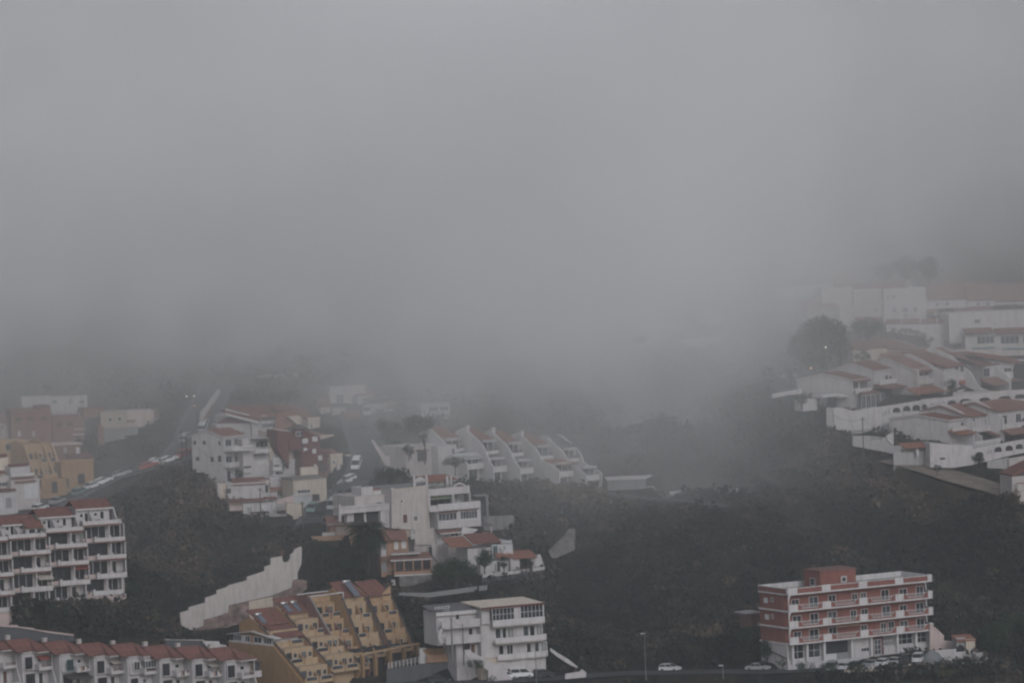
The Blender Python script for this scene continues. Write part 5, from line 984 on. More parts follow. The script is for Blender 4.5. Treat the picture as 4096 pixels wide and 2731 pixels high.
# ================================================================== faint buildings inside the fog bank
def foggy(label, crop, x0, y0, x1, y1, psi, Y, mat='white', wins=(), roof=None, name='house', cat='house'):
    b = Bd(name, label, cat, crop, x0, y1, psi, dY=1.0); u0_, u1_, v0, v1 = b.pb('wall', mat, x0, y0, x1, y1, 0, 8, down=4)
    if roof: b.g('roof', roof).side([(-.4, v1), (4, v1+1.4), (8.3, v1+.1), (8.3, v1-.1), (4, v1+1.2), (-.4, v1-.18)], u0_-.3, u1_+.3)
    else: b.g('parapet', mat).box(u0_-.1, u1_+.1, -.12, .1, v1, v1+.3)
    for w in wins: b.pw(*w, 0, n=2, pane='glass_mid')
    b.done(); return b
foggy('pale flat building faint in the fog above the hill cluster', 'Q', -250, 610, 400, 740, 12, 1022, wins=[(0, 640, 80, 700), (150, 635, 230, 695)])
foggy('tall pale building with two dark openings faint in fog right of the cluster', 'Q', 860, 790, 1420, 1080, 10, 1024, wins=[(950, 890, 1080, 1050), (1200, 900, 1340, 1060)])
foggy('pale flat house faint in fog between the hill cluster and the middle ridge', 'Q', 1500, 1060, 1900, 1250, 12, 1016, mat='white_warm', wins=[(1560, 1100, 1640, 1190)])
foggy('white house with a long glazed upper floor emerging from fog behind the middle ridge houses', 'E', 610, 150, 858, 305, 8, 1012, wins=[(672, 165, 752, 205), (765, 160, 845, 200)])
foggy('small white gable barely visible in the fog left of the middle ridge', 'E', 320, 170, 385, 250, 8, 1010, wins=[(335, 190, 360, 220)], roof='tile_dull')
foggy('pale house ghostly in the fog high on the left side of the ravine', 'S', 930, 180, 1085, 300, 8, 1030, wins=[(955, 210, 1000, 250)])
foggy('pale long house ghostly in the fog above the ravine', 'S', 620, 270, 800, 370, 8, 1030)
foggy('low pale house ghostly in the fog beneath the others above the ravine', 'S', 780, 390, 1080, 470, 6, 1022, wins=[(990, 400, 1060, 450)])
foggy('small beige gabled house in the mist on the right side of the steep street', 'B', 1660, 420, 1800, 520, 14, 0, mat='beige', roof='tile_dull', wins=[(1690, 450, 1715, 480), (1745, 450, 1770, 480)])
foggy('small white flat house in the mist where the steep street vanishes', 'B', 1520, 330, 1650, 420, 12, 0, wins=[(1545, 355, 1570, 385)])
foggy('narrow beige house in the mist beyond the dark maroon house', 'B', 1400, 300, 1500, 400, 14, 0, mat='cream', roof='tile_dull', wins=[(1425, 330, 1450, 365)])
foggy('grey-white gabled house in the mist above the far bend of the left road', 'K', 1180, 560, 1330, 650, 14, 0, mat='grey_wall', roof='tile_dull', wins=[(1205, 590, 1235, 620), (1270, 590, 1300, 620)])
foggy('small pinkish house in the mist below the pale two-part house row', 'K', 980, 600, 1120, 700, 12, 0, mat='pinkish', roof='tile_dull', wins=[(1010, 640, 1040, 670)])
foggy('low beige house in the mist left of the brown apartment building', 'K', -60, 600, 80, 700, 12, 0, mat='beige', roof='tile_dull', wins=[(0, 630, 30, 660)])
foggy('small white house with a dull roof in the fog above the middle ridge street', 'E', 60, 60, 200, 150, 10, 0, wins=[(90, 90, 120, 120)], roof='tile_dull')
foggy('pale block fading in the fog at the far left above the brown building', 'K', 180, 400, 430, 480, 8, 1024)
foggy('pale block with three windows fading in the fog above the misty house row', 'K', 430, 400, 730, 480, 8, 1026, wins=[(440, 415, 480, 450), (570, 415, 610, 450), (660, 415, 710, 450)])

# ================================================================== terraced white estate on the right (reading frames I, R, O, J)
def arch_wall(label, crop, top, bot, arches, slits, psi, Y, mat='white', back=4, base=None):
    """solid parapet wall whose arched openings are flat plates with the shade painted dark"""
    b = Bd('arcade_wall', label, 'wall', crop, top[0][0], bot[0][1], psi, Y=Y)
    b.poly('wall', mat, top+bot[::-1], 0, .4)
    for x0, x1, y0, y1 in arches:
        u0_, v1 = b.L(x0, y0, -.02); u1_ = b.L(x1, y0, -.02)[0]; v0 = b.L(x0, y1, -.02)[1]; c = (u0_+u1_)/2; r = (u1_-u0_)/2; h = max(.15, (v1-v0)*.45)
        m = MB(); m.front([(u0_, v0)]+[(c-r*math.cos(s), v0+(v1-v0-h)+h*math.sin(s)) for s in np.linspace(0, 3.14, 12)]+[(u1_, v0)], -.02, .05); o = m.build('arch_opening_shade', 'dark', b.root)
        m = MB(); q = [(c-(r+.18)*math.cos(s), v0+(v1-v0-h)+(h+.15)*math.sin(s)) for s in np.linspace(0, 3.14, 12)]; q2 = [(c-r*math.cos(s), v0+(v1-v0-h)+h*math.sin(s)) for s in np.linspace(0, 3.14, 12)]
        for i in range(11): m.front([q[i], q[i+1], q2[i+1], q2[i]], -.09, -.021)
        m.build('arch_trim', 'white_bright', o)
    for x0, x1, y0, y1 in slits:
        u0_, u1_, v0, v1 = b.rect(x0, y0, x1, y1, -.02); b.g('slit_opening', 'shutter_grey').box(u0_, u1_, -.02, .05, v0, v1)
    if base: b.poly('stone_base', 'grey_wall', base, .1, .7)
    b.g('coping', 'white_bright').front([b.L(x, y, -.08) for x, y in top]+[b.L(x, y+7, -.08) for x, y in top[::-1]], -.08, -.005)
    return b
def estate():
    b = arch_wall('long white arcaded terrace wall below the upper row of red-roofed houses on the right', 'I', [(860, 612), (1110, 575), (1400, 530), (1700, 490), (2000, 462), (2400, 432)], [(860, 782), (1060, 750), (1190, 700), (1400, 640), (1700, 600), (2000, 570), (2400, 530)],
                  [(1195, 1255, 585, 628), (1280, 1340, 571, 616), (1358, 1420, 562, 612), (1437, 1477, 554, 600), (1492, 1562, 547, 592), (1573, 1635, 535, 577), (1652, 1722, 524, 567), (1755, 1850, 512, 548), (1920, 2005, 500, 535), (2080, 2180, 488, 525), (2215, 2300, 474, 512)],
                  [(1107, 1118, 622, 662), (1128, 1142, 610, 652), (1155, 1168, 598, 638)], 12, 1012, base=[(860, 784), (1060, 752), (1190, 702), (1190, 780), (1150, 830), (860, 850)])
    b.poly('end_wall', 'white', [(690, 590), (755, 582), (860, 612), (860, 782), (715, 782)], .1, .5); b.poly('end_base', 'beige_dark', [(700, 782), (860, 784), (860, 905), (720, 860)], .12, .6); b.poly('side_wall', 'grey_wall', [(640, 580), (692, 588), (716, 790), (640, 760)], .3, .5)
    b.pad(0, b.L(2300, 700)[0], 2, v=-.5, ctrl=False, front=1); b.done()
    for i, x in enumerate((870, 1150, 1500, 1900)):
        px, py = cp('I', x, [790, 720, 640, 590][i]); CTRL.append(tuple(P(px, py, 1012+i*2.2)))
    G = 'red-roofed white houses of the upper right row'
    b = gable_house('house', 'white gable-ended house with a small round vent, leftmost of the upper right row', 'I', 858, 600, 54, 1016, 6.0, 13.5, 6.2, 1.25, roof='tile_red', group=G)
    b.pw(860, 370, 905, 430, 0, n=1); b.pw(915, 365, 980, 430, 0, n=3, pane='glass_mid'); b.sw(645, 380, 660, 395, 0, n=1); b.g('porch_roof', 'tile_red').side([(-2.4, 3.2), (0, 3.8), (0, 3.65), (-2.4, 3.05)], 1.0, 7.5)
    for i in range(5): b.window(-.0+i*1.9, 1.7+i*1.9, .1, 2.9, -2.2, n=2, pane='glass' if i % 2 else 'glass_mid')
    b.g('veranda', 'white').box(-.3, 9.6, -2.3, -2.15, -1, .1); b.g('bay_roof', 'tile_red').side([(-1, 5.8), (0, 6.3), (0, 6.15), (-1, 5.6)], -.2, 6.2); b.g('balcony_parapet', 'white_bright').box(0, 6.2, -1, -.85, 3.2, 4.2); b.g('awning_wall', 'white').box(-3.5, -.02, 1, 6, 2.6, 2.8); b.g('porch_back', 'glass_mid').box(-3.2, -.1, 4, 4.1, 0, 2.5); b.done()
    b = gable_house('house', 'white house with a triangular side window, second of the upper right row', 'I', 1045, 500, 54, 1022, 7.5, 11, 5.6, 1.6, roof='tile_red', group=G, w0=0)
    b.pw(1125, 310, 1155, 372, 0, n=1); b.pw(1160, 315, 1225, 370, 0, n=2, pane='glass_mid'); b.g('balcony_parapet', 'white_bright').box(0, 8, -1.3, -1.15, 2.6, 3.6); b.g('porch_roof', 'tile_red').side([(-4, 2.0), (-.2, 2.7), (-.2, 2.5), (-4, 1.85)], -1, 7); b.g('porch_back', 'dark').box(-1, 6, -.4, -.3, -1.5, 2.0); b.done()
    b = gable_house('house', 'wide white house with a long window band, third of the upper right row', 'I', 1365, 470, 50, 1024, 11, 13, 5.2, 2.4, roof='tile_dull', group=G)
    b.pw(1370, 280, 1490, 330, 0, n=3); b.pw(1495, 260, 1590, 312, 0, n=3, pane='glass_mid'); b.g('window_hood', 'tile_red').side([(-1.2, 4.6), (0, 5.3), (0, 5.1), (-1.2, 4.45)], 0, 10); b.g('balcony_parapet', 'white_warm').box(-.2, 11, -1.4, -1.2, 1.9, 3.0); b.g('side_block', 'white_warm').box(-.1, .5, -1.4, 0, -2, 5)
    b.g('porch_roof', 'tile_orange').side([(-4.2, .3), (-1.2, 1.5), (-1.2, 1.3), (-4.2, .15)], -4.5, 10.5); b.g('porch_back', 'dark').box(0, 9, -1.9, -1.8, -3, 1.1); b.g('garden_wall', 'white').box(-3, 10, -4.1, -3.9, -4, -.9); b.done()
    b = Bd('house', 'white house with slanted side wall and red awning, fourth of the upper right row', 'house', 'I', 1760, 470, 50, group=G, Y=1030)
    b.g('party_wall', 'white_bright').side([(-6, -3), (-6, .4), (-3, 1.5), (-1, 4.5), (4, 8.0), (9, 9.8), (12, 8), (12, -3)], 2.2, 2.6); b.g('wall', 'white').box(-5, 2.2, .6, 11, -3, 6); b.pw(1755, 235, 1820, 290, .55, n=2, pane='glass_mid'); b.pw(1712, 240, 1740, 275, .55, n=1); b.g('roof', 'tile_red').side([(0, 6), (11, 9.2), (11, 9.0), (0, 5.8)], -5.5, 2.2); b.g('awning', 'awning_red').box(-4.6, -.6, -.5, .5, 2.2, 2.9) if False else b.pb('awning', 'awning_red', 1758, 360, 1845, 395, .1, .5); b.pb('garden_wall', 'white', 1735, 440, 1890, 475, -1.5, -1.3, down=1); b.pb('garden_wall', 'grey_wall', 1890, 430, 2040, 465, -1.6, -1.4, down=1); b.g('party_wall', 'white').side([(0, -1), (0, 4.5), (4, 7), (9, 8.8), (11, 8.5), (11, -1)], -5.6, -5.3); b.done()
    b = Bd('house', 'white house with a rounded balcony at the right end of the upper right row', 'house', 'I', 2040, 450, 50, group=G, Y=1032)
    b.g('wall', 'white').box(0, 9, 2, 12, -3, 5.5); b.g('party_wall', 'white_bright').side([(-2, 0), (-2, 2.6), (0, 4), (3, 6.5), (8, 8), (10, 7), (10, 0)], 3.2, 3.6); b.g('roof', 'tile_red').side([(1.6, 5.6), (10, 8.3), (10, 8.1), (1.6, 5.4)], -2, 9); b.g('porch_roof', 'tile_dull').side([(-2.2, 1.6), (1.2, 3.0), (1.2, 2.8), (-2.2, 1.4)], -3.6, 2.6); b.window(-1, 1.5, 3.0, 5.0, 1.95, n=2); m = b.g('round_balcony', 'white_bright'); m.cyl((5.2, .5, 2.4), (5.2, .5, 3.8), 1.7, n=14); b.g('porch_back', 'dark').box(-3, 2, 1.0, 1.15, -1.5, 2.6); b.g('far_roof', 'tile_dull').side([(-1.5, 2.0), (2, 3.2), (2, 3.0), (-1.5, 1.8)], 4.5, 12); b.done()
    # lower row
    G2 = 'red-roofed white houses of the lower right row'
    b = gable_house('house', 'big white gable-ended house with one tiny window, leftmost of the lower right row', 'I', 1665, 885, 52, 1000, 6.5, 14.5, 4.8, .95, roof='tile_red', group=G2)
    b.sw(1408, 718, 1428, 738, 0, n=1, pane='maroon'); b.pw(1760, 705, 1800, 770, 0, n=1, pane='glass_mid'); b.pw(1805, 700, 1850, 765, 0, n=2, pane='glass_mid'); b.g('balcony_parapet', 'white').box(0, 6.5, -1, -.85, 2.5, 3.4)
    b.g('terrace_block', 'white').box(-2.0, 8.5, -7.0, -.1, -5.5, -.2); b.g('terrace_parapet', 'white_bright').box(-2.0, 8.5, -7.1, -6.9, -.2, .6); b.g('porch_roof', 'tile_orange').side([(-3.2, 2.0), (0, 2.7), (0, 2.5), (-3.2, 1.8)], -.5, 5.8); b.g('party_wall', 'white').side([(-4, -1), (-4, 1.0), (-.5, 3.2), (0, 3.2), (0, -1)], 6.2, 6.5); b.g('slit_window', 'dark').box(-2.04, -1.99, -6.0, -4.6, -3.4, -2.9) if True else 0; b.done()
    b = Bd('house', 'white house with awnings and a long red canopy, second of the lower right row', 'house', 'I', 1880, 900, 50, group=G2, Y=1003)
    b.g('wall', 'white').box(0, 12, 1.5, 13, -3, 6.0); b.g('roof', 'tile_dull').side([(.8, 6.0), (8, 8.2), (13, 7), (13, 6.8), (8, 8.0), (.8, 5.8)], -1, 12); b.g('party_wall', 'white_bright').side([(0, -1), (0, 5), (3, 6.9), (8, 8.9), (11, 8.3), (11, -1)], -.4, 0); b.window(.6, 2.4, 3.4, 5.4, 1.45, n=1); b.window(6.4, 8.4, 3.4, 5.6, 1.45, n=2); b.g('balcony_parapet', 'white').box(0, 12, .2, .4, 2.6, 3.7)
    b.g('porch_roof', 'tile_dull').side([(-2.5, 1.7), (.2, 2.6), (.2, 2.4), (-2.5, 1.5)], 4.5, 15); b.g('porch_back', 'dark').box(0, 14, 1.3, 1.45, -2, 2.3)
    for q in range(4): b.g('parasol_awning', 'awning').side([(-3.6, -.4), (-1.2, .9), (-1.2, .8), (-3.6, -.5)], q*2.9, q*2.9+2.3)
    b.done()
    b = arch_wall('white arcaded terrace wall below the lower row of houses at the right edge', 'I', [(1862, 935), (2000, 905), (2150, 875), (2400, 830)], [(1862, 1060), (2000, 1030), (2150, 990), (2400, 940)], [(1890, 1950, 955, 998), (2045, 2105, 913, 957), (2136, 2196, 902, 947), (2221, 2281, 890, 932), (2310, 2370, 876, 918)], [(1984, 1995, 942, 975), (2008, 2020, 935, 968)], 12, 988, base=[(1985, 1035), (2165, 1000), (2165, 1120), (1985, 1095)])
    b.poly('corner_block', 'white', [(1505, 880), (1700, 900), (1862, 905), (1862, 1062), (1700, 1088), (1508, 1085)], -.1, 5); b.poly('slit_opening', 'dark', [(1588, 1003), (1632, 1003), (1632, 1018), (1588, 1018)], -.16, -.11); b.poly('lower_house_wall', 'white_warm', [(2165, 1010), (2400, 970), (2400, 1130), (2165, 1150)], -.6, -.1); b.done()
    for i, (x, y) in enumerate(((1510, 1095), (1850, 1075), (2200, 1140))): px, py = cp('I', x, y); CTRL.append(tuple(P(px, py, 986+i*2)))
    b = Bd('house', 'small white red-roofed house cut by the right edge at the foot of the estate', 'house', 'I', 2195, 1330, 14, Y=962)
    b.pb('wall', 'white_warm', 2190, 1160, 2400, 1335, 0, 7, down=1.5); b.g('roof', 'tile_red').front([b.L(2185, 1148, -.3), b.L(2291, 1090, -.3), b.L(2420, 1030, -.3), b.L(2420, 1080, -.3), b.L(2291, 1120, -.3), b.L(2200, 1160, -.3)], -.3, 7); b.pb('roof_trim', 'tile_red', 2225, 1215, 2400, 1222, -.1, 0); b.pb('porch_back', 'shutter_grey', 2205, 1225, 2240, 1330, -.06, 0); b.pad(0, 12, 7, v=-.2, ctrl=True, front=2); b.done()
    b = Bd('porch', 'small open porch with an orange tile roof on the slope below the white gable house', 'porch', 'I', 1290, 960, 20, Y=988)
    r0_ = b.L(1275, 908); b.g('roof', 'tile_orange').side([(-1, r0_[1]-.3), (2.2, r0_[1]+.5), (2.2, r0_[1]+.35), (-1, r0_[1]-.45)], r0_[0], b.L(1490, 905)[0]); b.pb('wall', 'grey_wall', 1270, 925, 1505, 1000, 1.5, 2, down=1.5); b.pb('pillar', 'white', 1390, 935, 1412, 975, -.6, -.4, down=.5); b.pb('garden_wall', 'grey_wall', 1200, 960, 1505, 1075, .5, .8, down=1); b.done()
    b = Bd('garden_wall', 'pale terrace walls and steps descending left of the lower gable house', 'wall', 'I', 860, 880, 24, Y=994)
    b.poly('wall', 'grey_wall', [(860, 820), (1000, 820), (1140, 835), (1190, 850), (1200, 905), (1280, 900), (1280, 990), (1100, 950), (860, 905)], 0, .4); b.poly('dark_opening', 'concrete', [(1010, 832), (1110, 832), (1110, 850), (1010, 850)], -.06, -.01); b.poly('end_wall', 'white', [(1140, 820), (1200, 790), (1200, 900), (1150, 860)], -.3, -.05); b.done()
    b = Bd('house', 'white house with a red roof slope behind the lower arcade at the right edge', 'house', 'I', 2130, 880, 50, group=G2, Y=1006)
    b.g('wall', 'white').box(0, 14, 1.5, 12, -3, 6.6); b.g('roof', 'tile_dull').side([(.8, 6.6), (7, 8.4), (12, 7.4), (12, 7.2), (7, 8.2), (.8, 6.4)], -1, 14); b.g('party_wall', 'white_bright').side([(0, -1), (0, 5.2), (3, 7.2), (7, 9.0), (10, 8.5), (10, -1)], -.4, 0); b.window(1.2, 3.2, 3.6, 5.6, 1.45, n=2); b.window(6.4, 8.4, 3.6, 5.6, 1.45, n=2, pane='glass_mid'); b.g('balcony_parapet', 'white').box(0, 12, .2, .4, 2.8, 3.9); b.g('porch_back', 'dark').box(0, 12, 1.3, 1.45, -2, 2.3); b.g('porch_roof', 'tile_dull').side([(-2.5, 1.9), (.2, 2.8), (.2, 2.6), (-2.5, 1.7)], -1, 12); b.done()
    b = Bd('house', 'white house with wide windows behind the rounded balcony house at the right edge', 'house', 'I', 2020, 440, 20, group=G, Y=1036)
    b.poly('wall', 'white', [(1990, 250), (2060, 170), (2420, 190), (2420, 500), (1990, 470)], 0, 6); b.pw(2120, 250, 2190, 310, 0, n=2); b.pw(2230, 255, 2330, 310, 0, n=3, pane='glass_mid'); b.pw(2130, 370, 2180, 430, 0, n=2, pane='glass_mid'); b.poly('roof', 'tile_red', [(1860, 150), (1950, 130), (2200, 165), (2300, 220), (2200, 215), (2060, 185)], -1.2, 4)
    b.poly('garden_wall', 'white_warm', [(1700, 455), (2050, 445), (2420, 425), (2420, 500), (2050, 520), (1700, 530)], -9.0, -8.7); b.pad(-4, 25, 6, v=-1, front=9, ctrl=False); b.done()
    b = Bd('retaining_wall', 'plain white retaining wall between the shaded windows house and the red roofs below it', 'wall', 'J', 1640, 960, 6, Y=1041)
    b.poly('wall', 'white_warm', [(1640, 885), (1890, 880), (2450, 890), (2450, 1040), (2200, 1010), (1900, 960), (1640, 960)], 0, .5); b.pad(0, 45, 5, v=-.3, front=5, ctrl=False); b.done()
    # house left of the row, almost lost in fog, and its garden wall
    b = Bd('garden_wall', 'long white garden wall on the brow left of the upper right row', 'wall', 'I', 190, 500, 35, Y=1012); b.poly('wall', 'white', [(188, 470), (435, 425), (435, 470), (330, 480), (220, 500), (190, 505)], 0, .4); b.done()
    foggy('low dim house in the mist behind the white garden wall on the brow', 'I', 150, 330, 400, 420, 20, 1024, mat='grey_wall')
    b = Bd('house', 'white porch hut at the left end of the upper right row', 'hut', 'I', 440, 570, 30, Y=1010); b.pb('wall', 'white', 440, 520, 560, 575, 2, 5, down=1); b.pb('roof', 'white_bright', 600, 485, 790, 500, -.5, 3); b.done()
    # upper terraces in reading frame J
    b = Bd('building', 'white two-storey building with paired small windows above the trees, upper right in the mist', 'building', 'J', 1018, 690, 8, Y=1058)
    b.pb('wall', 'white', 1245, 405, 1583, 640, 0, 9, down=2); b.pb('wall', 'white_warm', 1010, 410, 1245, 625, 1.2, 9, down=3); b.g('roof', 'tile_dull').side([(2.2, b.L(1010, 405, 1.2)[1]-.2), (6, b.L(1010, 405, 1.2)[1]+1.1), (6, b.L(1010, 405, 1.2)[1]+.9), (2.2, b.L(1010, 405, 1.2)[1]-.4)], b.L(900, 405)[0], b.L(1450, 400)[0])
    for x0, y0, x1, y1 in ((1268, 450, 1300, 485), (1312, 448, 1343, 485), (1315, 552, 1350, 595), (1392, 548, 1440, 590), (1480, 545, 1515, 592)): b.pw(x0, y0, x1, y1, 0, n=2, pane='glass_mid')
    b.pw(1405, 445, 1420, 462, 0, n=1); b.pd(1402, 592, 1436, 636, 0, mat='shutter_grey'); b.pw(1175, 555, 1205, 590, 1.15, n=1, pane='glass_mid'); b.g('chimney', 'white').box(b.L(1448, 400, 2)[0], b.L(1475, 400, 2)[0], 2, 2.7, b.L(1448, 420, 2)[1], b.L(1448, 375, 2)[1]); b.pad(0, b.L(1583, 640)[0], 9, v=.5, ctrl=True, front=1); b.done()
    b = Bd('fence', 'red-brown panelled fence on top of the big white retaining wall, upper right', 'fence', 'J', 1020, 690, 5, Y=1052)
    for x0, x1, y0, y1 in ((1020, 1130, 627, 690), (1132, 1242, 627, 688), (1265, 1380, 645, 680), (1395, 1530, 640, 676), (1543, 1662, 640, 674), (1677, 1775, 640, 668)): o = MB(); u0_, u1_, v0, v1 = b.rect(x0, y0, x1, y1); o.box(u0_, u1_, 0, .12, v0, v1); o.build('fence_panel', 'brick_red', b.root); b.g('post', 'white').box(u1_+.02, u1_+.3, -.05, .17, v0-.2, v1+.1)
    b.done()
    b = Bd('retaining_wall', 'huge white retaining wall below the panelled fence, upper right', 'wall', 'J', 1270, 860, 10, Y=1050)
    b.poly('wall', 'white', [(1265, 686), (1780, 678), (1850, 620), (1960, 620), (1960, 900), (1640, 880), (1560, 780), (1270, 740)], 0, .6); b.pb('slit_window', 'teal', 1812, 828, 1866, 842, -.06, 0); b.done()
    b = Bd('house', 'white house with wide shaded windows over the retaining wall at the upper right edge', 'house', 'J', 1900, 900, 8, Y=1045)
    b.pb('wall', 'white', 1890, 760, 2450, 905, 1, 9, down=4); b.pb('wall', 'white', 1760, 600, 2450, 760, 4, 12, down=2)
    for x0, x1 in ((1980, 2120), (2165, 2315), (2340, 2440)): b.pw(x0, 775, x1, 840, .95, n=4, pane='glass_mid')
    for x0, x1, y in ((1895, 2115, 745), (2140, 2450, 745)): r0_ = b.L(x0, y, -.2); b.g('roof', 'tile_dull').side([(-.4, r0_[1]-.1), (3, r0_[1]+.7), (3, r0_[1]+.5), (-.4, r0_[1]-.3)], r0_[0], b.L(x1, y, -.2)[0])
    b.pb('flower_box', 'teal', 1945, 865, 2122, 878, .7, .95); b.pb('flower_box', 'teal', 2185, 872, 2420, 885, .7, .95); b.pw(1960, 640, 2010, 680, 3.95, n=2, pane='glass_mid'); b.pw(1645, 590, 1668, 615, 3.95, n=1, pane='teal'); b.pad(-8, 34, 9, v=-.5, front=5, ctrl=False); b.done()
    for i, (x0, x1, y0, y1, Y, l_) in enumerate(((1585, 1900, 480, 600, 1062, 'white row house with a flat parapet just right of the two-storey building in the mist'), (1905, 2120, 480, 580, 1063, 'white row house between two others in the misty upper right row'), (2120, 2450, 490, 590, 1064, 'white row house at the right edge of the misty upper row'))):
        b = Bd('house', l_, 'house', 'J', x0, y1, 6, Y=Y); b.pb('wall', 'white', x0, y0+10, x1, y1, 0, 7, down=2); r0_ = b.L(x0, y1-8, -2); b.g('porch_roof', 'tile_dull').side([(-2.5, r0_[1]-.2), (0, r0_[1]+.7), (0, r0_[1]+.5), (-2.5, r0_[1]-.4)], r0_[0], b.L(x1, y1, -2)[0]-.2)
        r0_ = b.L(x0, y0+10, 1); b.g('roof', 'tile_dull').side([(-.3, r0_[1]), (7, r0_[1]+3.6), (7, r0_[1]+3.4), (-.3, r0_[1]-.2)], r0_[0], b.L(x1, y0, 1)[0]-.1); b.pw(x0+70, y0+30, x0+100, y0+60, 0, n=1, pane='glass_mid'); b.pw(x0+150, y0+28, x0+180, y0+58, 0, n=1, pane='glass_mid'); b.done()
    for i, (pts, Y, l_) in enumerate((([(970, 835), (1060, 800), (1210, 785), (1280, 845), (1090, 880), (985, 870)], 1036, 'broad low red hipped roof house left below the trees, upper right'), ([(1200, 785), (1330, 800), (1500, 850), (1500, 880), (1260, 870), (1215, 830)], 1038, 'red hipped roof house between two others below the big retaining wall'), ([(1230, 905), (1500, 870), (1700, 860), (1785, 905), (1700, 945), (1500, 950), (1200, 960)], 1034, 'long low dull red roof house just above the upper right row'))):
        b = Bd('house', l_, 'house', 'J', pts[0][0], pts[-1][1], 8, Y=Y); n = len(pts); ys = [p[1] for p in pts]; y0, y1 = min(ys), max(ys)
        dep = [(y1-y)/(y1-y0)*7 for x, y in pts]; q = [(b.L(x, y, d)[0], d, b.L(x, y, d)[1]) for (x, y), d in zip(pts, dep)]
        b.g('roof', 'tile_red' if i < 2 else 'tile_dull').prism(q, [(x, y, z_-.25) for x, y, z_ in q]); xs_ = [p[0] for p in q]; b.g('wall', 'beige').box(min(xs_)+.6, max(xs_)-.6, .8, 6, -3, min(p[2] for p in q)-.1); b.g('ridge', 'white_warm').cyl(q[1], q[2], .1, .1, 6); b.done()
    b = Bd('house', 'dim pinkish house with an orange roof in the mist left of the two-storey white building', 'house', 'J', 640, 615, 10, Y=1056); b.pb('wall', 'beige_dark', 640, 545, 885, 615, 0, 7, down=3); r0_ = b.L(620, 550, -.3); b.g('roof', 'tile_orange').side([(-.4, r0_[1]-.1), (4, r0_[1]+1.5), (4, r0_[1]+1.3), (-.4, r0_[1]-.3)], r0_[0], b.L(890, 540, -.3)[0]); b.pb('parapet', 'white', 765, 590, 880, 612, -.5, -.3); b.done()
    b = Bd('house', 'white stepped house left of the two-storey building in the mist above the big tree', 'house', 'J', 905, 690, 14, Y=1054); b.pb('wall', 'white', 905, 545, 1015, 690, 0, 6, down=3); b.pb('wall', 'white_warm', 760, 400, 1010, 540, 5, 10, down=3); b.pb('parapet', 'white', 900, 535, 1018, 546, -.15, .1); b.pw(955, 580, 975, 605, 0, n=1); b.done()
    foggy('white house dissolving in the fog at the top left of the right-hand estate', 'J', 420, 380, 760, 470, 8, 1066, roof='tile_dull')
    foggy('pale low house dissolving in the fog beside the upper tree', 'J', 700, 350, 1010, 400, 6, 1070, roof='tile_dull')
estate()
# ------------------------------------------------------------------ terrain
def build_height():
    pts = list(CTRL); bp = np.array(CTRL) if CTRL else np.zeros((0, 3))
    for i, px in enumerate(np.arange(-1300, 5500, 330)):
        for j, py in enumerate(np.arange(500, 3300, 150)):
            q = P(px, py, Ynom(px, py))
            if len(bp) and np.min(np.hypot(bp[:, 0]-q[0], bp[:, 1]-q[1])) < 11: continue
            pts.append(tuple(q))
    pts = np.array(pts); n = len(pts); X = pts[:, :2]/50.0
    d = np.hypot(X[:, None, 0]-X[None, :, 0], X[:, None, 1]-X[None, :, 1])
    K = np.where(d > 0, d*d*np.log(np.maximum(d, 1e-9)), 0)+np.eye(n)*.004
    Q = np.hstack([np.ones((n, 1)), X]); A = np.zeros((n+3, n+3)); A[:n, :n] = K; A[:n, n:] = Q; A[n:, :n] = Q.T
    sol = np.linalg.solve(A, np.concatenate([pts[:, 2], np.zeros(3)]))
    def h(x, y):
        x = np.asarray(x, float).ravel()/50; y = np.asarray(y, float).ravel()/50; out = np.zeros(len(x))
        for k in range(0, len(x), 20000):
            xx, yy = x[k:k+20000], y[k:k+20000]
            dd = np.hypot(xx[:, None]-X[None, :, 0], yy[:, None]-X[None, :, 1])
            ph = np.where(dd > 0, dd*dd*np.log(np.maximum(dd, 1e-9)), 0)
            out[k:k+20000] = ph@sol[:n]+sol[n]+sol[n+1]*xx+sol[n+2]*yy
        return out
    return h
GX0, GX1, GY0, GY1, GS = -150.0, 150.0, 858.0, 1240.0, 1.0
gx = np.arange(GX0, GX1+.1, GS); gy = np.arange(GY0, GY1+.1, GS)
_h = build_height(); XX, YY = np.meshgrid(gx, gy, indexing='ij')
Z = _h(XX, YY).reshape(XX.shape)
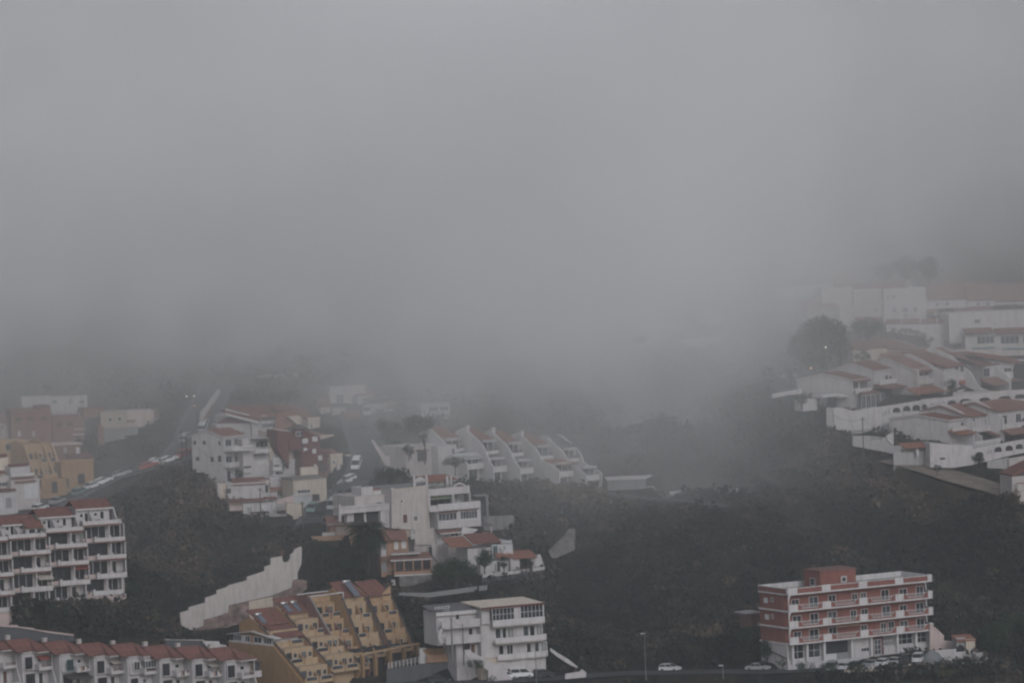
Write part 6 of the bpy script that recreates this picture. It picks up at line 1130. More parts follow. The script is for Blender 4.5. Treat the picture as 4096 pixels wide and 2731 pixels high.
# natural roughness
def vnoise(x, y, s, seed):
    r = np.random.default_rng(seed); T = r.random((256, 256)); x = x/s; y = y/s
    xi = np.floor(x).astype(int); yi = np.floor(y).astype(int); fx = x-xi; fy = y-yi; fx = fx*fx*(3-2*fx); fy = fy*fy*(3-2*fy)
    a = T[xi % 256, yi % 256]; b = T[(xi+1) % 256, yi % 256]; c = T[xi % 256, (yi+1) % 256]; d = T[(xi+1) % 256, (yi+1) % 256]
    return (a*(1-fx)+b*fx)*(1-fy)+(c*(1-fx)+d*fx)*fy-.5
Z += 3.0*vnoise(XX, YY, 31, 4)+1.8*vnoise(XX, YY, 15, 1)+.7*vnoise(XX, YY, 6, 2)+.35*vnoise(XX, YY, 2.4, 3)
def apply_pads():
    for o, psi, u0_, u1_, w0, w1, z in PADS:
        d = np.array([math.cos(psi), math.sin(psi)]); n = np.array([-math.sin(psi), math.cos(psi)])
        U = (XX-o[0])*d[0]+(YY-o[1])*d[1]; W = (XX-o[0])*n[0]+(YY-o[1])*n[1]
        dist = np.maximum(np.maximum(u0_-U, U-u1_), np.maximum(w0-W, W-w1)); dist = np.maximum(dist, 0)
        m = dist < 1.2; Z[m] = np.minimum(Z[m], z-.06)
        t = (dist >= 1.2) & (dist < 6); Z[t] = np.minimum(Z[t], z-.06+(dist[t]-1.2)*1.5)
        # raise ground under the front edge so that nothing floats
        m2 = (dist < 2.0) & (W > w0-.5); Z[m2] = np.maximum(Z[m2], z-.5)
apply_pads()
def hz(x, y):
    fx = (np.asarray(x)-GX0)/GS; fy = (np.asarray(y)-GY0)/GS
    fx = np.clip(fx, 0, Z.shape[0]-1.001); fy = np.clip(fy, 0, Z.shape[1]-1.001)
    i = fx.astype(int); j = fy.astype(int); a = fx-i; b = fy-j
    return (Z[i, j]*(1-a)+Z[i+1, j]*a)*(1-b)+(Z[i, j+1]*(1-a)+Z[i+1, j+1]*a)*b
_ys = np.arange(GY0+1, GY1-1, .5)
def cast(px, py):
    """ground point seen at a pixel of the photograph"""
    d = ray(px, py); t = _ys/d[1]; x = CAM[0]+d[0]*t; z = CAM[2]+d[2]*t
    g = hz(x, _ys); k = np.argmax(z < g)
    if not (z < g).any(): k = int(np.argmin(z-g))
    if k > 0:
        a0 = z[k-1]-g[k-1]; a1 = z[k]-g[k]; s = a0/(a0-a1) if a0 != a1 else 0; Y = _ys[k-1]+.5*s
    else: Y = _ys[k]
    x = CAM[0]+d[0]*Y/d[1]; return np.array([x, Y, float(hz(x, Y))])
def smooth_line(pts, step=1.5):
    pts = np.array(pts); out = []
    n = len(pts)
    for i in range(n-1):
        p0 = pts[max(i-1, 0)]; p1 = pts[i]; p2 = pts[i+1]; p3 = pts[min(i+2, n-1)]
        k = max(2, int(np.linalg.norm(p2-p1)/step))
        for t in np.arange(k)/k:
            out.append(.5*((2*p1)+(-p0+p2)*t+(2*p0-5*p1+4*p2-p3)*t*t+(-p0+3*p1-3*p2+p3)*t**3))
    out.append(pts[-1]); return np.array(out)
ROADS = {}
def road(key, name, pix, width, mat='asphalt', kerb=True, crop='X', carve=True):
    pts = [cast(*cp(crop, *p)) for p in pix]; ln = smooth_line(pts)
    z = ln[:, 2].copy()
    for _ in range(30): z[1:-1] = (z[:-2]+z[1:-1]*2+z[2:])/4
    ln[:, 2] = z
    if carve:
        for k in range(0, len(ln)):
            q = ln[k]; D2 = (XX-q[0])**2+(YY-q[1])**2
            m = D2 < (width/2+1.0)**2; Z[m] = q[2]-.22
        for k in range(0, len(ln)):
            q = ln[k]; D = np.sqrt((XX-q[0])**2+(YY-q[1])**2); lim = width/2+1
            t = (D >= lim) & (D < lim+4); Z[t] = np.minimum(Z[t], q[2]+(D[t]-lim)*.9)
    ROADS[key] = (name, ln, width, mat, kerb); return ln
def road_mesh(key):
    name, ln, width, mat, kerb = ROADS[key]
    tg = np.gradient(ln[:, :2], axis=0); tg /= np.linalg.norm(tg, axis=1)[:, None]; nr = np.stack([-tg[:, 1], tg[:, 0]], 1)
    def ribbon(a, b, dz, nm, mt, th=.0):
        mb = MB(); A = np.c_[ln[:, :2]+nr*a, ln[:, 2]+dz]; Bq = np.c_[ln[:, :2]+nr*b, ln[:, 2]+dz]; n = len(ln)
        if th:
            rings = [A, Bq, np.c_[Bq[:, :2], Bq[:, 2]-th], np.c_[A[:, :2], A[:, 2]-th]]
            v = np.concatenate(rings); mb.add(v, [(q*n+i, q*n+i+1, ((q+1) % 4)*n+i+1, ((q+1) % 4)*n+i) for q in range(4) for i in range(n-1)])
        else: mb.add(np.concatenate([A, Bq]), [(i, i+1, n+i+1, n+i) for i in range(n-1)])
        return tag(mb.build(nm, mt), None, None, None, 'structure')
    ribbon(-width/2, width/2, .0, name, mat)
    if kerb:
        ribbon(-width/2-1.1, -width/2, .12, 'pavement', 'concrete_dark', .3); ribbon(width/2, width/2+1.1, .12, 'pavement', 'concrete_dark', .3)
def road_at(key, px):
    """point, direction of the road centreline where it passes the pixel column px"""
    ln = ROADS[key][1]; xs = np.array([proj(q)[0] for q in ln]); k = int(np.argmin(abs(xs-px))); k = min(max(k, 1), len(ln)-2)
    d = ln[k+1]-ln[k-1]; return ln[k], d/np.linalg.norm(d)
def ground_mesh():
    ox = np.concatenate([[-2500, -1200, -600, -350, -220, -170], gx, [170, 220, 350, 600, 1200, 2500]])
    oy = np.concatenate([[-60, 100, 300, 500, 650, 760, 820, 845], gy, [1255, 1290, 1400, 1800, 2600]])
    zz = np.zeros((len(ox), len(oy)))
    cx = np.clip(ox, GX0, GX1-.01); cy = np.clip(oy, GY0, GY1-.01)
    A, Bq = np.meshgrid(cx, cy, indexing='ij'); zz = hz(A.ravel(), Bq.ravel()).reshape(A.shape)
    OX, OY = np.meshgrid(ox, oy, indexing='ij')
    near = np.clip(GY0-OY, 0, None); zz -= np.minimum(near*.30, 70)
    far = np.clip(OY-GY1, 0, None); zz += far*.2
    nx, ny = len(ox), len(oy); v = np.stack([OX.ravel(), OY.ravel(), zz.ravel()], 1)
    i, j = np.meshgrid(np.arange(nx-1), np.arange(ny-1), indexing='ij'); a = (i*ny+j).ravel()
    f = np.stack([a, a+ny, a+ny+1, a+1], 1)
    me = bpy.data.meshes.new('hillside'); me.vertices.add(len(v)); me.vertices.foreach_set('co', v.ravel())
    me.loops.add(f.size); me.loops.foreach_set('vertex_index', f.ravel()); me.polygons.add(len(f))
    me.polygons.foreach_set('loop_start', np.arange(0, f.size, 4)); me.polygons.foreach_set('loop_total', np.full(len(f), 4))
    me.update(calc_edges=True); me.shade_smooth(); me.materials.append(MATS['hillside'])
    o = bpy.data.objects.new('hillside', me); COL.objects.link(o); tag(o, 'dark hillside of soil, rock and dry scrub', None, None, 'structure')

# ------------------------------------------------------------------ foliage
def leaf_mesh(name, mat, C, S, T, parent=None, nleaf=14, aspect=(1, 1, .8), leaf=.42, seed=1, shell=.35):
    """C centres (n,3), S radii (n,), T tones (n,): every clump is a cloud of small leaf-sized quads"""
    r = np.random.default_rng(seed); n = len(C); k = nleaf
    dirs = r.normal(size=(n, k, 3)); dirs /= np.linalg.norm(dirs, axis=2)[:, :, None]
    rad = r.uniform(shell, 1.0, (n, k))**.5
    pos = C[:, None, :]+dirs*rad[:, :, None]*S[:, None, None]*np.array(aspect)
    a = r.normal(size=(n, k, 3))+dirs*.0; a /= np.linalg.norm(a, axis=2)[:, :, None]
    b = np.cross(a, dirs+r.normal(size=(n, k, 3))*.4); b /= np.linalg.norm(b, axis=2)[:, :, None]+1e-9
    ls = S[:, None]*leaf*r.uniform(.6, 1.3, (n, k))
    a *= ls[:, :, None]; b *= ls[:, :, None]*.7
    v = np.stack([pos-a-b*.4, pos+b, pos+a-b*.2, pos-b*.9], 2).reshape(-1, 3)
    tone = np.repeat((T[:, None]+r.normal(0, .07, (n, k))).ravel(), 4)
    m = len(v)//4
    me = bpy.data.meshes.new(name); me.vertices.add(len(v)); me.vertices.foreach_set('co', v.ravel().astype(np.float32))
    me.loops.add(m*4); me.loops.foreach_set('vertex_index', np.arange(m*4)); me.polygons.add(m)
    me.polygons.foreach_set('loop_start', np.arange(0, m*4, 4)); me.polygons.foreach_set('loop_total', np.full(m, 4))
    at = me.attributes.new('tone', 'FLOAT', 'POINT'); at.data.foreach_set('value', tone.astype(np.float32))
    me.update(calc_edges=True); me.materials.append(MATS[mat])
    o = bpy.data.objects.new(name, me); COL.objects.link(o)
    if parent is not None: o.parent = parent
    return o
def in_poly(px, py, poly):
    p = np.array(poly); n = len(p); r = np.zeros(len(px), bool)
    for i in range(n):
        x0, y0 = p[i]; x1, y1 = p[(i+1) % n]
        c = ((y0 > py) != (y1 > py)) & (px < (x1-x0)*(py-y0)/(y1-y0+1e-12)+x0); r ^= c
    return r
def projv(Q):
    D = Q-CAM; k = FPX/(D@fw); return 2048+(D@rt)*k, 1365.5-(D@up)*k
def tree(name, label, crop, x, y, wpx, hpx, mat='tree_green', cat='tree', group=None, trunk=.25, nclump=26, leaf=.34, tone=.5, seed=None, dz=0, Yp=None):
    """x, y: foot of the trunk, wpx, hpx: crown width and total height, all read in the photograph"""
    px, py = cp(crop, x, y); g = cast(px, py) if Yp is None else P(px, py, Yp)
    m = g[1]/FPX/CROP[crop][2]; W = wpx*m; H = hpx*m; seed = seed or int(px*7+py)
    r = np.random.default_rng(seed)
    root = empty(name, g+np.array([0, 0, dz]), 0, label, cat, group)
    tb = MB(); th = H*trunk; rad = max(.09, H*.028)
    tb.cyl((0, 0, -.6), (r.normal(0, .05*H*.3), 0, th+.1*H), rad, rad*.7)
    for i in range(5):
        a = r.uniform(0, 6.28); tb.cyl((0, 0, th*.9), (math.cos(a)*W*.28, math.sin(a)*W*.28, th+(H-th)*r.uniform(.35, .8)), rad*.55, rad*.2, 6)
    tb.build('trunk', 'bark', root)
    C = []; S = []
    for i in range(nclump):
        d = r.normal(size=3); d /= np.linalg.norm(d); q = r.uniform(.25, 1)**.5
        cr = np.array([W*.5, W*.5, (H-th)*.5])
        rr = min(W, H-th)*.5*r.uniform(.28, .5)
        c = d*q*np.maximum(cr-rr*.8, .05*cr)+np.array([0, 0, th+(H-th)*.5]); C.append(c); S.append(rr)
    n = len(C); leaf_mesh('crown', mat, np.array(C), np.array(S), r.uniform(tone-.25, tone+.25, n), root, 70, (1, 1, .85), leaf*.45, seed)
    return root
# ------------------------------------------------------------------ roads, ground
road('left', 'road', [(-250, 2170), (0, 2085), (150, 2030), (300, 1975), (430, 1927), (560, 1882), (690, 1832), (760, 1775), (790, 1700), (830, 1620), (870, 1540)], 6.0)
road('mid', 'road', [(1250, 2115), (1280, 2050), (1325, 1995), (1380, 1945), (1440, 1895), (1475, 1840), (1470, 1780), (1450, 1720), (1430, 1650)], 5.4)
road('ridge', 'road', [(1800, 1915), (1950, 1925), (2100, 1935), (2250, 1950), (2380, 1966), (2560, 1990), (2760, 2005), (2900, 2025)], 5.0, kerb=False)
road('bottom', 'road', [(1500, 2738), (1900, 2725), (2200, 2710), (2500, 2694), (2800, 2685), (3050, 2680), (3300, 2676), (3560, 2668)], 7.0, kerb=False)
road('estate', 'path', [(3580, 1835), (3690, 1862), (3800, 1900), (3920, 1935), (4060, 1975), (4200, 2020)], 9.5, kerb=False, mat='path')
ground_mesh()
for k in ROADS: road_mesh(k)

# ------------------------------------------------------------------ scrub
def scrub():
    r = np.random.default_rng(11)
    regions = [([(-200, 2250), (80, 2140), (420, 2010), (650, 1880), (760, 1900), (900, 1990), (1060, 2080), (1180, 2130), (1230, 2230), (1180, 2200), (1050, 2280), (720, 2440), (700, 2540), (1000, 2560), (900, 2590), (-200, 2540)], 1.0),
               ([(1180, 2200), (1380, 2190), (1480, 2300), (1500, 2400), (1250, 2420), (1200, 2350)], .7), ([(1200, 2330), (1450, 2380), (1750, 2420), (1800, 2500), (1680, 2620), (1660, 2500), (1300, 2450)], .7),
               ([(1600, 1930), (1900, 1930), (2200, 1955), (2500, 1985), (2900, 2025), (3300, 2000), (3600, 1850), (3300, 1720), (3200, 1650), (2900, 1500), (2300, 1600), (2000, 1650), (2300, 1800), (2500, 1850), (2480, 1950)], 1.0),
               ([(1880, 1930), (2300, 1960), (2900, 2030), (3500, 1950), (3200, 1700), (3400, 1750), (3750, 1910), (4300, 2080), (4300, 2731), (3000, 2731), (2200, 2700), (2150, 2420), (2100, 2200), (1950, 2100)], 1.0),
               ([(1800, 2680), (4300, 2650), (4300, 3000), (1700, 3000)], 1.0), ([(1700, 2350), (2200, 2200), (2200, 2660), (2150, 2500), (1760, 2390)], .8),
               ([(-200, 1500), (800, 1500), (760, 1700), (700, 1800), (300, 1880), (300, 1700), (-200, 1650)], .5), ([(1450, 1600), (2000, 1600), (1780, 1700), (1550, 1820), (1480, 1900)], .6), ([(1500, 1850), (1650, 1900), (1900, 1960), (1900, 2000), (1450, 1960)], .6),
               ([(800, 1400), (1400, 1400), (1400, 1560), (1250, 1570), (850, 1530)], .6), ([(2300, 1300), (3200, 1100), (3400, 1300), (3200, 1650), (2400, 1650)], .5), ([(3050, 1500), (3500, 1700), (3700, 1800), (3300, 1700)], .5)]
    C = []; 
    for poly_, dens in regions:
        p = np.array(poly_, float); x0, y0 = p.min(0); x1, y1 = p.max(0); n = int((x1-x0)*(y1-y0)/58*dens)
        qx = r.uniform(x0, x1, n); qy = r.uniform(y0, y1, n); k = in_poly(qx, qy, poly_); C.append(np.c_[qx[k], qy[k]])
    C = np.concatenate(C)
    # cast all of them onto the terrain
    D = fw[None]*FPX+rt[None]*(C[:, 0]-2048)[:, None]-up[None]*(C[:, 1]-1365.5)[:, None]
    ys = np.arange(GY0+1, GY1-1, 1.0); lo = np.full(len(C), np.nan)
    for a in range(0, len(C), 4000):
        d = D[a:a+4000]; t = ys[None]/d[:, 1:2]; X_ = d[:, 0:1]*t; Zr = CAM[2]+d[:, 2:3]*t; g = hz(X_, np.broadcast_to(ys, X_.shape)); hit = Zr < g; k = hit.argmax(1); ok = hit.any(1)
        lo[a:a+4000] = np.where(ok, ys[k], np.nan)
    ok = ~np.isnan(lo); D = D[ok]; lo = lo[ok]; X_ = D[:, 0]/D[:, 1]*lo; keep = np.ones(len(lo), bool)
    for key, (nm, ln, wd, mt, kb) in ROADS.items():
        for q in ln[::2]: keep &= (X_-q[0])**2+(lo-q[1])**2 > (wd/2+1.6)**2
    for o, psi, u0_, u1_, w0, w1, z in PADS:
        dx = X_-o[0]; dy = lo-o[1]; U = dx*math.cos(psi)+dy*math.sin(psi); W = -dx*math.sin(psi)+dy*math.cos(psi)
        keep &= ~((U > u0_-.3) & (U < u1_+.3) & (W > w0+1.2) & (W < w1))
    X_ = X_[keep]; Yv = lo[keep]; n = len(X_)
    big = vnoise(X_, Yv, 11, 21)+.5; sm = vnoise(X_, Yv, 3.2, 22)+.5
    S = .28+.8*r.random(n)**2.0*(.4+big)+.3*sm; tall = r.random(n) < .07; S[tall] *= 1.9
    pt = vnoise(X_, Yv, 7, 31)+.5; kp = (pt > .28) | (r.random(n) < .35); X_, Yv, S, big, sm, pt = X_[kp], Yv[kp], S[kp], big[kp], sm[kp], pt[kp]; n = len(X_)
    Zv = hz(X_, Yv)+S*.45
    T = .03+.78*big+.35*(sm-.5)+r.normal(0, .26, n)-.25*(S > 1.1)
    px_, py_ = projv(np.c_[X_, Yv, Zv]); ln = ROADS['left'][1]
    dl = np.min(np.hypot(X_[:, None]-ln[None, ::4, 0], Yv[:, None]-ln[None, ::4, 1]), 1); T += .5*np.exp(-(np.clip(dl-4, 0, None)/4.5)**2)*(sm > .35)
    T += .28*np.exp(-((px_-2150)/330)**2-((py_-1985)/55)**2)+.22*np.exp(-((px_-1000)/200)**2-((py_-2010)/60)**2)+.16*np.exp(-((px_-3550)/260)**2-((py_-1960)/60)**2)
    bigS = (r.random(n) < .016) & (pt > .3); S = np.where(bigS, r.uniform(1.2, 2.3, n), S); Zv = np.where(bigS, hz(X_, Yv)+S*.35, Zv); T = np.where(bigS, T+r.normal(-.05, .3, n), T)
    k = np.where(bigS)[0]; leaf_extra = (np.repeat(X_[k], 5)+r.normal(0, .8, 5*len(k)), np.repeat(Yv[k], 5)+r.normal(0, .8, 5*len(k)))
    zx = hz(leaf_extra[0], leaf_extra[1])+r.uniform(.4, 1.5, 5*len(k)); X_ = np.r_[X_, leaf_extra[0]]; Yv = np.r_[Yv, leaf_extra[1]]; Zv = np.r_[Zv, zx]; S = np.r_[S, r.uniform(.6, 1.1, 5*len(k))]; T = np.r_[T, np.repeat(T[k], 5)]
    o = leaf_mesh('scrub', 'scrub', np.c_[X_, Yv, Zv], S, T, None, 16, (1, 1, .75), .30, 5)
    tag(o, 'dark scrub of shrubs and dry grass covering the slopes', None, None, 'stuff')
    print('scrub', n)
scrub()

# ------------------------------------------------------------------ trees and shrubs
def grp(): pass
tree('tree', 'large round dark tree in front of the foot of the big white villa', 'D', 1330, 1050, 430, 250, nclump=56, trunk=.1, Yp=930)
tree('tree', 'slender dark tree in front of the small red-roofed white house', 'D', 1580, 925, 190, 215, trunk=.1, nclump=34, Yp=931)
tree('tree', 'small leaning dark tree between the two small white houses below the villa', 'D', 1745, 940, 95, 165, trunk=.14, nclump=22, Yp=931)
tree('tree', 'small dark tree before the low orange-roofed garden house', 'D', 1935, 912, 85, 115, trunk=.14, nclump=20, Yp=932)
tree('bush', 'dark bushy shrub mass under the orange gabled house left of the palm', 'D', 190, 860, 320, 200, trunk=.1, nclump=40, cat='bush', Yp=938)
tree('bush', 'wide dark shrub beneath the palm tree', 'D', 480, 960, 380, 210, trunk=.1, nclump=40, cat='bush', Yp=932)
tree('bush', 'dark shrub right of the veranda stone base', 'D', 1180, 1010, 150, 170, trunk=.1, nclump=20, cat='bush')
tree('bush', 'dark creeping shrub over the wall left of the stone base', 'D', 560, 1090, 240, 130, trunk=.1, nclump=24, cat='bush')
tree('tree', 'dark tree behind the left wing of the big white villa', 'D', 780, 190, 350, 170, trunk=.08, nclump=44, Yp=964)
tree('bush', 'dry reddish shrub right of the villa roof arches', 'D', 1495, 215, 170, 120, mat='tree_olive', trunk=.1, nclump=20, cat='bush', Yp=972)
tree('tree', 'dark round tree on the slope below the left apartment block', 'A', 450, 1110, 210, 160, trunk=.1, nclump=30)
tree('bush', 'low dark shrub at the right foot of the left apartment block', 'A', 1010, 930, 150, 150, trunk=.1, nclump=20, cat='bush')
tree('bush', 'olive shrub between the round tree and the long pale coping wall', 'A', 700, 1130, 190, 90, mat='tree_olive', trunk=.1, nclump=18, cat='bush')
tree('tree', 'broad hazy tree left of the middle ridge houses', 'E', 600, 470, 380, 260, mat='tree_olive', trunk=.18, nclump=50, Yp=995)
tree('tree', 'dark round bush tree before the porch of the leftmost ridge house', 'E', 505, 600, 130, 125, trunk=.15, nclump=20, Yp=981)
tree('tree', 'tall thin dark tree trunk with a small crown beside the ridge house wall', 'E', 640, 630, 90, 260, trunk=.55, nclump=14, Yp=981)
tree('tree', 'spreading grey-leaved tree in front of the ridge houses garden wall', 'E', 900, 730, 260, 170, mat='tree_olive', trunk=.3, nclump=30, Yp=980)
tree('tree', 'hazy olive tree at the left bend of the street below the ridge', 'E', 330, 430, 260, 170, mat='tree_olive', trunk=.15, nclump=34, Yp=996)
tree('bush', 'dark hedge bush at the corner of the garden wall on the ridge', 'E', 380, 570, 150, 140, trunk=.1, nclump=18, cat='bush', Yp=990)
tree('tree', 'dark tree mass on the hilltop above the red roofs of the cluster, left one', 'B', 700, 300, 420, 190, trunk=.1, nclump=44, Yp=1018)
tree('tree', 'dark tree mass on the hilltop above the red roofs of the cluster, right one', 'B', 1080, 290, 380, 170, trunk=.1, nclump=40, Yp=1019)
tree('bush', 'dark cascading shrub by the balcony in the middle of the hill cluster', 'B', 860, 700, 130, 110, trunk=.1, nclump=18, cat='bush', Yp=985)
tree('bush', 'dark plant before the entrance at the corner of the tall white gable house', 'B', 625, 1010, 100, 110, trunk=.1, nclump=14, cat='bush', Yp=979)
tree('cypress', 'narrow dark shrub tree at the left corner of the tall white gable house', 'B', 190, 1080, 90, 190, trunk=.1, nclump=20, cat='tree', Yp=978)
tree('tree', 'dark bush tree at the far right bottom beside the apartment annex', 'H', 2130, 830, 330, 300, trunk=.1, nclump=50)
tree('tree', 'big dark tree at the right edge below the estate slope', 'H', 2300, 700, 330, 240, trunk=.1, nclump=44)
tree('bush', 'dark green bush in front of the left end of the parking terrace', 'H', 640, 970, 190, 110, trunk=.08, nclump=24, cat='bush', Yp=884)
tree('bush', 'larger dark bush just right of the first in front of the parking terrace', 'H', 800, 985, 220, 110, trunk=.08, nclump=26, cat='bush', Yp=882)
tree('bush', 'round dark bush before the parked cars in the middle of the parking terrace', 'H', 1040, 990, 180, 130, trunk=.08, nclump=24, cat='bush', Yp=881)
tree('bush', 'small olive bush at the left corner of the brick-red apartment building', 'H', 455, 920, 130, 80, mat='tree_olive', trunk=.08, nclump=16, cat='bush', Yp=888)
tree('bush', 'dry brown bush on the bank under the right end of the parking wall', 'H', 1750, 1010, 220, 110, mat='tree_olive', trunk=.08, nclump=24, cat='bush', Yp=882)
tree('bush', 'dark bush left of the annex of the brick-red apartment building', 'H', 180, 760, 260, 180, trunk=.1, nclump=30, cat='bush')
tree('bush', 'low dark bush against the lower left wall of the brick-red apartment building', 'H', 330, 880, 180, 200, trunk=.1, nclump=26, cat='bush')
tree('tree', 'large dark tree in mist left of the big red hipped roofs', 'J', 760, 1010, 440, 420, trunk=.06, nclump=80, Yp=1032)
tree('tree', 'lower dark tree in the fog just left of the big misty tree', 'J', 600, 1020, 260, 290, trunk=.06, nclump=46, Yp=1034)
tree('tree', 'narrow dark tree right of the big misty tree', 'J', 905, 1000, 220, 360, trunk=.05, nclump=46, Yp=1035)
tree('bush', 'dark undergrowth between the big misty tree and the leftmost upper right house', 'J', 700, 1060, 330, 150, trunk=.05, nclump=40, cat='bush', Yp=1028)
tree('tree', 'dark rounded tree in mist under the panelled fence, upper right', 'J', 1120, 800, 320, 185, trunk=.06, nclump=50, Yp=1042)
tree('tree', 'dark tree between the red hipped roofs and the upper right row', 'J', 1080, 990, 190, 110, trunk=.12, nclump=26, Yp=1030)
for i, (x, y, l_) in enumerate(((1330, 775, 'first and leftmost clipped dark bush of the line under the big white retaining wall'), (1390, 772, 'second clipped dark bush of the line under the big white retaining wall'), (1450, 775, 'third clipped dark bush of the line under the big white retaining wall'), (1510, 790, 'fourth clipped dark bush of the line under the big white retaining wall'), (1565, 810, 'fifth clipped dark bush of the line under the big white retaining wall'), (1610, 835, 'last and lowest clipped dark bush of the line under the big white retaining wall'))):
    tree('bush', l_, 'J', x, y, 85, 70, trunk=.08, nclump=14, cat='bush', Yp=1046, group='bushes under the big white retaining wall')
tree('tree', 'tall faint tree standing in the fog above the upper right roofs, right one', 'J', 1610, 350, 260, 215, trunk=.05, nclump=46, Yp=1068)
tree('tree', 'tall faint tree standing in the fog above the upper right roofs, left one', 'J', 1430, 350, 260, 215, trunk=.05, nclump=44, Yp=1070)
tree('tree', 'faint tree on the fogged hilltop left of the two taller ones', 'J', 1250, 370, 230, 170, trunk=.05, nclump=30, Yp=1073)
tree('palm_like_tree', 'bushy dark tree before the arcaded wall of the lower right row', 'I', 1910, 1140, 130, 190, trunk=.15, nclump=26, cat='tree', Yp=978)
tree('bush', 'dark round bush at the foot of the white corner block in the estate', 'I', 1565, 1130, 100, 75, trunk=.08, nclump=16, cat='bush', Yp=978)
tree('bush', 'dark low hedge bush right of the bushy tree below the arcade', 'I', 2030, 1175, 120, 80, trunk=.08, nclump=16, cat='bush', Yp=976)
tree('bush', 'dark round bush beside the small red-roofed house at the right edge', 'I', 2140, 1180, 110, 80, trunk=.08, nclump=16, cat='bush', Yp=975)
tree('bush', 'dark potted shrub mass on the terrace of the upper right row', 'I', 1225, 530, 130, 75, trunk=.08, nclump=16, cat='bush', Yp=1014)
tree('bush', 'dark shrub hiding the end of the wide house with the long window band', 'I', 1680, 460, 130, 130, trunk=.08, nclump=20, cat='bush', Yp=1019)
tree('bush', 'hazy bush below the long white garden wall on the brow', 'I', 430, 570, 140, 100, mat='tree_olive', trunk=.08, nclump=18, cat='bush', Yp=1006)
tree('tree', 'round faint tree alone in the fog above the ravine', 'S', 475, 440, 130, 110, trunk=.12, nclump=24, Yp=1037)
tree('bush', 'dark scrubby tree on the valley side under the garden walls of the estate', 'S', 1600, 1290, 260, 240, trunk=.08, nclump=44, cat='bush')
tree('bush', 'dark hollow of bushes at the lower end of the ravine', 'S', 1560, 1460, 240, 150, trunk=.08, nclump=34, cat='bush')
tree('bush', 'dark bush cluster fading in the mist in the middle of the ravine', 'S', 640, 830, 170, 110, trunk=.08, nclump=24, cat='bush')
tree('bush', 'dark bush right of the white three-storey building by the road', 'G', 1960, 900, 190, 200, trunk=.08, nclump=26, cat='bush')
tree('bush', 'dark bush on the bank below the diagonal white wall', 'G', 1190, 900, 210, 130, trunk=.08, nclump=24, cat='bush', Yp=893)
tree('bush', 'bush in the dark gap left of the white three-storey building', 'G', 700, 650, 210, 190, trunk=.08, nclump=28, cat='bush')
tree('bush', 'small olive bush beside the cars at the foot of the diagonal white wall', 'G', 1340, 1010, 110, 80, mat='tree_olive', trunk=.08, nclump=14, cat='bush', Yp=889)
def palm(label, crop, x, y, hpx, rpx, Yp=None, n=34):
    px, py = cp(crop, x, y); g = cast(px, py) if Yp is None else P(px, py, Yp); m = g[1]/FPX/CROP[crop][2]; H = hpx*m; Rr = rpx*m; r = random.Random(int(px))
    root = empty('palm_tree', g, 0, label, 'palm tree'); tb = MB(); tb.cyl((0, 0, -.8), (.1, 0, H*.6), .34, .28, 9); tb.cyl((.1, 0, H*.6), (.1, 0, H*.72), .45, .5, 9); tb.build('trunk', 'bark', root)
    V = []; F_ = []; T = []
    for i in range(n):
        a = i*2.399; el = math.radians(78-100*(i/n)); L = Rr*(.85+.3*r.random()); p = np.array([.1, 0, H*.72]); dirx = np.array([math.cos(a), math.sin(a), 0]); th = el; seg = 9; pts = [p.copy()]
        for s in range(seg): p = p+(dirx*math.cos(th)+np.array([0, 0, math.sin(th)]))*L/seg; th -= .17+.05*s/seg*2; pts.append(p.copy())
        lat = np.cross(dirx, [0, 0, 1]); 
        for s in range(seg):
            for sg in (-1, 1):
                for q in (0, .5):
                    c = pts[s]*(1-q)+pts[s+1]*q; ll = L*.26*math.sin(math.pi*(.12+.83*(s+q)/seg)); tip = c+(lat*sg*.85+(pts[s+1]-pts[s])/(L/seg)*.45+np.array([0, 0, -.35]))*ll; w_ = (pts[s+1]-pts[s])*.22; o = len(V)
                    V += [c-w_, c+w_, tip]; F_.append((o, o+1, o+2)); T += [r.uniform(.2, .8)]*3
    me = bpy.data.meshes.new('crown'); me.from_pydata([tuple(map(float, v)) for v in V], [], F_); at = me.attributes.new('tone', 'FLOAT', 'POINT'); at.data.foreach_set('value', T); me.materials.append(MATS['palm_green']); o = bpy.data.objects.new('crown', me); COL.objects.link(o); o.parent = root
palm('tall dark date palm with drooping fronds in front of the orange houses', 'D', 580, 905, 410, 235, Yp=931, n=58)
palm('small dark palm behind the balcony of the orange shuttered house', 'D', 825, 600, 70, 45, Yp=944, n=20)
palm('slim palm beside the lower garden wall right of the big villa wall', 'D', 1975, 940, 120, 35, Yp=934, n=18)

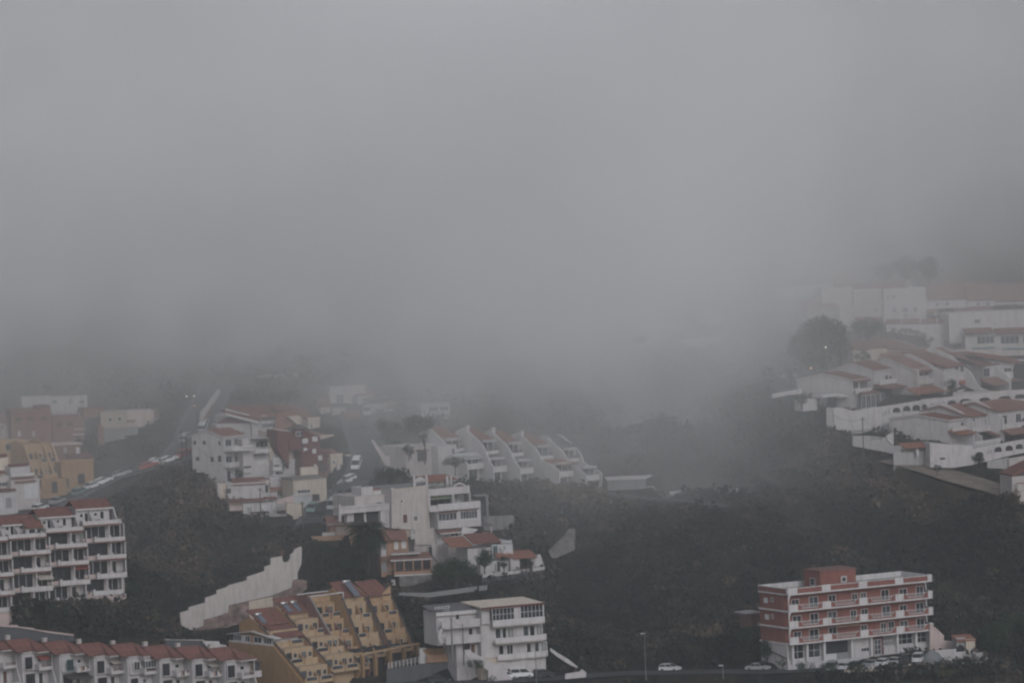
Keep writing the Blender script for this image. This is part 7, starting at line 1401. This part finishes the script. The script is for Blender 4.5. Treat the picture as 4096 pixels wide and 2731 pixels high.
# ------------------------------------------------------------------ vehicles
def make_car(paint, kind='hatch'):
    if paint not in MATS:
        c = {'car_white': (.66, .68, .70), 'car_red': (.28, .03, .03), 'car_dark': (.03, .035, .04), 'car_silver': (.33, .35, .37), 'car_blue': (.04, .09, .16), 'car_green': (.12, .22, .22)}[paint]; flat(paint, c, .3, .1, .5, .9)
    L = {'hatch': 4.0, 'sedan': 4.5, 'van': 4.6}[kind]; W = .86; h = L/2
    prof = {'hatch': [(-h, .35), (-h, .8), (-h+.1, .95), (-.25*L, 1.0), (.55*h, .92), (h-.1, .74), (h, .55), (h, .35)], 'sedan': [(-h, .35), (-h, .88), (-.3*L, .96), (.25*L, .93), (h-.1, .74), (h, .55), (h, .35)], 'van': [(-h, .4), (-h, 1.1), (.3*L, 1.1), (h-.1, .9), (h, .6), (h, .4)]}[kind]
    top = {'hatch': [(-h+.12, .96), (-h+.35, 1.45), (.02*L, 1.5), (.26*L, .97)], 'sedan': [(-.33*L, .96), (-.2*L, 1.42), (.06*L, 1.44), (.25*L, .94)], 'van': [(-h+.04, 1.1), (-h+.12, 1.85), (.18*L, 1.85), (.36*L, 1.1)]}[kind]
    root = empty('parked_car' if kind != 'van' else 'parked_van', (0, 0, 0)); b = MB(); b.prism([(x, -W, z) for x, z in prof], [(x, W, z) for x, z in prof])
    tw = W*.84; n = len(top); roof = [top[1], top[2]]
    b.add([(roof[0][0], -tw, roof[0][1]), (roof[1][0], -tw, roof[1][1]), (roof[1][0], tw, roof[1][1]), (roof[0][0], tw, roof[0][1]), (roof[0][0]+.03, -tw-.02, roof[0][1]-.07), (roof[1][0]+.05, -tw-.02, roof[1][1]-.07), (roof[1][0]+.05, tw+.02, roof[1][1]-.07), (roof[0][0]+.03, tw+.02, roof[0][1]-.07)], [(0, 1, 2, 3), (0, 1, 5, 4), (1, 2, 6, 5), (2, 3, 7, 6), (3, 0, 4, 7)])
    for (x0, z0), (x1, z1) in ((top[0], top[1]), (top[2], top[3]), ((top[1][0]*.45+top[2][0]*.55, top[1][1]), (top[0][0]*.5+top[3][0]*.5, top[0][1]))):
        for s in (-1, 1):
            lo, hi = ((x0, z0), (x1, z1)) if z0 < z1 else ((x1, z1), (x0, z0)); b.prism([(lo[0]-.05, s*(W-.02), lo[1]-.02), (lo[0]+.05, s*(W-.02), lo[1]-.02), (lo[0]+.05, s*(W-.09), lo[1]-.02)], [(hi[0]-.05, s*(tw+.01), hi[1]-.03), (hi[0]+.05, s*(tw+.01), hi[1]-.03), (hi[0]+.05, s*(tw-.05), hi[1]-.03)])
    b.build('body', paint, root)
    g = MB(); g.add([(x, -(W-.05) if z < 1.2 else -tw+.01, z-.02) for x, z in top]+[(x, (W-.05) if z < 1.2 else tw-.01, z-.02) for x, z in top], [(0, 1, 2, 3), (7, 6, 5, 4), (0, 4, 5, 1), (1, 5, 6, 2), (2, 6, 7, 3), (3, 7, 4, 0)]); g.build('window_glass', 'glass', root)
    for sx in (-.31*L, .31*L):
        for s in (-1, 1):
            w = MB(); w.cyl((sx, s*(W-.2), .31), (sx, s*(W+.01), .31), .31, n=14); wo = w.build('wheel', 'rubber', root); w = MB(); w.cyl((sx, s*(W+.012), .31), (sx, s*(W+.025), .31), .17, n=10); w.build('rim', 'chrome', wo)
    for s in (-1, 1):
        q = MB(); q.box(h-.03, h+.02, s*.55-.16, s*.55+.16, .58, .72); q.build('headlight', 'shutter', root); q = MB(); q.box(-h-.02, -h+.03, s*.6-.13, s*.6+.13, .7, .85); q.build('tail_light', 'lamp_red', root)
    return root
def copy_tree(o, parent=None):
    c = o.copy(); COL.objects.link(c)
    if parent is not None: c.parent = parent
    for ch in list(o.children): copy_tree(ch, c)
    return c
PROTO = {}
def put_car(paint, kind, label, pos, heading, pitch=0.0, group='cars parked on the streets'):
    k = (paint, kind)
    if k not in PROTO: PROTO[k] = make_car(paint, kind); o = PROTO[k]
    else: o = copy_tree(PROTO[k])
    o.location = tuple(pos); o.rotation_euler = (0, -pitch, heading); tag(o, label, 'van' if kind == 'van' else 'car', group); return o
def road_car(key, px, side, paint, kind, label, flip=0):
    q, d = road_at(key, px); nr = np.array([-d[1], d[0]])/math.hypot(d[0], d[1]); p = np.array([q[0]+nr[0]*side, q[1]+nr[1]*side, q[2]+.01]); hd = math.atan2(d[1], d[0]); pt = math.asin(max(-.5, min(.5, d[2])))
    return put_car(paint, kind, label, p, hd+(math.pi if flip else 0), -pt if flip else pt)
for px, s, pa, kd, lb in ((128, -1.9, 'car_white', 'hatch', 'white hatchback parked lowest on the left road above the apartment block'), (190, -1.9, 'car_silver', 'sedan', 'silver saloon parked right behind the lowest white hatchback on the left road'),
                          (285, -2.0, 'car_green', 'hatch', 'teal car with pale roof parked between white cars on the left road'), (345, -2.0, 'car_white', 'sedan', 'white saloon parked in the middle of the left road, lower of a close pair'), (402, -2.0, 'car_white', 'hatch', 'white hatchback parked in the middle of the left road, upper of a close pair'),
                          (490, -2.0, 'car_silver', 'hatch', 'silver car parked alone on the left road below the dark red one'), (580, -2.0, 'car_red', 'hatch', 'dark red car parked on the left road bend'), (668, -2.0, 'car_white', 'hatch', 'white car parked on the left road just below the tall white gable house'), (700, -1.6, 'car_red', 'sedan', 'red car at the top bend of the left road beside the utility poles')):
    road_car('left', px, s, pa, kd, lb)
for px, s, pa, kd, lb in ((770, 1.6, 'car_silver', 'hatch', 'silver car high on the left road below the street lights in the fog'), (782, -1.7, 'car_white', 'van', 'white van high on the left road fading into the fog'), (628, 1.7, 'car_white', 'sedan', 'white saloon on the far side of the left road bend'), (520, 1.8, 'car_dark', 'hatch', 'dark car on the far side of the left road in the middle')):
    road_car('left', px, s, pa, kd, lb)
for px, s, pa, kd, lb in ((1285, 1.9, 'car_green', 'hatch', 'pale teal car parked lowest on the right side of the steep middle street'), (1318, 2.2, 'car_white', 'van', 'white van parked on the steep middle street above the orange house'), (1372, 2.2, 'car_white', 'hatch', 'white car parked on the steep middle street by the villa wing'), (1290, -2.0, 'car_silver', 'van', 'silver van parked in front of the beige house on the steep middle street'), (1340, -2.0, 'car_dark', 'hatch', 'dark car parked beside the silver van on the steep middle street')):
    road_car('mid', px, s, pa, kd, lb, 1)
for px, s, pa, kd, lb in ((1408, 1.9, 'car_white', 'hatch', 'white car parked by the bushes where the steep middle street bends'), (1425, -1.9, 'car_silver', 'hatch', 'silver car on the left side of the steep middle street beyond the beige house'), (1462, 1.8, 'car_white', 'van', 'white van fading in the mist near the top of the steep middle street')):
    road_car('mid', px, s, pa, kd, lb, 1)
for px, s, pa, kd, lb in ((1940, -.5, 'car_silver', 'hatch', 'silver car parked leftmost on the ridge in front of the white slanted houses'), (2055, -.5, 'car_white', 'hatch', 'white car parked second on the ridge in front of the white slanted houses'), (2240, -.5, 'car_blue', 'sedan', 'blue car parked rightmost on the ridge in front of the white slanted houses')):
    road_car('ridge', px, s, pa, kd, lb)
road_car('bottom', 2668, 1.2, 'car_white', 'hatch', 'white hatchback driving on the bottom road left of the apartment building'); road_car('bottom', 3010, 1.2, 'car_silver', 'sedan', 'silver saloon on the bottom road just left of the apartment building')
road_car('bottom', 2030, 2.2, 'car_white', 'hatch', 'white car parked at the foot of the diagonal wall by the bottom road'); road_car('bottom', 2118, 2.8, 'car_white', 'van', 'white van parked in front of the white three-storey building'); road_car('bottom', 2075, 3.4, 'car_red', 'sedan', 'dark red car between the white car and the white van at the bottom'); road_car('bottom', 2215, 2.6, 'car_dark', 'hatch', 'dark car right of the white van at the bottom'); road_car('bottom', 1766, -.2, 'car_dark', 'hatch', 'dark car with a pale window line at the bottom edge below the embankment wall')
lot = [(845, 900, 'car_silver', 'van', 'silver van parked leftmost on the parking terrace'), (955, 903, 'car_white', 'hatch', 'white car parked second on the parking terrace'), (1040, 905, 'car_dark', 'hatch', 'dark car parked third on the parking terrace'), (1150, 900, 'car_silver', 'sedan', 'silver saloon in the middle of the parking terrace'), (1250, 893, 'car_white', 'hatch', 'white car parked fifth on the parking terrace by the entrance'), (1340, 890, 'car_white', 'sedan', 'white saloon parked sixth on the parking terrace'), (1430, 885, 'car_dark', 'van', 'dark van parked next to the white van on the parking terrace'), (1525, 880, 'car_white', 'van', 'white van beside the grey tarpaulin heap on the parking terrace')]
tb = Bd('tmp', None, None, 'H', 940, 952, 10, Y=884); bpy.data.objects.remove(tb.root)
for x, y, pa, kd, lb in lot:
    u_, v_ = tb.L(x, y, 5.0); p = tb.o+tb.d*u_+tb.n*5.0; p[2] = tb.o[2]-.4+(.18 if False else 0)+max(0, u_)*.045; put_car(pa, kd, lb, p, R(60 if kd != 'van' else 75), 0, 'cars on the parking terrace')

# ------------------------------------------------------------------ poles, lamps, cables
def pole(label, crop, x, y0, y1, Yp=None, mat='pole', r=.13, name='utility_pole', arms=1):
    px, py = cp(crop, x, y1); g = P(px, py, Ynom(px, py) if Yp is None else Yp); H = (y1-y0)*g[1]/FPX/CROP[crop][2]; root = empty(name, g, 0, label, 'pole'); m = MB(); m.cyl((0, 0, -2.5), (0, 0, H), r, r*.7, 8); m.build('pole', mat, root)
    for i in range(arms): m = MB(); m.box(-.5, .5, -.04, .04, H-.5-.6*i, H-.4-.6*i); m.build('crossarm', mat, root)
    return g+np.array([0, 0, H-.4])
t1 = pole('left one of two dark utility poles at the corner of the tall white gable house', 'B', 70, 530, 880, 976); t2 = pole('right one of two dark utility poles at the corner of the tall white gable house', 'B', 118, 590, 890, 976, r=.17)
t3 = pole('dark utility pole standing before the white bungalow at the foot of the hill cluster', 'B', 829, 1080, 1385, 962); t4 = pole('tall dark utility pole where the steep middle street begins', 'B', 1240, 1215, 1560, 955, r=.17)
t5 = pole('tall grey-blue pole in front of the left wing of the white three-storey building', 'G', 962, 388, 690, 888, mat='pole_grey', r=.2, arms=0); t6 = pole('thin pole right of the tall grey-blue pole at the white three-storey building', 'G', 1067, 450, 720, 888, arms=0, r=.12)
t7 = pole('dark utility pole on the slope in front of the arcaded wall on the right', 'I', 948, 662, 920, 985); t8 = pole('thin lamp pole in front of the balconies of the white three-storey building', 'G', 1752, 625, 935, 889, mat='pole_grey', r=.09, arms=0, name='street_lamp')
t9 = pole('thin pole rising before the end of the red-roofed townhouse row', 'M', 1938, 422, 600, 886, r=.08, arms=0)
def lamp(label, crop, x, y0, y1, Yp, lit=False):
    px, py = cp(crop, x, y1); g = P(px, py, Yp); H = (y1-y0)*Yp/FPX/CROP[crop][2]; root = empty('street_lamp', g, 0, label, 'street lamp'); m = MB(); m.cyl((0, 0, -1), (0, 0, H), .09, .06, 8); m.build('pole', 'pole_grey', root); m = MB(); m.box(-.75, .1, -.12, .12, H, H+.16); m.build('lamp_head', 'lamp_lit' if lit else 'shutter', root)
lamp('tall street lamp beside the bottom road left of the white hatchback', 'N', 163, 62, 385, 886); lamp('short street lamp on the bottom road between the two cars', 'N', 768, 315, 375, 886)
m_ = MB()
for i, (x, y, l_, mt) in enumerate(((112, 203, 'left one of two white lights shining in the fog on the left road', 'lamp_lit'), (184, 200, 'right one of two white lights shining in the fog on the left road', 'lamp_lit'), (190, 296, 'single amber light glowing in the fog on the left road', 'lamp_amber'))):
    px, py = cp('B', x, y); g = P(px, py, 1004); root = empty('street_lamp', g-np.array([0, 0, 5]), 0, l_, 'street lamp'); m = MB(); m.cyl((0, 0, -3), (0, 0, 4.9), .08, .06, 6); m.build('pole', 'pole_grey', root); m = MB(); m.cyl((0, 0, 4.9), (0, 0, 5.05), .1, .1, 8); m.build('lamp_head', mt, root)
for x, y, l_, Yp in ((508, 255, 'amber lamp glowing beside the leftmost roof of the upper right row', 1024), (632, 80, 'pale lamp glowing in the dark tree above the upper right row', 1030)):
    px, py = cp('I', x, y); g = P(px, py, Yp-6); root = empty('street_lamp', g-np.array([0, 0, 4]), 0, l_, 'street lamp'); m = MB(); m.cyl((0, 0, -2), (0, 0, 3.9), .07, .05, 6); m.build('pole', 'pole_grey', root); m = MB(); m.cyl((0, 0, 3.9), (0, 0, 4.12), .13, .13, 8); m.build('lamp_head', 'lamp_amber' if x == 508 else 'lamp_lit', root)
def cable(label, a, b_, sag, r=.028):
    m = MB(); a = np.array(a); b_ = np.array(b_); n = 16; pts = [a*(1-t)+b_*t-np.array([0, 0, 4*sag*t*(1-t)]) for t in np.linspace(0, 1, n)]
    for i in range(n-1): m.cyl(pts[i], pts[i+1], r, r, 4)
    tag(m.build('overhead_cable', 'pole', None), label, 'cable', 'overhead cables between poles')
cable('dark cable sloping from the two corner poles down past the gable house windows', t2, t3, .6); cable('dark cable from the bungalow pole to the tall pole at the street foot', t3, t4, .8)
pe = P(*cp('I', 2180, 1290), 965); cable('long dark cable from the slope pole down to the right edge of the estate', t7, pe, 2.0); cable('dark cable from the slope pole to the end of the arcaded wall', t7, P(*cp('I', 690, 640), 1004), .8)
pc = P(*cp('E', 2150, 800), 968); cable('thin dark cable crossing in front of the parked cars on the ridge', P(*cp('E', 900, 735), 966), pc, 1.0); cable('thin cable between the two poles of the white three-storey building', t5, t6, .3)
# scattered pale stones on the ridge
rs = random.Random(9)
for i, (x, y) in enumerate(((1940, 1015), (1985, 992), (2025, 973), (1855, 1070), (1822, 1083), (2150, 968), (2238, 1000))):
    g = cast(*cp('E', x, y)); m = MB(); n = 7; s = rs.uniform(.28, .42); m.prism([(s*math.cos(6.28*k/n)*rs.uniform(.8, 1.2), s*math.sin(6.28*k/n), 0) for k in range(n)], [(s*.6*math.cos(6.28*k/n), s*.6*math.sin(6.28*k/n)*rs.uniform(.8, 1.2), s*.9) for k in range(n)])
    o = m.build('boulder', 'white'); o.location = tuple(g+np.array([0, 0, .35])); tag(o, 'pale boulder lying in the scrub on the ridge below the blue parked car', 'rock', 'pale boulders on the ridge')
# ------------------------------------------------------------------ air
def volume_box(name, x0, x1, y0, y1, z0, z1, label):
    mb = MB(); mb.box(x0, x1, y0, y1, z0, z1)
    m = bpy.data.materials.new(name); m.use_nodes = True; nt = m.node_tree; nt.nodes.remove(nt.nodes['Principled BSDF'])
    pv = nt.nodes.new('ShaderNodeVolumePrincipled'); nt.links.new(pv.outputs[0], nt.nodes['Material Output'].inputs['Volume'])
    MATS[name] = m; o = mb.build(name, name); tag(o, label, None, None, 'stuff'); return o, nt, pv
hz_o, nt, pv = volume_box('haze', -2600, 2600, -70, 2700, -140, 320, 'thin grey haze filling the air across the whole valley')
pv.inputs['Density'].default_value = HAZE_D; pv.inputs['Color'].default_value = (.93, .96, 1.0, 1); pv.inputs['Anisotropy'].default_value = .0
fg, nt, pv = volume_box('fog_bank', -420, 420, 900, 1400, -20, 300, 'thick low cloud hanging on the hillside and hiding the upper town')
pv.inputs['Color'].default_value = (.985, .99, 1.0, 1); pv.inputs['Anisotropy'].default_value = FOG_G
N = nt.nodes.new; Lk = nt.links.new
tc = N('ShaderNodeTexCoord'); sp = N('ShaderNodeSeparateXYZ'); Lk(tc.outputs['Object'], sp.inputs[0])
def mth(op, a, b=None, c=None, clamp=False):
    n = N('ShaderNodeMath'); n.operation = op; n.use_clamp = clamp
    for i, v in enumerate((a, b, c)):
        if v is None: continue
        if isinstance(v, (int, float)): n.inputs[i].default_value = v
        else: Lk(v, n.inputs[i])
    return n.outputs[0]
def mrange(v, a, b, c, d, smooth=True):
    n = N('ShaderNodeMapRange'); n.interpolation_type = 'SMOOTHSTEP' if smooth else 'LINEAR'; Lk(v, n.inputs[0])
    for i, q in enumerate((a, b, c, d)): n.inputs[i+1].default_value = q
    return n.outputs[0]
nz = N('ShaderNodeTexNoise'); nz.inputs['Scale'].default_value = .022; nz.inputs['Detail'].default_value = 5; nz.inputs['Roughness'].default_value = .55
Lk(tc.outputs['Object'], nz.inputs['Vector'])
# front of the cloud: near in the gully between the spurs, farther back over the right-hand terraces
front = N('ShaderNodeFloatCurve'); cm = front.mapping; cv = cm.curves[0]
xs = mrange(sp.outputs['X'], -120, 120, 0, 1, False)
FR = FOG_FRONT
cv.points[0].location = (0, FR[0][1]); cv.points[1].location = (1, FR[-1][1])
for a, b in FR[1:-1]: cv.points.new(a, b)
cm.use_clip = False; cm.update(); Lk(xs, front.inputs['Value'])
yf = mth('MULTIPLY_ADD', front.outputs[0], 100.0, 950.0)
yf = mth('ADD', yf, mth('MULTIPLY', mth('SUBTRACT', nz.outputs['Fac'], .5), FOG_N))
nz2 = N('ShaderNodeTexNoise'); nz2.inputs['Scale'].default_value = .075; nz2.inputs['Detail'].default_value = 3; Lk(tc.outputs['Object'], nz2.inputs['Vector'])
yf = mth('ADD', yf, mth('MULTIPLY', mth('SUBTRACT', nz2.outputs['Fac'], .5), 46.0))
e = mth('DIVIDE', mth('SUBTRACT', sp.outputs['Y'], yf), FOG_L)
dn = mth('MINIMUM', mth('MULTIPLY', mth('EXPONENT', mth('MINIMUM', e, 4.0)), FOG_S), FOG_MAX)
# the unseen cloud top: shaped thin to brighten the middle, thick to darken both flanks
xo = mth('DIVIDE', mth('SUBTRACT', sp.outputs['X'], 5.0), 95.0)
zt = mth('MULTIPLY_ADD', mth('MULTIPLY', xo, xo), 105.0, 160.0)
top = mth('DIVIDE', mth('SUBTRACT', mth('MINIMUM', zt, 290.0), sp.outputs['Z']), 12.0, clamp=True)
Lk(mth('MULTIPLY', dn, top), pv.inputs['Density'])

# ------------------------------------------------------------------ sky and sun
w = bpy.data.worlds.new("World"); scene.world = w; w.use_nodes = True; nt = w.node_tree; bg = nt.nodes['Background']
sky = nt.nodes.new('ShaderNodeTexSky'); sky.sky_type = 'NISHITA'; sky.sun_disc = False
EL, AZ = R(30), R(160)
sky.sun_elevation = EL; sky.sun_rotation = AZ; sky.air_density = 1.0; sky.dust_density = 1.5; sky.ozone_density = 1.0
hs = nt.nodes.new('ShaderNodeHueSaturation'); hs.inputs['Saturation'].default_value = SKY_SAT     # overcast: the cloud cover takes the blue out of the sky
nt.links.new(sky.outputs[0], hs.inputs['Color']); nt.links.new(hs.outputs[0], bg.inputs[0]); bg.inputs[1].default_value = .14
sl = bpy.data.lights.new('sun', 'SUN'); sl.energy = SUN_E; sl.angle = R(25); sl.color = (.95, .97, 1)
so = bpy.data.objects.new('sun', sl); COL.objects.link(so)
sd = Vector((math.sin(AZ)*math.cos(EL), math.cos(AZ)*math.cos(EL), math.sin(EL)))
so.rotation_euler = (-sd).to_track_quat('-Z', 'Y').to_euler()

vs = scene.view_settings; vs.view_transform = 'Standard'; vs.look = 'None'; vs.exposure = EXPO; vs.gamma = 1; vs.use_curve_mapping = False
cy = scene.cycles
cy.max_bounces = 8; cy.diffuse_bounces = 2; cy.glossy_bounces = 1; cy.transmission_bounces = 2; cy.volume_bounces = VB; cy.transparent_max_bounces = 8
cy.volume_step_rate = STEP; cy.volume_max_steps = 128; cy.use_denoising = True; cy.filter_width = 2.3
cy.sample_clamp_indirect = 4; cy.caustics_reflective = False; cy.caustics_refractive = False
try: cy.denoiser = 'OPENIMAGEDENOISE'; cy.denoising_input_passes = 'RGB_ALBEDO_NORMAL'
except Exception: pass
